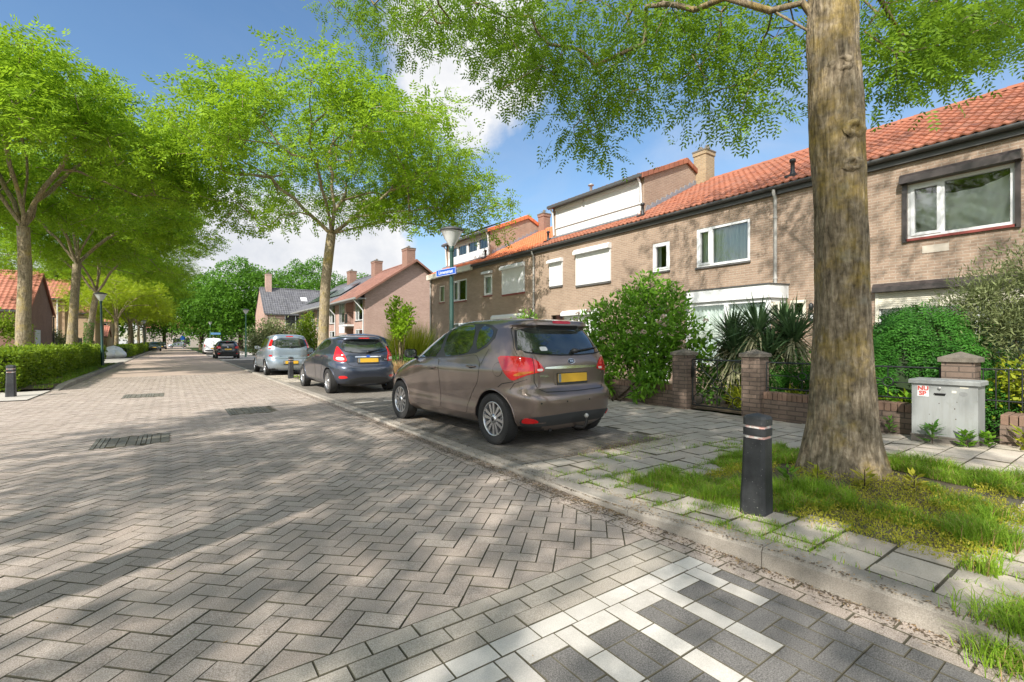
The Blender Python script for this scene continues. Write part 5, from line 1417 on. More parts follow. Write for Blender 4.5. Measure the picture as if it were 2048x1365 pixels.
# --- pink brick houses with balconies beyond the terrace
PX0, PXR, PXB, PE, PR = 11.6, 15.6, 19.6, 5.0, 7.75
def pink_house(label, y0, y1, near, tile):
    root = thing('balcony_house', label, 'house', (PX0, (y0+y1)/2, 0.0), 0, 'pink brick houses with balconies')
    y = lambda t: y0+(y1-y0)*t
    holes = [(y(.06), y(.30), 3.0, 4.75), (y(.06), y(.30), 0.8, 2.35), (y(.36), y(.62), 2.75, 4.7), (y(.36), y(.62), 0.1, 2.45), (y(.68), y(.9), 2.1, 4.7), (y(.68), y(.9), 0.8, 2.0)]
    w = MB(); wall_x(w, PX0, y0, y1, 0, PE, holes, depth=0.1)
    for yy, f in ((y0, 1), (y1, -1)):
        pts = [(PX0, yy, 0), (PXB, yy, 0), (PXB, yy, PE), (PXR, yy, PR), (PX0, yy, PE)]; w.add(pts if f > 0 else pts[::-1], [(0, 1, 2, 3, 4)])
    w.add([(PXB, y0, 0), (PXB, y1, 0), (PXB, y1, PE), (PXB, y0, PE)], [(0, 1, 2, 3)])
    for (ya, yb, za, zb) in holes[2:4]:                 # recessed loggias
        X = PX0+1.1
        w.add([(X, ya, za), (X, yb, za), (X, yb, zb), (X, ya, zb)], [(3, 2, 1, 0)]); w.add([(PX0+.1, ya, za), (X, ya, za), (X, ya, zb), (PX0+.1, ya, zb)], [(0, 1, 2, 3)]); w.add([(PX0+.1, yb, za), (X, yb, za), (X, yb, zb), (PX0+.1, yb, zb)], [(3, 2, 1, 0)]); w.add([(PX0+.1, ya, zb), (X, ya, zb), (X, yb, zb), (PX0+.1, yb, zb)], [(0, 1, 2, 3)]); w.add([(PX0+.1, ya, za), (X, ya, za), (X, yb, za), (PX0+.1, yb, za)], [(3, 2, 1, 0)])
    w.build('wall', BRICK_PINK, root)
    for k in (0, 1): window_x(root, PX0, *holes[k], splits=(y(.22),), sill=SILLGREY, curtain='sides')
    ya, yb = y(.68), y(.9)
    window_x(root, PX0, ya, yb, 2.95, 4.7, sill=None, curtain='full', splits=(y(.83),)); pnl = MB(); pnl.box((PX0+0.02, ya, 2.1), (PX0+0.08, yb, 2.947)); pnl.build('wall_panel', WHITE, root)
    window_x(root, PX0, ya, yb, 0.8, 2.0, sill=SILLGREY, curtain='full')
    b = MB(); b.box((PX0-0.55, y(.34), 2.6), (PX0-0.001, y(.64), 2.745)); bo = b.build('balcony', WHITE, root)
    r = MB(); r.box((PX0-0.52, y(.345), 3.62), (PX0-0.49, y(.635), 3.66))
    n = 14
    for k in range(n+1): yy = y(.345)+(y(.635)-y(.345))*k/n; r.box((PX0-0.515, yy, 2.745), (PX0-0.497, yy+0.018, 3.62))
    for yy in (y(.345), y(.63)): r.box((PX0-0.49, yy, 3.62), (PX0-0.001, yy+0.03, 3.66)); r.box((PX0-0.3, yy+0.004, 2.745), (PX0-0.28, yy+0.02, 3.62))
    if near: r.box((PX0-0.53, y(.345), 2.85), (PX0-0.521, y(.42), 3.55))
    r.build('railing', IRON, bo)
    t = MB(); U = Vector((PXR-(PX0-0.75), 0, PR-PE+0.45)); tiled(t, (PX0-0.75, y0-(0.35 if near else 0), PE-0.42), (0, 1, 0), U, U.length, 15, y1-y0+(0.35 if near else 0), 30)
    t.add([(PXR, y0-0.3*near, PR+.03), (PXR, y1, PR+.03), (PXB+0.6, y1, PE-.3), (PXB+0.6, y0-0.3*near, PE-.3)], [(0, 1, 2, 3)]); ridge_tiles(t, (PXR, y0-0.35*near, PR+0.05), (PXR, y1, PR+0.05))
    if near:
        for P, Q in (((PX0-0.75, PE-.42), (PXR, PR+.03)), ((PXR, PR+.03), (PXB+0.6, PE-.3))):
            t.prism([(P[0], P[1]-0.1), (Q[0], Q[1]-0.1), (Q[0], Q[1]+0.06), (P[0], P[1]+0.06)], y0-0.42, y0-0.33, axis='y')
    t.build('roof', tile, root)
    sf = MB(); sf.box((PX0-0.7, y0-0.3*near, PE-0.46), (PX0-0.001, y1, PE-0.40)); sf.box((PX0-0.86, y0-0.3*near, PE-0.5), (PX0-0.74, y1, PE-0.38)); sf.build('gutter', GREYZINC, root)
    p = MB(); p.tube([(PX0-0.8, y0+0.15, PE-0.48), (PX0-0.08, y0+0.15, PE-1.3), (PX0-0.08, y0+0.15, 0.05)], 0.05, 8); p.build('downpipe', WHITE, root)
    chimney(root, PXR-0.3, y0+(0.55 if near else 0.3), PR-0.6, PR+1.0, 0.7, 1.0, BRICK_BROWN, 1)
    return root
pk = pink_house('pink brick gable house with brown tiled roof beside the terrace end', 35.0, 42.5, 1, TILE_BROWN)
pk2 = pink_house('pink brick balcony house with grey roof, second from the terrace', 42.5, 50.0, 0, TILE_SLATE)
pk3 = pink_house('farthest pink brick balcony house of its row, behind the street tree trunk', 50.0, 57.5, 0, TILE_SLATE)
for rt, y0 in ((pk2, 42.5), (pk3, 50.0)):
    s_ = MB(); U = Vector((PXR-(PX0-0.75), 0, PR-PE+0.45)).normalized(); N_ = Vector((-U.z, 0, U.x))
    for k in range(5):
        p = Vector((PX0-0.75, 0, PE-0.42))+U*1.6+N_*0.14; q0 = p+U*2.2; ya, yb = y0+0.6+k*1.15, y0+0.6+k*1.15+1.08
        s_.add([(p.x, ya, p.z), (p.x, yb, p.z), (q0.x, yb, q0.z), (q0.x, ya, q0.z), (p.x, ya, p.z-.05), (p.x, yb, p.z-.05), (q0.x, yb, q0.z-.05), (q0.x, ya, q0.z-.05)], [(0, 1, 2, 3), (0, 4, 5, 1), (1, 5, 6, 2), (2, 6, 7, 3), (3, 7, 4, 0)])
    s_.build('solar_panel', SOLAR, rt)

def gable_house(name, label, x0, x1, y0, y1, ze, zr, brick, tile, ridge='x', wins=(), chim=None, over=0.25, cat='house'):
    """house with ridge along x (gable faces +-x) or along y; wins: (face, a0, a1, z0, z1) on faces 's' (y0) or 'w' (x0) or 'e' (x1)"""
    root = thing(name, label, cat, ((x0+x1)/2, (y0+y1)/2, 0))
    w = MB()
    if ridge == 'x':
        ym = (y0+y1)/2
        for x, f in ((x0, -1), (x1, 1)):
            pts = [(x, y0, 0), (x, y1, 0), (x, y1, ze), (x, ym, zr), (x, y0, ze)]; w.add(pts if f > 0 else pts[::-1], [(0, 1, 2, 3, 4)])
        for y, f in ((y0, 1), (y1, -1)): w.add([(x0, y, 0), (x1, y, 0), (x1, y, ze), (x0, y, ze)][::f], [(0, 1, 2, 3)])
    else:
        xm = (x0+x1)/2
        for y, f in ((y0, 1), (y1, -1)):
            pts = [(x0, y, 0), (x1, y, 0), (x1, y, ze), (xm, y, zr), (x0, y, ze)]; w.add(pts if f > 0 else pts[::-1], [(0, 1, 2, 3, 4)])
        for x, f in ((x0, -1), (x1, 1)): w.add([(x, y0, 0), (x, y1, 0), (x, y1, ze), (x, y0, ze)][::f], [(0, 1, 2, 3)])
    w.build('wall', brick, root)
    t = MB(); dz = 0.05
    if ridge == 'x':
        sl = (zr-ze)/(ym-y0); U = Vector((0, ym-y0+over, zr-ze+sl*over))
        tiled(t, (x1+over*.4, y0-over, ze-sl*over+dz), (-1, 0, 0), U, U.length, 14, x1-x0+over*.8, int((x1-x0)/0.28), amp=0.035)
        t.add([(x0-over*.4, ym, zr+dz), (x1+over*.4, ym, zr+dz), (x1+over*.4, y1+over, ze-sl*over+dz), (x0-over*.4, y1+over, ze-sl*over+dz)], [(0, 1, 2, 3)])
        ridge_tiles(t, (x0, ym, zr+.08), (x1+over*.4, ym, zr+.08))
        for P, Q in (((y0-over, ze-sl*over), (ym, zr)), ((ym, zr), (y1+over, ze-sl*over))): t.prism([(P[0], P[1]-0.13), (Q[0], Q[1]-0.13), (Q[0], Q[1]+0.08), (P[0], P[1]+0.08)], x1+over*.4, x1+over*.4+0.06, axis='x')
    else:
        sl = (zr-ze)/(xm-x0); U = Vector((xm-x0+over, 0, zr-ze+sl*over))
        tiled(t, (x0-over, y0-over*.4, ze-sl*over+dz), (0, 1, 0), U, U.length, 14, y1-y0+over*.8, int((y1-y0)/0.28), amp=0.035)
        t.add([(xm, y0-over*.4, zr+dz), (xm, y1+over*.4, zr+dz), (x1+over, y1+over*.4, ze-sl*over+dz), (x1+over, y0-over*.4, ze-sl*over+dz)], [(0, 1, 2, 3)])
        ridge_tiles(t, (xm, y0, zr+.08), (xm, y1, zr+.08))
    t.build('roof', tile, root)
    g = MB()
    if ridge == 'x': g.box((x0, y0-over-0.1, ze-sl*over-0.1), (x1+over*.4, y0-over-.005, ze-sl*over+0.03))
    else: g.box((x0-over-0.1, y0, ze-sl*over-0.1), (x0-over-.005, y1, ze-sl*over+0.03))
    g.build('gutter', GUTTER, root)
    for (face, a0, a1, z0, z1) in wins:
        f = MB(); fw = 0.07
        def bx(a, b, c, d, o0, o1):
            if face == 's': f.box((a, y0-o1, c), (b, y0-o0, d))
            elif face == 'e': f.box((x1+o0, a, c), (x1+o1, b, d))
            else: f.box((x0-o1, a, c), (x0-o0, b, d))
        bx(a0, a0+fw, z0, z1, 0.001, .04); bx(a1-fw, a1, z0, z1, 0.001, .04); bx(a0+fw, a1-fw, z0, z0+fw, 0.001, .04); bx(a0+fw, a1-fw, z1-fw, z1, 0.001, .04); bx((a0+a1)/2-fw/2, (a0+a1)/2+fw/2, z0+fw, z1-fw, 0.001, .04)
        wo = f.build('window', WHITE, root)
        f = MB(); bx(a0+fw, a1-fw, z0+fw, z1-fw, 0.001, .012); f.build('pane', CARGLASS, wo)
    if chim: chimney(root, *chim)
    return root
# slate roofed house closing the right side, seen between the trees
sl_ = gable_house('slate_roof_house', 'pink brick house with dark grey roof and chimney beyond the balcony houses', 9.6, 20.0, 68.0, 76.0, 5.2, 8.7, BRICK_PINK, TILE_SLATE, 'x', [('s', 12.0, 14.6, 2.9, 5.0), ('s', 16.6, 18.8, 2.9, 5.0), ('s', 12.0, 14.6, 0.8, 2.2)], (10.6, 71.8, 8.0, 10.6, 0.7, 0.9, BRICK_PINK, 1))
q = MB(); q.box((10.6, 66.6, 0), (13.2, 67.999, 2.5)); q.build('porch', BRICK_PINK, sl_)
q = MB(); q.add([(14.4, 70.0, 7.05), (15.2, 70.0, 7.05), (15.2, 70.6, 7.6), (14.4, 70.6, 7.6)], [(0, 1, 2, 3)]); q.build('roof_light', WHITE, sl_)
# left side of the street
lh = gable_house('gable_house', 'brown brick house with orange roof behind the leftmost tree trunk', -19.0, -8.2, 46.5, 55.0, 3.7, 6.6, BRICK_BROWN, TILE_LEFT, 'x', [])
q = MB(); q.box((-8.199, 48.6, 0.0), (-8.15, 50.2, 2.25)); q.build('door', WHITE, lh)
q = MB(); q.tube([(-8.12, 54.9, 3.5), (-8.12, 54.9, 0)], 0.05, 8); q.build('downpipe', GUTTER, lh)
gable_house('garden_shed', 'small brown gabled shed at the left edge before the orange roofed house', -14.0, -11.2, 39.5, 42.5, 2.1, 3.3, BRICK_BROWN, TILE_BROWN, 'x', [], cat='shed')
bh = gable_house('ochre_house', 'ochre brick house with red roof between the first two left trunks', -19.0, -8.4, 62.0, 70.0, 5.6, 7.6, BRICK_OCHRE, TILE_LEFT, 'x', [])
q = MB(); q.tube([(-8.9, 61.9, 5.5), (-8.9, 61.9, 1.0)], 0.06, 8); q.build('downpipe', WHITE, bh)
q = MB(); q.lathe([(0.15, 0), (0.15, 1.0), (0.2, 1.05), (0.0, 1.2)], (-9.6, 66, 7.5), 10); q.build('flue', BLACKPL, bh)
gable_house('ochre_house', 'flat topped ochre brick house between the second and third left trunks', -16.0, -8.4, 84.0, 94.0, 5.2, 5.6, BRICK_OCHRE, TILE_BROWN, 'x', [])
gable_house('red_roof_house', 'low ochre house with red roof and two windows behind the left lamp post', -20.0, -9.2, 112.0, 122.0, 5.2, 8.6, BRICK_OCHRE, TILE_LEFT, 'x', [('s', -14.6, -12.2, 2.6, 4.8), ('s', -11.0, -9.6, 3.0, 4.8)])
gable_house('red_roof_house', 'small lower house with red roof in front of the low ochre house', -14.0, -8.6, 100.0, 106.0, 2.4, 4.0, BRICK_OCHRE, TILE_LEFT, 'x', [])
gable_house('end_house', 'long white fronted house with red roof closing the far end of the street', -6.0, 26.0, 158.0, 168.0, 5.2, 7.8, simple('white_render', (0.42, 0.36, 0.32), 0.8, var=0.1), TILE_LEFT, 'x', [('s', 0, 4, 0.8, 2.6), ('s', 8, 13, 0.8, 2.6), ('s', 3, 6, 3.3, 4.8), ('s', 10, 13, 3.3, 4.8)])
# ------------------------------------------------------------------ street furniture
def bollard(name, label, x, y, z, h=0.76, lean=0.0, group='black wooden bollards', rz=0.0):
    root = thing(name, label, 'bollard', (x, y, z), rz, group)
    def ring(w, zz): 
        c = w*0.28
        return [(w, w-c, zz), (w-c, w, zz), (-w+c, w, zz), (-w, w-c, zz), (-w, -w+c, zz), (-w+c, -w, zz), (w-c, -w, zz), (w, -w+c, zz)]
    def lump(segs):
        m_ = MB(); vs = []
        for w, zz in segs: vs += ring(w, zz)
        n = len(segs)
        m_.add(vs, [(i*8+k, i*8+(k+1) % 8, (i+1)*8+(k+1) % 8, (i+1)*8+k) for i in range(n-1) for k in range(8)]); m_.add(vs[-8:], [tuple(range(8))]); return m_
    g0, g1, g2, g3 = h*0.755, h*0.785, h*0.855, h*0.885
    lump([(0.088, -0.1), (0.086, 0.16*h), (0.079, 0.45*h), (0.075, g0), (0.062, g0+0.004), (0.062, g1-0.004), (0.077, g1), (0.077, g2), (0.062, g2+0.004), (0.062, g3-0.004), (0.077, g3), (0.077, h-0.035), (0.066, h-0.018), (0.0, h)]).build('post', BOLLARD, root, local=True)
    for a, b in ((g0, g1), (g2, g3)): lump([(0.068, a+0.001), (0.068, b-0.001)]).build('reflective_band', BAND, root, local=True)
    root.rotation_euler = (RAD(lean), RAD(lean*0.6), rz)
    return root
bollard('bollard', 'worn black bollard with two white bands in the grass before the near tree', 3.38, 1.74, zp(1.74)-0.01, 0.72, 0.8, rz=RAD(4))
bollard('bollard', 'black bollard with white bands in front of the clipped hedge at the left edge', -3.12, 16.1, 0.02, 0.76)
bollard('bollard', 'black bollard standing behind the blue hatchback and before the silver car', 3.42, 18.3, 0.03, 0.78, 0.5)
bollard('bollard', 'plain dark post on the far side of the silver car beside the street tree', 5.3, 19.6, 0.03, 0.9)
bollard('bollard', 'first of the two tiny bollards by the white van far down the street', 3.3, 69.0, 0.02, 0.8)
bollard('bollard', 'second of the two tiny bollards by the white van far down the street', 3.3, 72.5, 0.02, 0.8)

LAMPGLASS = simple('lamp_opal', (0.62, 0.63, 0.62), 0.3, var=0.05, coat=0.5)
def lamp(label, x, y, h=3.95, paint=None, detail=True, lean=0):
    paint = paint or GREENP
    root = thing('street_lamp', label, 'street lamp', (x, y, 0.02), 0, 'green lamp posts')
    p = MB(); p.tube([(0, 0, -0.05), (0, 0, 0.9), (0, 0, 0.93), (0, 0, h-0.42)], [0.075, 0.07, 0.058, 0.045], 14); p.lathe([(0.055, 0), (0.06, 0.02), (0.06, 0.10), (0.05, 0.12)], (0, 0, h-0.54), 14); p.box((0.055, -0.05, 0.35), (0.078, 0.05, 0.75), bev=0.006)
    p.build('post', paint, root, local=True)
    b = MB(); b.lathe([(0.055, h-0.42), (0.09, h-0.37), (0.16, h-0.26), (0.235, h-0.10), (0.26, h-0.07)], (0, 0, 0), 24); b.build('lamp_shade', LAMPGLASS, root, local=True)
    c = MB(); c.lathe([(0.262, h-0.075), (0.285, h-0.06), (0.285, h-0.035), (0.20, h+0.015), (0.08, h+0.045), (0.0, h+0.05)], (0, 0, 0), 24); c.lathe([(0.27, h-0.074), (0.09, h-0.072), (0.09, h-0.12), (0.0, h-0.12)], (0, 0, 0), 20); c.build('lamp_cap', GUTTER, root, local=True)
    root.rotation_euler = (0, RAD(lean), 0)
    return root
l1 = lamp('green lamp post with a blue street name plate behind the brown car', 5.38, 9.98, 3.98)
# name plate clamped to the post: its own thing
sg = thing('street_sign', 'blue street name plate with white lettering fixed to the lamp post', 'sign', (5.38, 9.98, 2.98))
th = math.atan2(0.30, 1.0)
dirv = Vector((0.128, -0.99, 0)).normalized(); nrmv = Vector((dirv.y, -dirv.x, 0))      # plate faces the road corner
M = Matrix(((dirv.x, 0, nrmv.x, nrmv.x*0.065), (dirv.y, 0, nrmv.y, nrmv.y*0.065), (0, 1, 0, 0), (0, 0, 0, 1)))
mb = MB(); mb.box((-0.53, -0.085, 0.0), (0.27, 0.085, 0.02), M=M, bev=0.004); pl = mb.build('plate', SIGNBLUE, sg, local=True)
mb = MB()
for a, b in (((-0.523, 0.07, 0.0185), (0.263, 0.078, 0.0222)), ((-0.523, -0.078, 0.0185), (0.263, -0.07, 0.0222)), ((-0.523, -0.0695, 0.0185), (-0.515, 0.0695, 0.0222)), ((0.255, -0.0695, 0.0185), (0.263, 0.0695, 0.0222))): mb.box(a, b, M=M)
mb.build('plate_border', WHITE, pl, local=True)
text_mesh('Linnenstraat', 0.118, WHITE, pl, 'street_name', M @ Matrix.Translation((-0.13, 0.0, 0.0205)), 0.0012, bold=0.0012)
mb = MB(); mb.lathe([(0.056, -0.05), (0.064, -0.045), (0.064, 0.045), (0.056, 0.05)], (0, 0, 0), 16); mb.build('clamp', SIGNBLUE, sg, local=True)
lamp('green lamp post standing in the clipped left hedge', -3.0, 33.0, 3.9, lean=-1.2)
lamp('pale green lamp post behind the black hatchback, in front of the round bush', 5.4, 49.0, 4.3, GREENFAR)
lamp('tiny pale lamp post with a blue plate beyond the white van', 4.6, 84.0, 4.4, GREENFAR)
lamp('tiny lamp post among the left trunks beyond the second hedge', -3.0, 78.0, 4.2)
sg2 = thing('street_sign', 'tiny pale blue plate on the lamp post beyond the white van', 'sign', (4.9, 83.9, 2.6))
mb = MB(); mb.box((4.66, 83.88, 2.52), (5.9, 83.92, 2.82)); mb.build('plate', simple('sign_pale', (0.12, 0.28, 0.5), 0.4), sg2)
sg3 = thing('traffic_sign', 'small round dark traffic sign on a post at the far end of the street', 'sign', (1.6, 110, 0))
mb = MB(); mb.tube([(1.6, 110, 0), (1.6, 110, 2.5)], 0.04, 8); mb.build('post', GREYZINC, sg3)
mb = MB(); mb.lathe([(0.42, -0.02), (0.42, 0.02)], (1.6, 109.93, 2.2), 20, 0, 'y'); mb.build('disc', SIGNBLUE, sg3)

# ---- grey utility cabinet
CX, CY0, CY1 = 7.50, 1.32, 1.92
cz = zp(1.6)
cab = thing('utility_cabinet', 'grey steel utility cabinet with a red sticker against the garden wall', 'cabinet', (7.68, 1.62, cz))
mb = MB(); mb.box((CX, CY0, cz+0.06), (CX+0.34, CY1, cz+0.70), bev=0.006); mb.build('body', CABGREY, cab)
mb = MB(); mb.box((CX-0.03, CY0-0.025, cz+0.702), (CX+0.37, CY1+0.025, cz+0.755), bev=0.012); mb.build('lid', CABGREY, cab)
mb = MB(); mb.box((CX-0.006, CY0-0.004, cz-0.05), (CX+0.34, CY1+0.004, cz+0.058)); mb.box((CX-0.012, CY0-0.01, cz+0.061), (CX-0.0005, CY1+0.01, cz+0.078)); mb.build('base', simple('cabinet_base', (0.15, 0.13, 0.11), 0.8, var=0.3), cab)
mb = MB(); mb.lathe([(0.017, -0.012), (0.015, -0.016), (0.0, -0.016)], (CX, 1.655, cz+0.655), 16, 0, 'x'); mb.lathe([(0.004, -0.006), (0.0, -0.007)], (CX, 1.655, cz+0.63), 8, 1, 'x'); mb.build('lock', [GREYZINC, BLACKPL], cab)
mb = MB(); mb.box((CX-0.004, 1.605, cz+0.565), (CX-0.0005, 1.70, cz+0.585)); mb.box((CX-0.016, 1.60, cz+0.583), (CX-0.0005, 1.705, cz+0.594)); mb.build('handle', [SEAM], cab)
mb = MB(); mb.box((CX-0.0022, 1.755, cz+0.545), (CX-0.0006, 1.865, cz+0.675)); st = mb.build('sticker', WHITE, cab)
TM = lambda y, z: Matrix.Translation((CX-0.0026-7.68, y-1.62, z-cz)) @ Matrix(((0, 0, -1, 0), (-1, 0, 0, 0), (0, 1, 0, 0), (0, 0, 0, 1)))
text_mesh('NU', 0.072, STICKRED, st, 'sticker_letters', TM(1.81, cz+0.642), 0.0006, bold=0.003); text_mesh('SP', 0.072, STICKRED, st, 'sticker_letters', TM(1.815, cz+0.580), 0.0006, bold=0.003)
mb = MB(); mb.box((CX-0.002, 1.40, cz+0.668), (CX-0.0006, 1.475, cz+0.682)); mb.box((CX-0.002, 1.505, cz+0.606), (CX-0.0006, 1.545, cz+0.632)); mb.build('label_strip', CREAM, cab)
mb = MB(); mb.prism([(1.445+.038*math.cos(t), cz+.60+.026*math.sin(t)) for t in np.linspace(0, 6.283, 19)[:-1]], CX-0.0018, CX-0.0006, axis='x'); mb.build('glue_residue', simple('residue', (0.20, 0.205, 0.20), 0.8, var=.2, vscale=20), cab)
mb = MB()
for yy, zz, rr_ in ((1.66, .47, .005), (1.5, .5, .004), (1.52, .42, .006), (1.51, .30, .005), (1.75, .33, .004)): mb.prism([(yy+rr_*math.cos(t), cz+zz+rr_*1.4*math.sin(t)) for t in np.linspace(0, 6.283, 9)[:-1]], CX-0.0018, CX-0.0006, axis='x')
mb.build('rust_spots', simple('rust', (0.07, 0.05, 0.035), 0.9), cab)

# ---- garden walls, pillars, gate, iron panels
def garden_wall(label, y0, y1, h, x0=WALLX, th=0.22, coping=True, mat=None, name='garden_wall'):
    root = thing(name, label, 'garden wall', ((x0+x0+th)/2, (y0+y1)/2, 0.0))
    mb = MB(); mb.box((x0, y0, -0.1), (x0+th, y1, h-0.115)); mb.build('wall', mat or BRICK_GARDEN, root)
    c = MB(); y = y0+0.004                            # brick-on-edge course
    while y < y1-0.03:
        b = min(y+0.064, y1); c.box((x0-0.004+random.gauss(0, .003), y, h-0.112), (x0+th+0.004, b, h+random.gauss(0, .004)), bev=0.006); y += 0.075
    c.build('coping', simple('edge_brick', (0.185, 0.115, 0.08), 0.9, var=0.45, vscale=9, bumps=0.4), root)
    return root
def pillar(label, yc, h=1.06, w=0.31, x0=WALLX-0.07):
    root = thing('gate_pillar', label, 'pillar', (x0+w/2, yc, 0.0), 0, 'brick garden pillars with stone caps')
    mb = MB(); mb.box((x0, yc-w/2, -0.1), (x0+w, yc+w/2, h)); mb.build('pillar_body', BRICK_GARDEN, root)
    c = MB(); o = 0.03; a = (x0-o, yc-w/2-o); b = (x0+w+o, yc+w/2+o); cx, cy = x0+w/2, yc
    vs = [(a[0], a[1], h), (b[0], a[1], h), (b[0], b[1], h), (a[0], b[1], h), (a[0], a[1], h+0.055), (b[0], a[1], h+0.055), (b[0], b[1], h+0.055), (a[0], b[1], h+0.055), (cx, cy, h+0.13)]
    c.add(vs, [(3, 2, 1, 0), (0, 1, 5, 4), (1, 2, 6, 5), (2, 3, 7, 6), (3, 0, 4, 7), (4, 5, 8), (5, 6, 8), (6, 7, 8), (7, 4, 8)]); c.build('pillar_cap', COPING, root)
garden_wall('low brick garden wall under the big flowering shrub, left of the gate', 5.70, 11.0, 0.48)
garden_wall('low brick garden wall between the middle pillar and the grey cabinet', 1.75, 4.02, 0.48)
garden_wall('weathered low wall right of the grey cabinet under the railing', -3.0, 1.20, 0.46, x0=7.86, th=0.4)
garden_wall('long low brick garden wall hidden behind the parked cars', 11.0, 16.4, 0.48)
pillar('brick pillar left of the garden gate, half under the shrub', 5.56); pillar('brick pillar right of the garden gate', 4.18); pillar('brick pillar rising behind the grey utility cabinet', 1.58)
def ringpts(y, z, r, x, n=20): return [(x, y+r*math.cos(2*math.pi*k/n), z+r*math.sin(2*math.pi*k/n)) for k in range(n+1)]
gx = WALLX+0.09
gt = thing('garden_gate', 'black wrought iron gate with rings between two brick pillars', 'gate', (gx, 4.87, 0.1))
f = MB(); y0, y1, z0, z1 = 4.37, 5.38, 0.12, 0.98; r = 0.011
for a, b in (((y0, z0), (y1, z0)), ((y0, z1), (y1, z1)), ((y0, z0), (y0, z1)), ((y1, z0), (y1, z1))): f.tube([(gx, *a), (gx, *b)], 0.014, 8)
f.build('gate_frame', IRON, gt)
f = MB(); ym, zm = (y0+y1)/2, (z0+z1)/2
f.tube([(gx, ym, z0), (gx, ym, zm-0.09)], r*.8, 6); f.tube([(gx, ym, zm+0.09), (gx, ym, z1)], r*.8, 6); f.tube(ringpts(ym, zm, 0.085, gx), r*.8, 6)
for sy in (-1, 1):
    for sz in (-1, 1):
        c = (ym+sy*0.385, zm+sz*0.31); f.tube(ringpts(c[0], c[1], 0.095, gx), r*.8, 6)
        d = Vector((0, sy*0.385, sz*0.31)).normalized(); f.tube([(gx, ym+d.y*.087, zm+d.z*.087), (gx, c[0]-d.y*.097, c[1]-d.z*.097)], r*.7, 6)
    f.tube([(gx, ym+sy*0.087, zm), (gx, ym+sy*0.50, zm)], r*.6, 6)
f.build('scrollwork', IRON, gt)
f = MB(); f.box((gx-0.03, y1-0.02, zm+0.1), (gx+0.03, y1+0.012, zm+0.3)); f.build('latch', IRON, gt)
def iron_panel(label, ya, yb, z0, z1):
    root = thing('iron_railing', label, 'railing', (gx, (ya+yb)/2, z0), 0, 'low iron railings on the garden walls')
    f = MB()
    for z in (z0, z1): f.tube([(gx, ya, z), (gx, yb, z)], 0.012, 8)
    n = max(1, round((yb-ya)/0.95))
    for k in range(n+1): y = ya+(yb-ya)*k/n; f.tube([(gx, y, z0-0.06), (gx, y, z1)], 0.012, 8)
    f.build('rail', IRON, root)
    s_ = MB(); zm = (z0+z1)/2
    for k in range(n):
        a, b = ya+(yb-ya)*k/n, ya+(yb-ya)*(k+1)/n; ym = (a+b)/2
        s_.tube(ringpts(ym, zm, 0.06, gx), 0.008, 6)
        for sy, sz in ((0, 1), (0, -1), (1, 0), (-1, 0), (1, 1), (1, -1), (-1, 1), (-1, -1)):
            e = (ym+sy*(b-a)/2*0.98, zm+sz*(z1-z0)/2*0.98); d = Vector((0, e[0]-ym, e[1]-zm)).normalized()
            if sy*sz and (sy < 0) == (k % 2 == 0): continue
            s_.tube([(gx, ym+d.y*.06, zm+d.z*.06), (gx, *e)], 0.006, 5)
    s_.build('scrollwork', IRON, root)
iron_panel('low black iron railing on the wall right of the garden gate', 1.78, 3.99, 0.55, 0.97)
rl = thing('iron_railing', 'black upright bar railing on the weathered wall right of the cabinet', 'railing', (8.1, 0.2, 0.46), 0, 'low iron railings on the garden walls')
f = MB(); 
for z in (0.60, 0.98): f.tube([(8.1, 1.4, z), (8.1, -2.5, z)], 0.010, 6)
y = 1.38
while y > -2.5: f.tube([(8.1, y, 0.5), (8.1, y, 0.98)], 0.008, 6); y -= 0.11
f.build('rail', IRON, rl)
f = MB(); f.tube([(8.1, 0.75, 0.40), (8.1, 0.75, 1.15)], 0.022, 8); f.tube([(8.1, -1.0, 0.40), (8.1, -1.0, 1.15)], 0.022, 8); f.build('post', IRON, rl)

# ---- left side fences, bags
def plank_fence(label, pts, h, mat, group='brown plank fences on the left', base=0.05):
    a, b = Vector((*pts[0], 0)), Vector((*pts[1], 0)); L = (b-a).length; d = (b-a)/L
    root = thing('plank_fence', label, 'fence', tuple((a+b)/2), 0, group)
    ang = math.atan2(d.y, d.x); M = Matrix.Translation((a.x, a.y, base)) @ Matrix.Rotation(ang, 4, 'Z')
    m_ = MB(); x = 0.0
    while x < L-0.1: m_.box((x, -0.01+random.gauss(0, .003), 0.05), (x+0.13, 0.012, h+random.gauss(0, .01)), M=M); x += 0.14
    m_.build('boards', mat, root)
    x = 0.0; 
    while x <= L: 
        q = MB(); q.box((x-0.06, -0.08, -0.1), (x+0.06, -0.013, h+0.08), M=M); q.build('post', mat, root); x += 1.9
plank_fence('dark plank fence at the left edge before the brown gabled shed', (( -13.5, 38.5), (-9.2, 38.5)), 1.8, WOODBROWN)
plank_fence('grey plank fence between the second and third left trunks', ((-9.0, 58.0), (-9.0, 78.0)), 1.8, WOODGREY)
plank_fence('brown plank fence right of the third left trunk', ((-9.0, 80.0), (-9.0, 108.0)), 1.8, WOODBROWN)
gw = thing('garden_wall', 'pale garden wall beside the brown gabled house on the left', 'garden wall', (-8.4, 57.5, 0))
mb = MB(); mb.box((-14, 57.4, 0), (-8.3, 57.6, 2.0)); mb.box((-14.03, 57.36, 2.0), (-8.27, 57.64, 2.06)); mb.build('wall', simple('pale_wall', (0.55, 0.45, 0.36), 0.9, var=0.15), gw)
bags = [(-4.3, 50.4, 0.55, 'white rubble sack with crumpled top, front left of the heap'), (-3.6, 50.6, 0.5, 'white rubble sack slumped at the front right of the heap'), (-4.0, 51.2, 0.72, 'tallest white rubble sack at the back of the heap')]
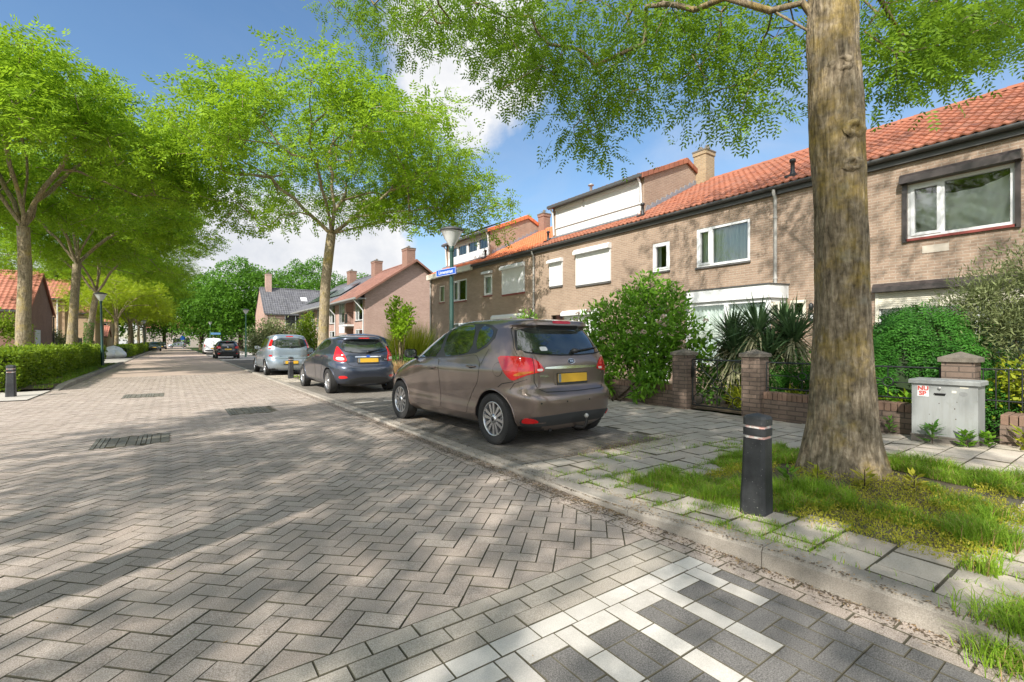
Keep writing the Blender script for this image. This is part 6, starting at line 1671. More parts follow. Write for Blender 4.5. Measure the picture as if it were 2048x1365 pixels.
for bx, by, s_, lab in bags:
    m_ = MB(); n1, n2 = 14, 20; vs = []
    for i in range(n1+1):
        t = i/n1; rr_ = math.sin(math.pi*min(1, 0.12+t*0.88))**0.55
        for j in range(n2):
            a = 2*math.pi*j/n2; k = 1+0.18*mnoise.noise(Vector((math.cos(a)*1.6+bx, math.sin(a)*1.6, t*3)))+0.05*math.sin(a*9+t*7)
            vs.append((bx+s_*rr_*k*math.cos(a), by+s_*0.8*rr_*k*math.sin(a), 0.02+s_*1.35*t*(1+0.1*math.sin(3*a))))
    m_.add(vs, [(i*n2+j, i*n2+(j+1) % n2, (i+1)*n2+(j+1) % n2, (i+1)*n2+j) for i in range(n1) for j in range(n2)], 0, True)
    tag(m_.build('rubble_sack', BAGWHITE, None, loc=(bx, by, 0.02)), lab, 'sack', 'white sacks heaped beyond the hedge')
# ------------------------------------------------------------------ trees
def grow(trunk, limbs, clusters, seed, seg=0.55, wob=0.10, pen=0.30):
    """skeleton: trunk polyline, limb polylines from the fork, then every cluster joined to the nearest suitable node"""
    r = np.random.default_rng(seed)
    P = []; par = []; plen = []
    def addn(p, q):
        P.append(np.array(p, float)); par.append(q); plen.append(0 if q < 0 else plen[q]+np.linalg.norm(P[-1]-P[q])); return len(P)-1
    last = -1
    for p in trunk: last = addn(p, last)
    fork = last; nodes = []
    for L in limbs:
        k = fork
        if isinstance(L, tuple): k, L = L            # (trunk index, polyline)
        for p in L:
            a = P[k]; d = np.array(p)-a; m = max(1, int(np.linalg.norm(d)/seg))
            for t in range(1, m+1): k = addn(a+d*t/m+r.normal(0, wob*0.5, 3)*(t < m), k); nodes.append(k)
    C = np.array(clusters); order = np.argsort(np.linalg.norm(C-P[fork], axis=1)); tips = np.zeros(len(C), int)
    f0 = len(trunk)-1
    for i in order:
        c = C[i]; Q = np.array(P[f0:]); ln = np.array(plen[f0:])-plen[f0]
        d = np.linalg.norm(Q-c, axis=1); out = np.linalg.norm(Q-P[fork], axis=1)
        cost = d+pen*np.maximum(0, ln+d-np.linalg.norm(c-P[fork])*1.05)+0.5*np.maximum(0, out-np.linalg.norm(c-P[fork]))
        k = f0+int(np.argmin(cost)); a = P[k]
        par_d = a-P[par[k]] if par[k] >= 0 else np.array((0, 0, 1.)); par_d = par_d/max(1e-6, np.linalg.norm(par_d))
        D = np.linalg.norm(c-a); m = max(1, int(D/seg)); ctrl = a+par_d*D*0.35
        for t in range(1, m+1):
            u = t/m; q = (1-u)**2*a+2*u*(1-u)*ctrl+u*u*c+(r.normal(0, wob, 3) if t < m else 0); k = addn(q, k)
        tips[i] = k
    n = len(P); w = np.zeros(n); kids = [[] for _ in range(n)]
    for i in range(n):
        if par[i] >= 0: kids[par[i]].append(i)
    for i in range(n-1, -1, -1):
        if not kids[i]: w[i] = 1
        if par[i] >= 0: w[par[i]] += w[i]
    return np.array(P), par, kids, w, tips, fork

def limbs_mesh(mb, P, par, kids, w, fork, rf, rtip, exp=0.5, sides=7):
    """tapering tubes along every chain of branches; radius follows the number of twigs carried"""
    rad = np.minimum(rf*0.8, rtip*np.power(w, exp)); rad = rad*min(1.0, rf*0.62/ (rtip*np.power(w[fork]/4, exp)))
    rad = np.maximum(rad, rtip)
    stack = [(fork, k) for k in kids[fork]]
    for i in range(fork):
        stack += [(i, k) for k in kids[i] if k != i+1]
    while stack:
        a, b = stack.pop(); pts = [P[a], P[b]]; rr_ = [min(rad[b]*1.15, rf), rad[b]]; c = b
        while kids[c]:
            ks = sorted(kids[c], key=lambda q: -w[q]); stack += [(c, q) for q in ks[1:]]; c = ks[0]; pts.append(P[c]); rr_.append(rad[c])
        big = max(rr_); mb.tube(pts, rr_, sides if big > 0.05 else 5 if big > 0.02 else 3, 0, cap=False)

def trunk_mesh(mb, pts, radii, n=26, flare=0.0, seed=0, rough=0.06, dz=0.12, bark=0.0):
    pts = [Vector(p) for p in pts]
    # resample
    Q = []; Rr = []
    for i in range(len(pts)-1):
        m = max(2, int((pts[i+1]-pts[i]).length/dz))
        for k in range(m): t = k/m; Q.append(pts[i].lerp(pts[i+1], t)); Rr.append(radii[i]*(1-t)+radii[i+1]*t)
    Q.append(pts[-1]); Rr.append(radii[-1])
    vs = []
    for q, r_ in zip(Q, Rr):
        h = q.z-pts[0].z
        for k in range(n):
            a = 2*math.pi*k/n; d = Vector((math.cos(a), math.sin(a), 0))
            nz = mnoise.noise(Vector((math.cos(a)*1.5+seed, math.sin(a)*1.5, q.z*0.9)))*rough*1.3+mnoise.noise(Vector((math.cos(a)*5+seed, math.sin(a)*5, q.z*1.2)))*rough*0.5
            fl = flare*math.exp(-h/0.22)*(0.45+0.9*max(0, math.sin(a*5+seed))**1.0)+flare*0.35*math.exp(-h/0.8)
            bk = 0.0
            if bark:
                ca, sa = math.cos(a), math.sin(a); w_ = 0.25*mnoise.noise(Vector((ca*2, sa*2, q.z*2.5)))
                t1 = mnoise.noise(Vector((ca*9+w_*3, sa*9+w_*3, q.z*1.5+seed))); t2 = mnoise.noise(Vector((ca*19, sa*19, q.z*4.5)))
                bk = bark*(1.3*abs(t1)**0.7-0.45+0.5*t2)
            vs.append(q+d*(r_*(1+nz)+fl+bk))
    m = len(Q); mb.add(vs, [(i*n+k, i*n+(k+1) % n, (i+1)*n+(k+1) % n, (i+1)*n+k) for i in range(m-1) for k in range(n)], 0, True); mb.add(vs[-n:], [tuple(range(n))], 0, True)

def foliage(C, centre, r, per, spread, rachis, nl, L, W, droop=0.35, flat=0.5):
    """pinnate leaf sprays round every cluster point"""
    n = len(C)*per; c = np.repeat(C, per, 0)
    off = r.normal(size=(n, 3))*np.array((spread, spread, spread*flat)); p = c+off
    out = nrm(p-centre); d = nrm(out*0.5+nrm(off)*0.9+r.normal(0, 0.45, (n, 3))+np.array((0, 0, -droop)))
    N = nrm(np.array((0, 0, 1.0))+r.normal(0, 0.45, (n, 3)))
    return sprigs(p, d, N, r.uniform(0.7, 1.2, n)*rachis, nl, L, W, r)

def dome(n, r, centre, rx, rz, zlow, inner=0.35, lump=0.17, seed=0, tilt=None, gap=-0.07):
    """points in a broad vase-shaped crown: more towards the skin, lumpy outline, hanging rim"""
    out = []
    while len(out) < n:
        a = r.uniform(0, 2*math.pi); u = r.uniform(0, 1); el = math.asin(r.uniform(-0.35, 1)) 
        k = (inner+(1-inner)*u**0.45)
        d = np.array((math.cos(a)*math.cos(el), math.sin(a)*math.cos(el), math.sin(el)))
        lm = 1+lump*mnoise.noise(Vector(d*2.1)+Vector((seed*3.1, 0, 0)))*1.6
        p = np.array(centre)+d*k*lm*np.array((rx, rx, rz))
        if p[2] < zlow(math.hypot(p[0]-centre[0], p[1]-centre[1])): continue
        if mnoise.noise(Vector(p*0.65)+Vector((seed*7.7, 3, 1))) < gap: continue     # gaps
        out.append(p)
    return np.array(out)

def limb_set(fork, n, r, length, rise, seed=0, sub=True):
    L = []
    for k in range(n):
        a = 2*math.pi*(k+r.uniform(-.2, .2))/n+seed; h = np.array((math.cos(a), math.sin(a), 0)); l = length*r.uniform(0.85, 1.1); z = rise*r.uniform(0.8, 1.2)
        L.append([fork+h*l*0.22+np.array((0, 0, z*0.35)), fork+h*l*0.5+np.array((0, 0, z*0.68)), fork+h*l+np.array((0, 0, z))])
    L.append([fork+np.array((0.1, 0, rise*0.5)), fork+np.array((-0.1, 0.1, rise*1.25))])
    return L

def street_tree(seed, fork_h, r0, height, rx, zlow, ncl, per, nlimb=5, lean=(0.0, 0.0), leaf=LEAF_STREET, spread=0.42, bark=BARK, L=0.105, W=0.040, nl=3, limbs=None, rachis=0.27, flat=0.5, trunk=None, extra=None):
    """returns (trunk mesh object, crown mesh object) data builders in local coordinates"""
    r = np.random.default_rng(seed)
    tr = trunk or [(0, 0, -0.1), (lean[0]*0.3, lean[1]*0.3, fork_h*0.35), (lean[0]*0.5+0.05, lean[1]*0.6, fork_h*0.7), (lean[0], lean[1], fork_h)]
    fork = np.array(tr[-1]); cz = fork_h+(height-fork_h)*0.42
    C = dome(ncl, r, (fork[0], fork[1], cz), rx, height-cz, zlow, seed=seed)
    if extra is not None: C = np.concatenate([C, extra])
    P, par, kids, w, tips, fk = grow(tr, limbs or limb_set(fork, nlimb, r, rx*0.62, (height-fork_h)*0.62, seed), C, seed)
    mb = MB(); rad = [r0*1.12, r0*0.98, r0*0.9, r0*0.86] if len(tr) == 4 else np.linspace(r0*1.1, r0*0.86, len(tr))
    trunk_mesh(mb, tr, rad, 20, r0*0.5, seed); limbs_mesh(mb, P, par, kids, w, fk, r0*0.86, 0.011)
    V, F = foliage(C, np.array((fork[0], fork[1], cz-1)), r, per, spread, rachis, nl, L, W, flat=flat)
    return mb, V, F, r

def place_tree(name, label, loc, built, leaf, bark, group, rz=0.0):
    mb, V, F, r = built
    root = thing(name, label, 'tree', loc, rz, group)
    mb.build('trunk', bark, root, local=True)
    npmesh('crown', V, F, leaf, root, rnd=np.clip(np.repeat(r.normal(0.5, 0.25, len(F)//7+1), 7)[:len(F)], 0, 1))
    return root

SG = 'street trees lining the road'
# --- mid tree between the bays
A = lambda *p: np.array(p, float)
f = A(0.35, 0.1, 5.55)
mid_limbs = [[f+A(-.9, .4, .9), f+A(-2.0, .9, 2.1), f+A(-3.6, 1.6, 3.1), f+A(-4.9, 2.0, 4.3)], [f+A(.8, -.3, .75), f+A(2.1, -.6, 1.9), f+A(3.6, -.9, 2.6), f+A(5.2, -1.2, 3.6)], [f+A(.15, .1, 1.2), f+A(-.1, .2, 3.0), f+A(.3, .1, 5.4)],
             [f+A(.3, .8, 1.0), f+A(1.2, 2.2, 2.4), f+A(1.8, 4.0, 3.8)], [f+A(-.4, -.8, 1.0), f+A(-1.3, -2.2, 2.5), f+A(-1.6, -3.8, 3.9)], [f+A(1.3, -.2, .5), f+A(3.0, -.8, .7), f+A(4.6, -1.4, .5)]]
_r = np.random.default_rng(3)
mid_extra = np.concatenate([np.array(c)+_r.normal(0, s, (n, 3))*np.array((1, 1, .45)) for c, s, n in (((3.9, -2.7, 6.1), .75, 12), ((2.7, -1.9, 6.2), .6, 8), ((4.9, -2.6, 7.0), .7, 12), ((-2.8, 1.9, 6.5), .8, 12), ((-3.9, 2.4, 7.2), .8, 12), ((1.0, -1.0, 6.3), .5, 5), ((-1.2, .6, 6.0), .5, 4))])
built = street_tree(11, 5.55, 0.20, 11.1, 5.7, lambda d: 7.3-0.42*max(0, d-1.4), 400, 28, limbs=mid_limbs, trunk=[(0, 0, -0.1), (0.02, 0, 1.6), (0.12, 0.05, 3.6), (0.35, 0.1, 5.55)], spread=0.32, L=0.14, W=0.058, rachis=.31, extra=mid_extra)
place_tree('street_tree', 'slender street tree with open wide crown between the blue hatchback and the silver car', (4.75, 19.3, 0.03), built, LEAF_STREET, BARK, SG)
# --- left row (two moulds, copied down the street)
bA = street_tree(21, 5.5, 0.215, 11.4, 5.7, lambda d: 6.0-0.22*max(0, d-2.0), 590, 30, spread=0.34, L=0.15, W=0.062, rachis=.32, flat=0.4)
tA = place_tree('street_tree', 'thick leftmost street tree trunk behind the clipped hedge', (-4.45, 24.6, 0.05), bA, LEAF_STREET, BARK, SG)
bB = street_tree(33, 5.6, 0.215, 11.6, 5.9, lambda d: 6.0-0.25*max(0, d-2.0), 590, 30, lean=(0.3, -0.2), spread=0.34, L=0.15, W=0.062, rachis=.32, flat=0.4)
tB = place_tree('street_tree', 'yellowish mossy street tree, second trunk from the left', (-4.6, 35.6, 0.05), bB, LEAF_STREET, BARK, SG)
bD = street_tree(47, 4.9, 0.22, 11.0, 6.0, lambda d: 5.8-0.2*max(0, d-2.5), 640, 34, lean=(0.5, 0.3), spread=0.36, L=0.12, W=0.052)
tD = place_tree('street_tree', 'street tree with ivy at its foot behind the left lamp post', (-5.0, 45.5, 0.05), bD, LEAF_STREET, BARK, SG)
r_ = np.random.default_rng(5); n = 1500; a = r_.uniform(0, 6.28, n); z = r_.uniform(0, 2.6, n)**1.15*0.9
Pn = np.stack([np.cos(a)*0.25+0.05*z, np.sin(a)*0.25, z], 1); Dn = np.stack([np.cos(a)*.3, np.sin(a)*.3, r_.normal(-.4, .4, n)], 1)+r_.normal(0, .4, (n, 3))
V, F = leaf_quads(Pn, Dn, np.stack([np.cos(a), np.sin(a), 0*a+.3], 1), r_.uniform(.06, .1, n), .07); npmesh('ivy', V, F, LEAF_GARDEN, tD, rnd=r_.random(len(F)))
def again(src, label, loc, rz, s=1.0):
    c = copy_tree(src); c.location = loc; c.rotation_euler = (0, 0, rz); c.scale = (s, s, s); c['label'] = label; return c
# trees that shade the crossing from beside and behind the camera
SHADE = [(-4.3, 1.5, 2.4, 0.92)]
for k, (x, y, rz, s) in enumerate(SHADE):
    tS = place_tree('street_tree', (x, y, 0.03) and ('street tree on the near left corner that shades the crossing', 'street tree behind the viewpoint on the right side')[k], (x, y, 0.03), street_tree(83, 4.9, 0.22, 10.8, 5.7, lambda d: 5.6-0.2*max(0, d-2.0), 420, 26, spread=0.36, L=0.14, W=0.055), LEAF_STREET, BARK, SG, rz)
    tS.scale = (s, s, s)
# lime-green young trees further down on the left
bY = street_tree(61, 3.4, 0.17, 8.2, 4.2, lambda d: 3.3-0.1*d, 260, 24, spread=0.36, L=0.13, W=0.05)
tY = place_tree('young_tree', 'bright lime green young tree beyond the second hedge on the left', (-4.6, 62.0, 0.05), bY, LEAF_LIME, BARK, 'bright young trees on the left')
for k, (x, y, rz, s, lab) in enumerate([(-4.2, 73, 1.1, .95, 'second bright lime green young tree, just right of the nearer one'), (-3.9, 86, 2.7, 1.0, 'third bright lime green young tree, above the parked grey blue car'), (-3.8, 98, 4.0, 1.0, 'farthest bright lime green young tree on the left')]): again(tY, lab, (x, y, 0.05), rz, s)
again(tB, 'tall dark street tree closing the left row behind the lime trees', (-5.2, 70.0, 0.05), 2.2, 1.05); again(tD, 'far street tree at the end of the left row', (-5.0, 92.0, 0.05), 3.9, 1.2); again(tA, 'far left street tree just before the street end', (-4.6, 122.0, 0.05), 5.1, 1.2)
again(tA, 'tree rising behind the ochre houses between the left trunks', (-15.0, 74.0, 0.0), 0.9, 0.85)

# --- dense limes closing the view
def dense_tree(seed, height, rx, leaf=0.30, n=14000):
    r = np.random.default_rng(seed); mb = MB(); trunk_mesh(mb, [(0, 0, -0.1), (0, 0, height*0.25), (0.1, 0, height*0.6)], [0.4, 0.33, 0.15], 12, 0.2, seed)
    nb = 90; B_ = []
    for k in range(nb):
        d = randdir(1, r)[0]; d[2] = abs(d[2])*1.1-0.3; t = r.uniform(0.6, 1.0)
        B_.append((np.array((0, 0, height*0.52))+d*t*np.array((rx, rx, height*0.47)), r.uniform(0.5, 1.0)*rx*0.30))
    cs = np.array([b[0] for b in B_]); rs = np.array([b[1] for b in B_]); idx = r.integers(0, nb, n)
    d = randdir(n, r); d[:, 2] = np.where(d[:, 2] < -0.3, -d[:, 2], d[:, 2]); p = cs[idx]+d*(rs[idx]*r.uniform(0.75, 1.05, n))[:, None]
    D = nrm(d*0.6+r.normal(0, 0.6, (n, 3))+np.array((0, 0, -0.5))); V, F = leaf_quads(p, D, nrm(d+r.normal(0, .35, (n, 3))), r.uniform(.7, 1.3, n)*leaf, leaf*0.7)
    # inner twigs so that the crown is not hollow
    m = n//3; p2 = cs[r.integers(0, nb, m)]*r.uniform(0.4, 0.95, (m, 1))+np.array((0, 0, height*0.52))*0; p2[:, 2] = np.maximum(p2[:, 2], height*0.15); V2, F2 = leaf_quads(p2+r.normal(0, rx*.18, (m, 3)), randdir(m, r), randdir(m, r), leaf*1.6, leaf*1.2)
    V, F = merge_np([(V, F), (V2, F2)])
    return mb, V, F, r
d1 = place_tree('lime_tree', 'large dense lime tree beyond the round bush and lamp post', (9.0, 88.0, 0), dense_tree(71, 16.0, 7.0), LEAF_WOOD, BARK_DARK, 'dense trees closing the view')
d2 = place_tree('lime_tree', 'dense domed lime tree behind the slate roofed house', (20.0, 92.0, 0), dense_tree(72, 17.5, 7.5), LEAF_WOOD, BARK_DARK, 'dense trees closing the view')
for k, (src, x, y, rz, s, lab) in enumerate([(d1, 30.0, 96.0, 1.3, 1.02, 'dense tree behind the grey roofs, right of the domed lime'), (d2, 40.0, 96.0, 2.6, .95, 'dense tree showing above the grey roof beside the street tree trunk'), (d1, 4.5, 108.0, 3.0, .95, 'dense dark tree left of the large lime near the street end'), (d2, -1.5, 134.0, 4.2, .95, 'dense dark tree arching over the street end'), (d1, -11.0, 132.0, 5.2, 1.0, 'dense dark tree behind the left row near the street end'), (d1, 10.0, 136.0, .6, 1.0, 'dense tree right of the white house at the street end'), (d2, -22, 96, .6, .8, 'dense tree behind the low red roofed house on the left'), (d2, 19, 142, 2.0, .9, 'dense tree behind the large lime far away')]): again(src, lab, (x, y, 0), rz, s)
# --- the near tree: big mossy trunk, low limb to the left, hanging sprays
TX, TY = 4.93, 1.755
tz = zp(1.8)
def limbp(*pts): return [np.array(p, float) for p in pts]
ntr = [(0, 0, -0.12), (0.0, 0.0, 0.5), (-0.02, 0.0, 1.4), (-0.05, 0.0, 2.4), (-0.085, 0.03, 3.3), (-0.10, 0.05, 3.9), (-0.05, 0.06, 4.6), (0.0, 0.1, 5.6)]
nrad = [0.30, 0.242, 0.206, 0.190, 0.200, 0.194, 0.184, 0.165]
r = np.random.default_rng(101)
fork = np.array(ntr[-1])
C = dome(160, r, (0, 0, 8.6), 6.0, 4.2, lambda d: 5.6+0.15*d, seed=9)
C = C[~((C[:, 0] < -2.5) & (C[:, 1] < 0.5) & (C[:, 2] < 7.2))]
# sprays that hang into view (world: x, y, z, spread)
def wp(px, py, d):
    u = (px-1024)*d/950; return np.array((d*0.5816+u*0.8135-TX, d*0.8135-u*0.5816-TY, 1.3+(686-py)*d/950-tz))
H = []
def hang(px, py, d, n, sx, sy):
    """n cluster points in a loose hanging mass round one point of the crown's underside"""
    for _ in range(n): H.append(wp(px+r.normal(0, sx), min(py+r.normal(0, sy), py+sy*1.3), d*r.uniform(0.9, 1.1)))
for a in [(1190, 215, 6.4, 6, 28, 34), (1110, 175, 6.4, 9, 40, 28), (1270, 165, 6.2, 8, 40, 30), (1180, 110, 6.3, 12, 70, 30), (1060, 95, 6.6, 9, 45, 28), (960, 60, 6.9, 8, 45, 22), (890, 45, 7.2, 6, 30, 22), (1040, 30, 6.5, 12, 80, 22), (1310, 60, 6.0, 12, 60, 30), (1400, 170, 5.7, 7, 35, 30), (1460, 110, 5.6, 8, 40, 30), (1520, 150, 5.6, 6, 25, 40), (1500, 215, 5.7, 3, 22, 12), (1410, 45, 5.6, 8, 50, 20), (1560, 70, 5.4, 4, 22, 28), (760, 55, 7.8, 8, 35, 28), (740, 15, 8.0, 6, 45, 14), (830, 8, 7.6, 5, 40, 10), (1180, 268, 6.5, 3, 14, 14),
          (1790, 60, 5.3, 9, 35, 26), (1850, 95, 5.4, 10, 40, 26), (1930, 45, 5.6, 9, 45, 24), (1770, 140, 5.3, 5, 22, 18), (1900, 140, 5.6, 3, 25, 12), (2000, 70, 5.8, 8, 30, 24), (2030, 20, 5.9, 6, 30, 16), (1840, 15, 5.3, 8, 60, 12)]: hang(*a)
H = np.array(H)
limbs = [(5, limbp(wp(1605, 6, 4.35), wp(1540, 22, 4.4), wp(1450, -5, 4.6), wp(1340, 8, 5.3), wp(1220, -30, 6.2), wp(1120, -20, 6.6))), (6, limbp((-.9, 1.3, 5.6), (-1.9, 3.0, 6.2), (-2.4, 4.8, 6.3))), (6, limbp((1.0, .3, 5.5), (2.4, .4, 5.9), (3.4, .6, 5.9))), (6, limbp((.6, 1.3, 5.7), (1.4, 2.9, 6.5), (2.0, 4.4, 7.2))), limbp((.5, -1.2, 6.8), (1.1, -2.9, 8.2)), limbp((-1.0, -.8, 6.9), (-2.6, -1.9, 8.4)), limbp((.1, .1, 7.2), (.2, .2, 9.8)),
         (5, limbp(wp(1545, 22, 4.4), wp(1535, 62, 4.8), wp(1510, 110, 5.3)))]
P, par, kids, w, tips, fk = grow(ntr, limbs, np.concatenate([C, H]), 102, seg=0.4, wob=0.055, pen=0.2)
root = thing('near_tree', 'large mossy street tree with flared foot in the foreground grass', 'tree', (TX, TY, tz), 0, SG)
mb = MB(); trunk_mesh(mb, ntr, nrad, 150, 0.12, 3, 0.07, 0.028, 0.014); limbs_mesh(mb, P, par, kids, w, fk, 0.20, 0.006, exp=0.5, sides=9)
# knots
for (a, z, s) in ((math.pi*1.32, 3.05, 0.085), (math.pi*1.28, 2.75, 0.07), (math.pi*1.12, 3.62, 0.08)):
    c = np.array((-.07+math.cos(a)*0.175, math.sin(a)*0.175, z)); vs = []; n1, n2 = 6, 14
    o = np.array((math.cos(a), math.sin(a), 0)); t_ = np.array((-math.sin(a), math.cos(a), 0))
    for i in range(n1+1):
        q = i/n1; rr_ = s*(1.25-0.85*q); h_ = 0.03*math.sin(math.pi*min(1, q*1.2)*0.75)+(-0.02 if i == n1 else 0)
        for j in range(n2): b = 2*math.pi*j/n2; vs.append(c+t_*rr_*math.cos(b)+np.array((0, 0, 1))*rr_*0.8*math.sin(b)+o*(h_+0.012*math.sin(3*b+z*5)+0.008*math.sin(5*b)))
    mb.add(vs, [(i*n2+j, i*n2+(j+1) % n2, (i+1)*n2+(j+1) % n2, (i+1)*n2+j) for i in range(n1) for j in range(n2)], 0, True); mb.add(vs[-n2:], [tuple(range(n2))])
mb.build('trunk', BARK_NEAR, root, local=True)
def near_leaves(K, per, spread, r):
    n = len(K)*per; c = np.repeat(K, per, 0); off = r.normal(size=(n, 3))*np.array((spread, spread, spread*.62)); p = c+off
    d = nrm(nrm(off)*0.8+r.normal(0, .5, (n, 3))+np.array((0, 0, -.45))); N = nrm(np.array((0, 0, 1.))+r.normal(0, .4, (n, 3)))
    return sprigs(p, d, N, r.uniform(.17, .27, n), 5, .062, .023, r)
V1, F1 = near_leaves(H, 26, 0.20, r); V2, F2 = foliage(C, np.array((0, 0, 7.)), r, 24, 0.42, .27, 3, .11, .042)
# short twigs carrying the sprays
tw = MB()
V, F = merge_np([(V1, F1), (V2, F2)])
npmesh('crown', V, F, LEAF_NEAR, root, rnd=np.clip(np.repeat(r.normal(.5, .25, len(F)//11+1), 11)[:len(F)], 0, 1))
# ------------------------------------------------------------------ hedges, shrubs, grass
def hedge(label, x0, x1, y0, y1, h, n, leaf, z0=0.06, group='clipped hedges on the left', L=0.085):
    r = np.random.default_rng(int(abs(y0)*10)); root = thing('hedge', label, 'hedge', ((x0+x1)/2, (y0+y1)/2, z0), 0, group)
    wx, wy = (x1-x0), (y1-y0)
    A_ = np.array([wy*h, wx*h, wx*wy, wy*h*0.3]); f = r.choice(4, n, p=A_/A_.sum())
    u, v = r.random(n), r.random(n); P = np.zeros((n, 3)); N = np.zeros((n, 3))
    m = f == 0; P[m] = np.stack([np.full(m.sum(), x1), y0+u[m]*wy, z0+v[m]**0.9*h], 1); N[m] = (1, 0, .35)
    m = f == 1; P[m] = np.stack([x0+u[m]*wx, np.full(m.sum(), y0), z0+v[m]*h], 1); N[m] = (0, -1, .35)
    m = f == 2; P[m] = np.stack([x0+u[m]*wx, y0+v[m]*wy, np.full(m.sum(), z0+h)], 1); N[m] = (0.1, 0, 1)
    m = f == 3; P[m] = np.stack([np.full(m.sum(), x0), y0+u[m]*wy, z0+v[m]*h], 1); N[m] = (-1, 0, .35)
    bumpy = np.array([mnoise.noise(Vector(p*np.array((1.6, 1.3, 1.8)))) for p in P]); low = np.clip((P[:, 2]-z0)/h, 0, 1)
    P += N*(bumpy*0.13+r.normal(0, .045, n)-0.05)[:, None]; P[f == 0, 0] -= 0.10*(1-low[f == 0])**2
    spr = (r.random(n) < 0.05)&(f == 2); P[spr, 2] += r.uniform(0, .14, spr.sum())
    D = nrm(N*0.5+r.normal(0, .6, (n, 3))+np.array((0, 0, .15))); V, F = leaf_quads(P, D, nrm(N+r.normal(0, .45, (n, 3))), r.uniform(.7, 1.25, n)*L, r.uniform(.7, 1.1, n)*L*.62)
    npmesh('foliage', V, F, leaf, root, rnd=np.clip(r.normal(.5, .28, n)+0.2*bumpy, 0, 1), off=root.location)
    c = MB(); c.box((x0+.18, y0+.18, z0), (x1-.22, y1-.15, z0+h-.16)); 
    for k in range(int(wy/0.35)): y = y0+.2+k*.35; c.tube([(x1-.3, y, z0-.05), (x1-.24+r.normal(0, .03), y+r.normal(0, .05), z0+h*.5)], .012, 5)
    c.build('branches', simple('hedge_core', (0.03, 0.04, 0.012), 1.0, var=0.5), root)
hedge('long clipped beech hedge in front of the left tree trunks', -4.25, -3.25, 17.4, 37.0, 1.02, 30000, LEAF_HEDGE, L=0.10)
hedge('second clipped hedge further down the left side behind the white sacks', -4.1, -3.0, 52.5, 92.0, 0.95, 9000, LEAF_HEDGE, L=0.17)
hedge('third clipped hedge in the distance beyond the second one', -4.1, -3.0, 94.0, 125.0, 1.1, 3500, LEAF_HEDGE, L=0.24)
hedge('low hedge with shrubs bordering the driveway behind the blue hatchback', 7.9, 8.5, 17.0, 21.4, 0.62, 4200, LEAF_GARDEN, group='garden hedges', L=0.09)

def blob_shrub(name, label, cat, loc, blobs, n, leaf, L, W, seed, stems=5, group=None, up=0.2, flowers=None, mode='leaf', droop=0.0, thick=0.55, rz=0.0):
    """shrub from overlapping leafy masses: blobs = (x, y, z, radius, flatten)"""
    r = np.random.default_rng(seed); root = thing(name, label, cat, loc, rz, group)
    B_ = np.array([b[:3] for b in blobs]); R_ = np.array([b[3] for b in blobs]); fl = np.array([b[4] if len(b) > 4 else 1 for b in blobs])
    pr = R_**2/np.sum(R_**2); idx = r.choice(len(blobs), n, p=pr); d = randdir(n, r); q = r.uniform(thick, 1.08, n)
    lum = np.array([mnoise.noise(Vector(d[i]*2.3)+Vector((idx[i]*5.0, 0, 0))) for i in range(n)])
    p = B_[idx]+d*(R_[idx]*q*(1+.35*lum))[:, None]*np.stack([np.ones(n), np.ones(n), fl[idx]], 1); p[:, 2] = np.maximum(p[:, 2], 0.03+r.uniform(0, .1, n))
    D = nrm(d*0.6+r.normal(0, .55, (n, 3))+np.array((0, 0, up-droop)))
    if mode == 'leaf': V, F = leaf_quads(p, D, nrm(d*.5+np.array((0, 0, .7))+r.normal(0, .4, (n, 3))), r.uniform(.6, 1.25, n)*L, r.uniform(.8, 1.1, n)*W); rn = np.clip(r.normal(.5, .25, n)+.2*lum, 0, 1)
    else: V, F = sprigs(p, D, nrm(np.array((0, 0, 1.))+r.normal(0, .5, (n, 3))), L, mode, W*2.4, W, r); rn = np.tile(np.clip(r.normal(.5, .25, n), 0, 1), 2*mode+1)
    npmesh('foliage', V, F, leaf, root, rnd=rn)
    s_ = MB(); base = np.array((B_[:, 0].mean(), B_[:, 1].mean(), 0))
    for k in range(len(blobs)):
        if k >= stems*2: break
        e = B_[k]; b0 = base*np.array((1, 1, 0))+np.append(r.normal(0, .08, 2), -.03); s_.tube([b0, b0*.5+e*.5+r.normal(0, .06, 3), e, e+np.array((0, 0, R_[k]*.4))], [.02, .014, .009, .004], 6)
    s_.build('stems', BARK_DARK, root, local=True)
    if flowers:
        fm, nf, fs = flowers; k = r.choice(len(blobs), nf, p=pr); dd = randdir(nf, r); dd[:, 2] = np.abs(dd[:, 2])*0.7; dd[:, 0] -= .35; dd = nrm(dd); c = B_[k]+dd*R_[k][:, None]*1.06
        m = 46; cc = np.repeat(c, m, 0); d2 = randdir(nf*m, r); pp = cc+d2*fs*r.uniform(.6, 1, (nf*m, 1))*np.array((1, 1, .65)); V, F = leaf_quads(pp, nrm(np.cross(d2, randdir(nf*m, r))), d2, fs*.42, fs*.36)
        npmesh('flowers', V, F, fm, root, rnd=r.random(len(F)))
    return root
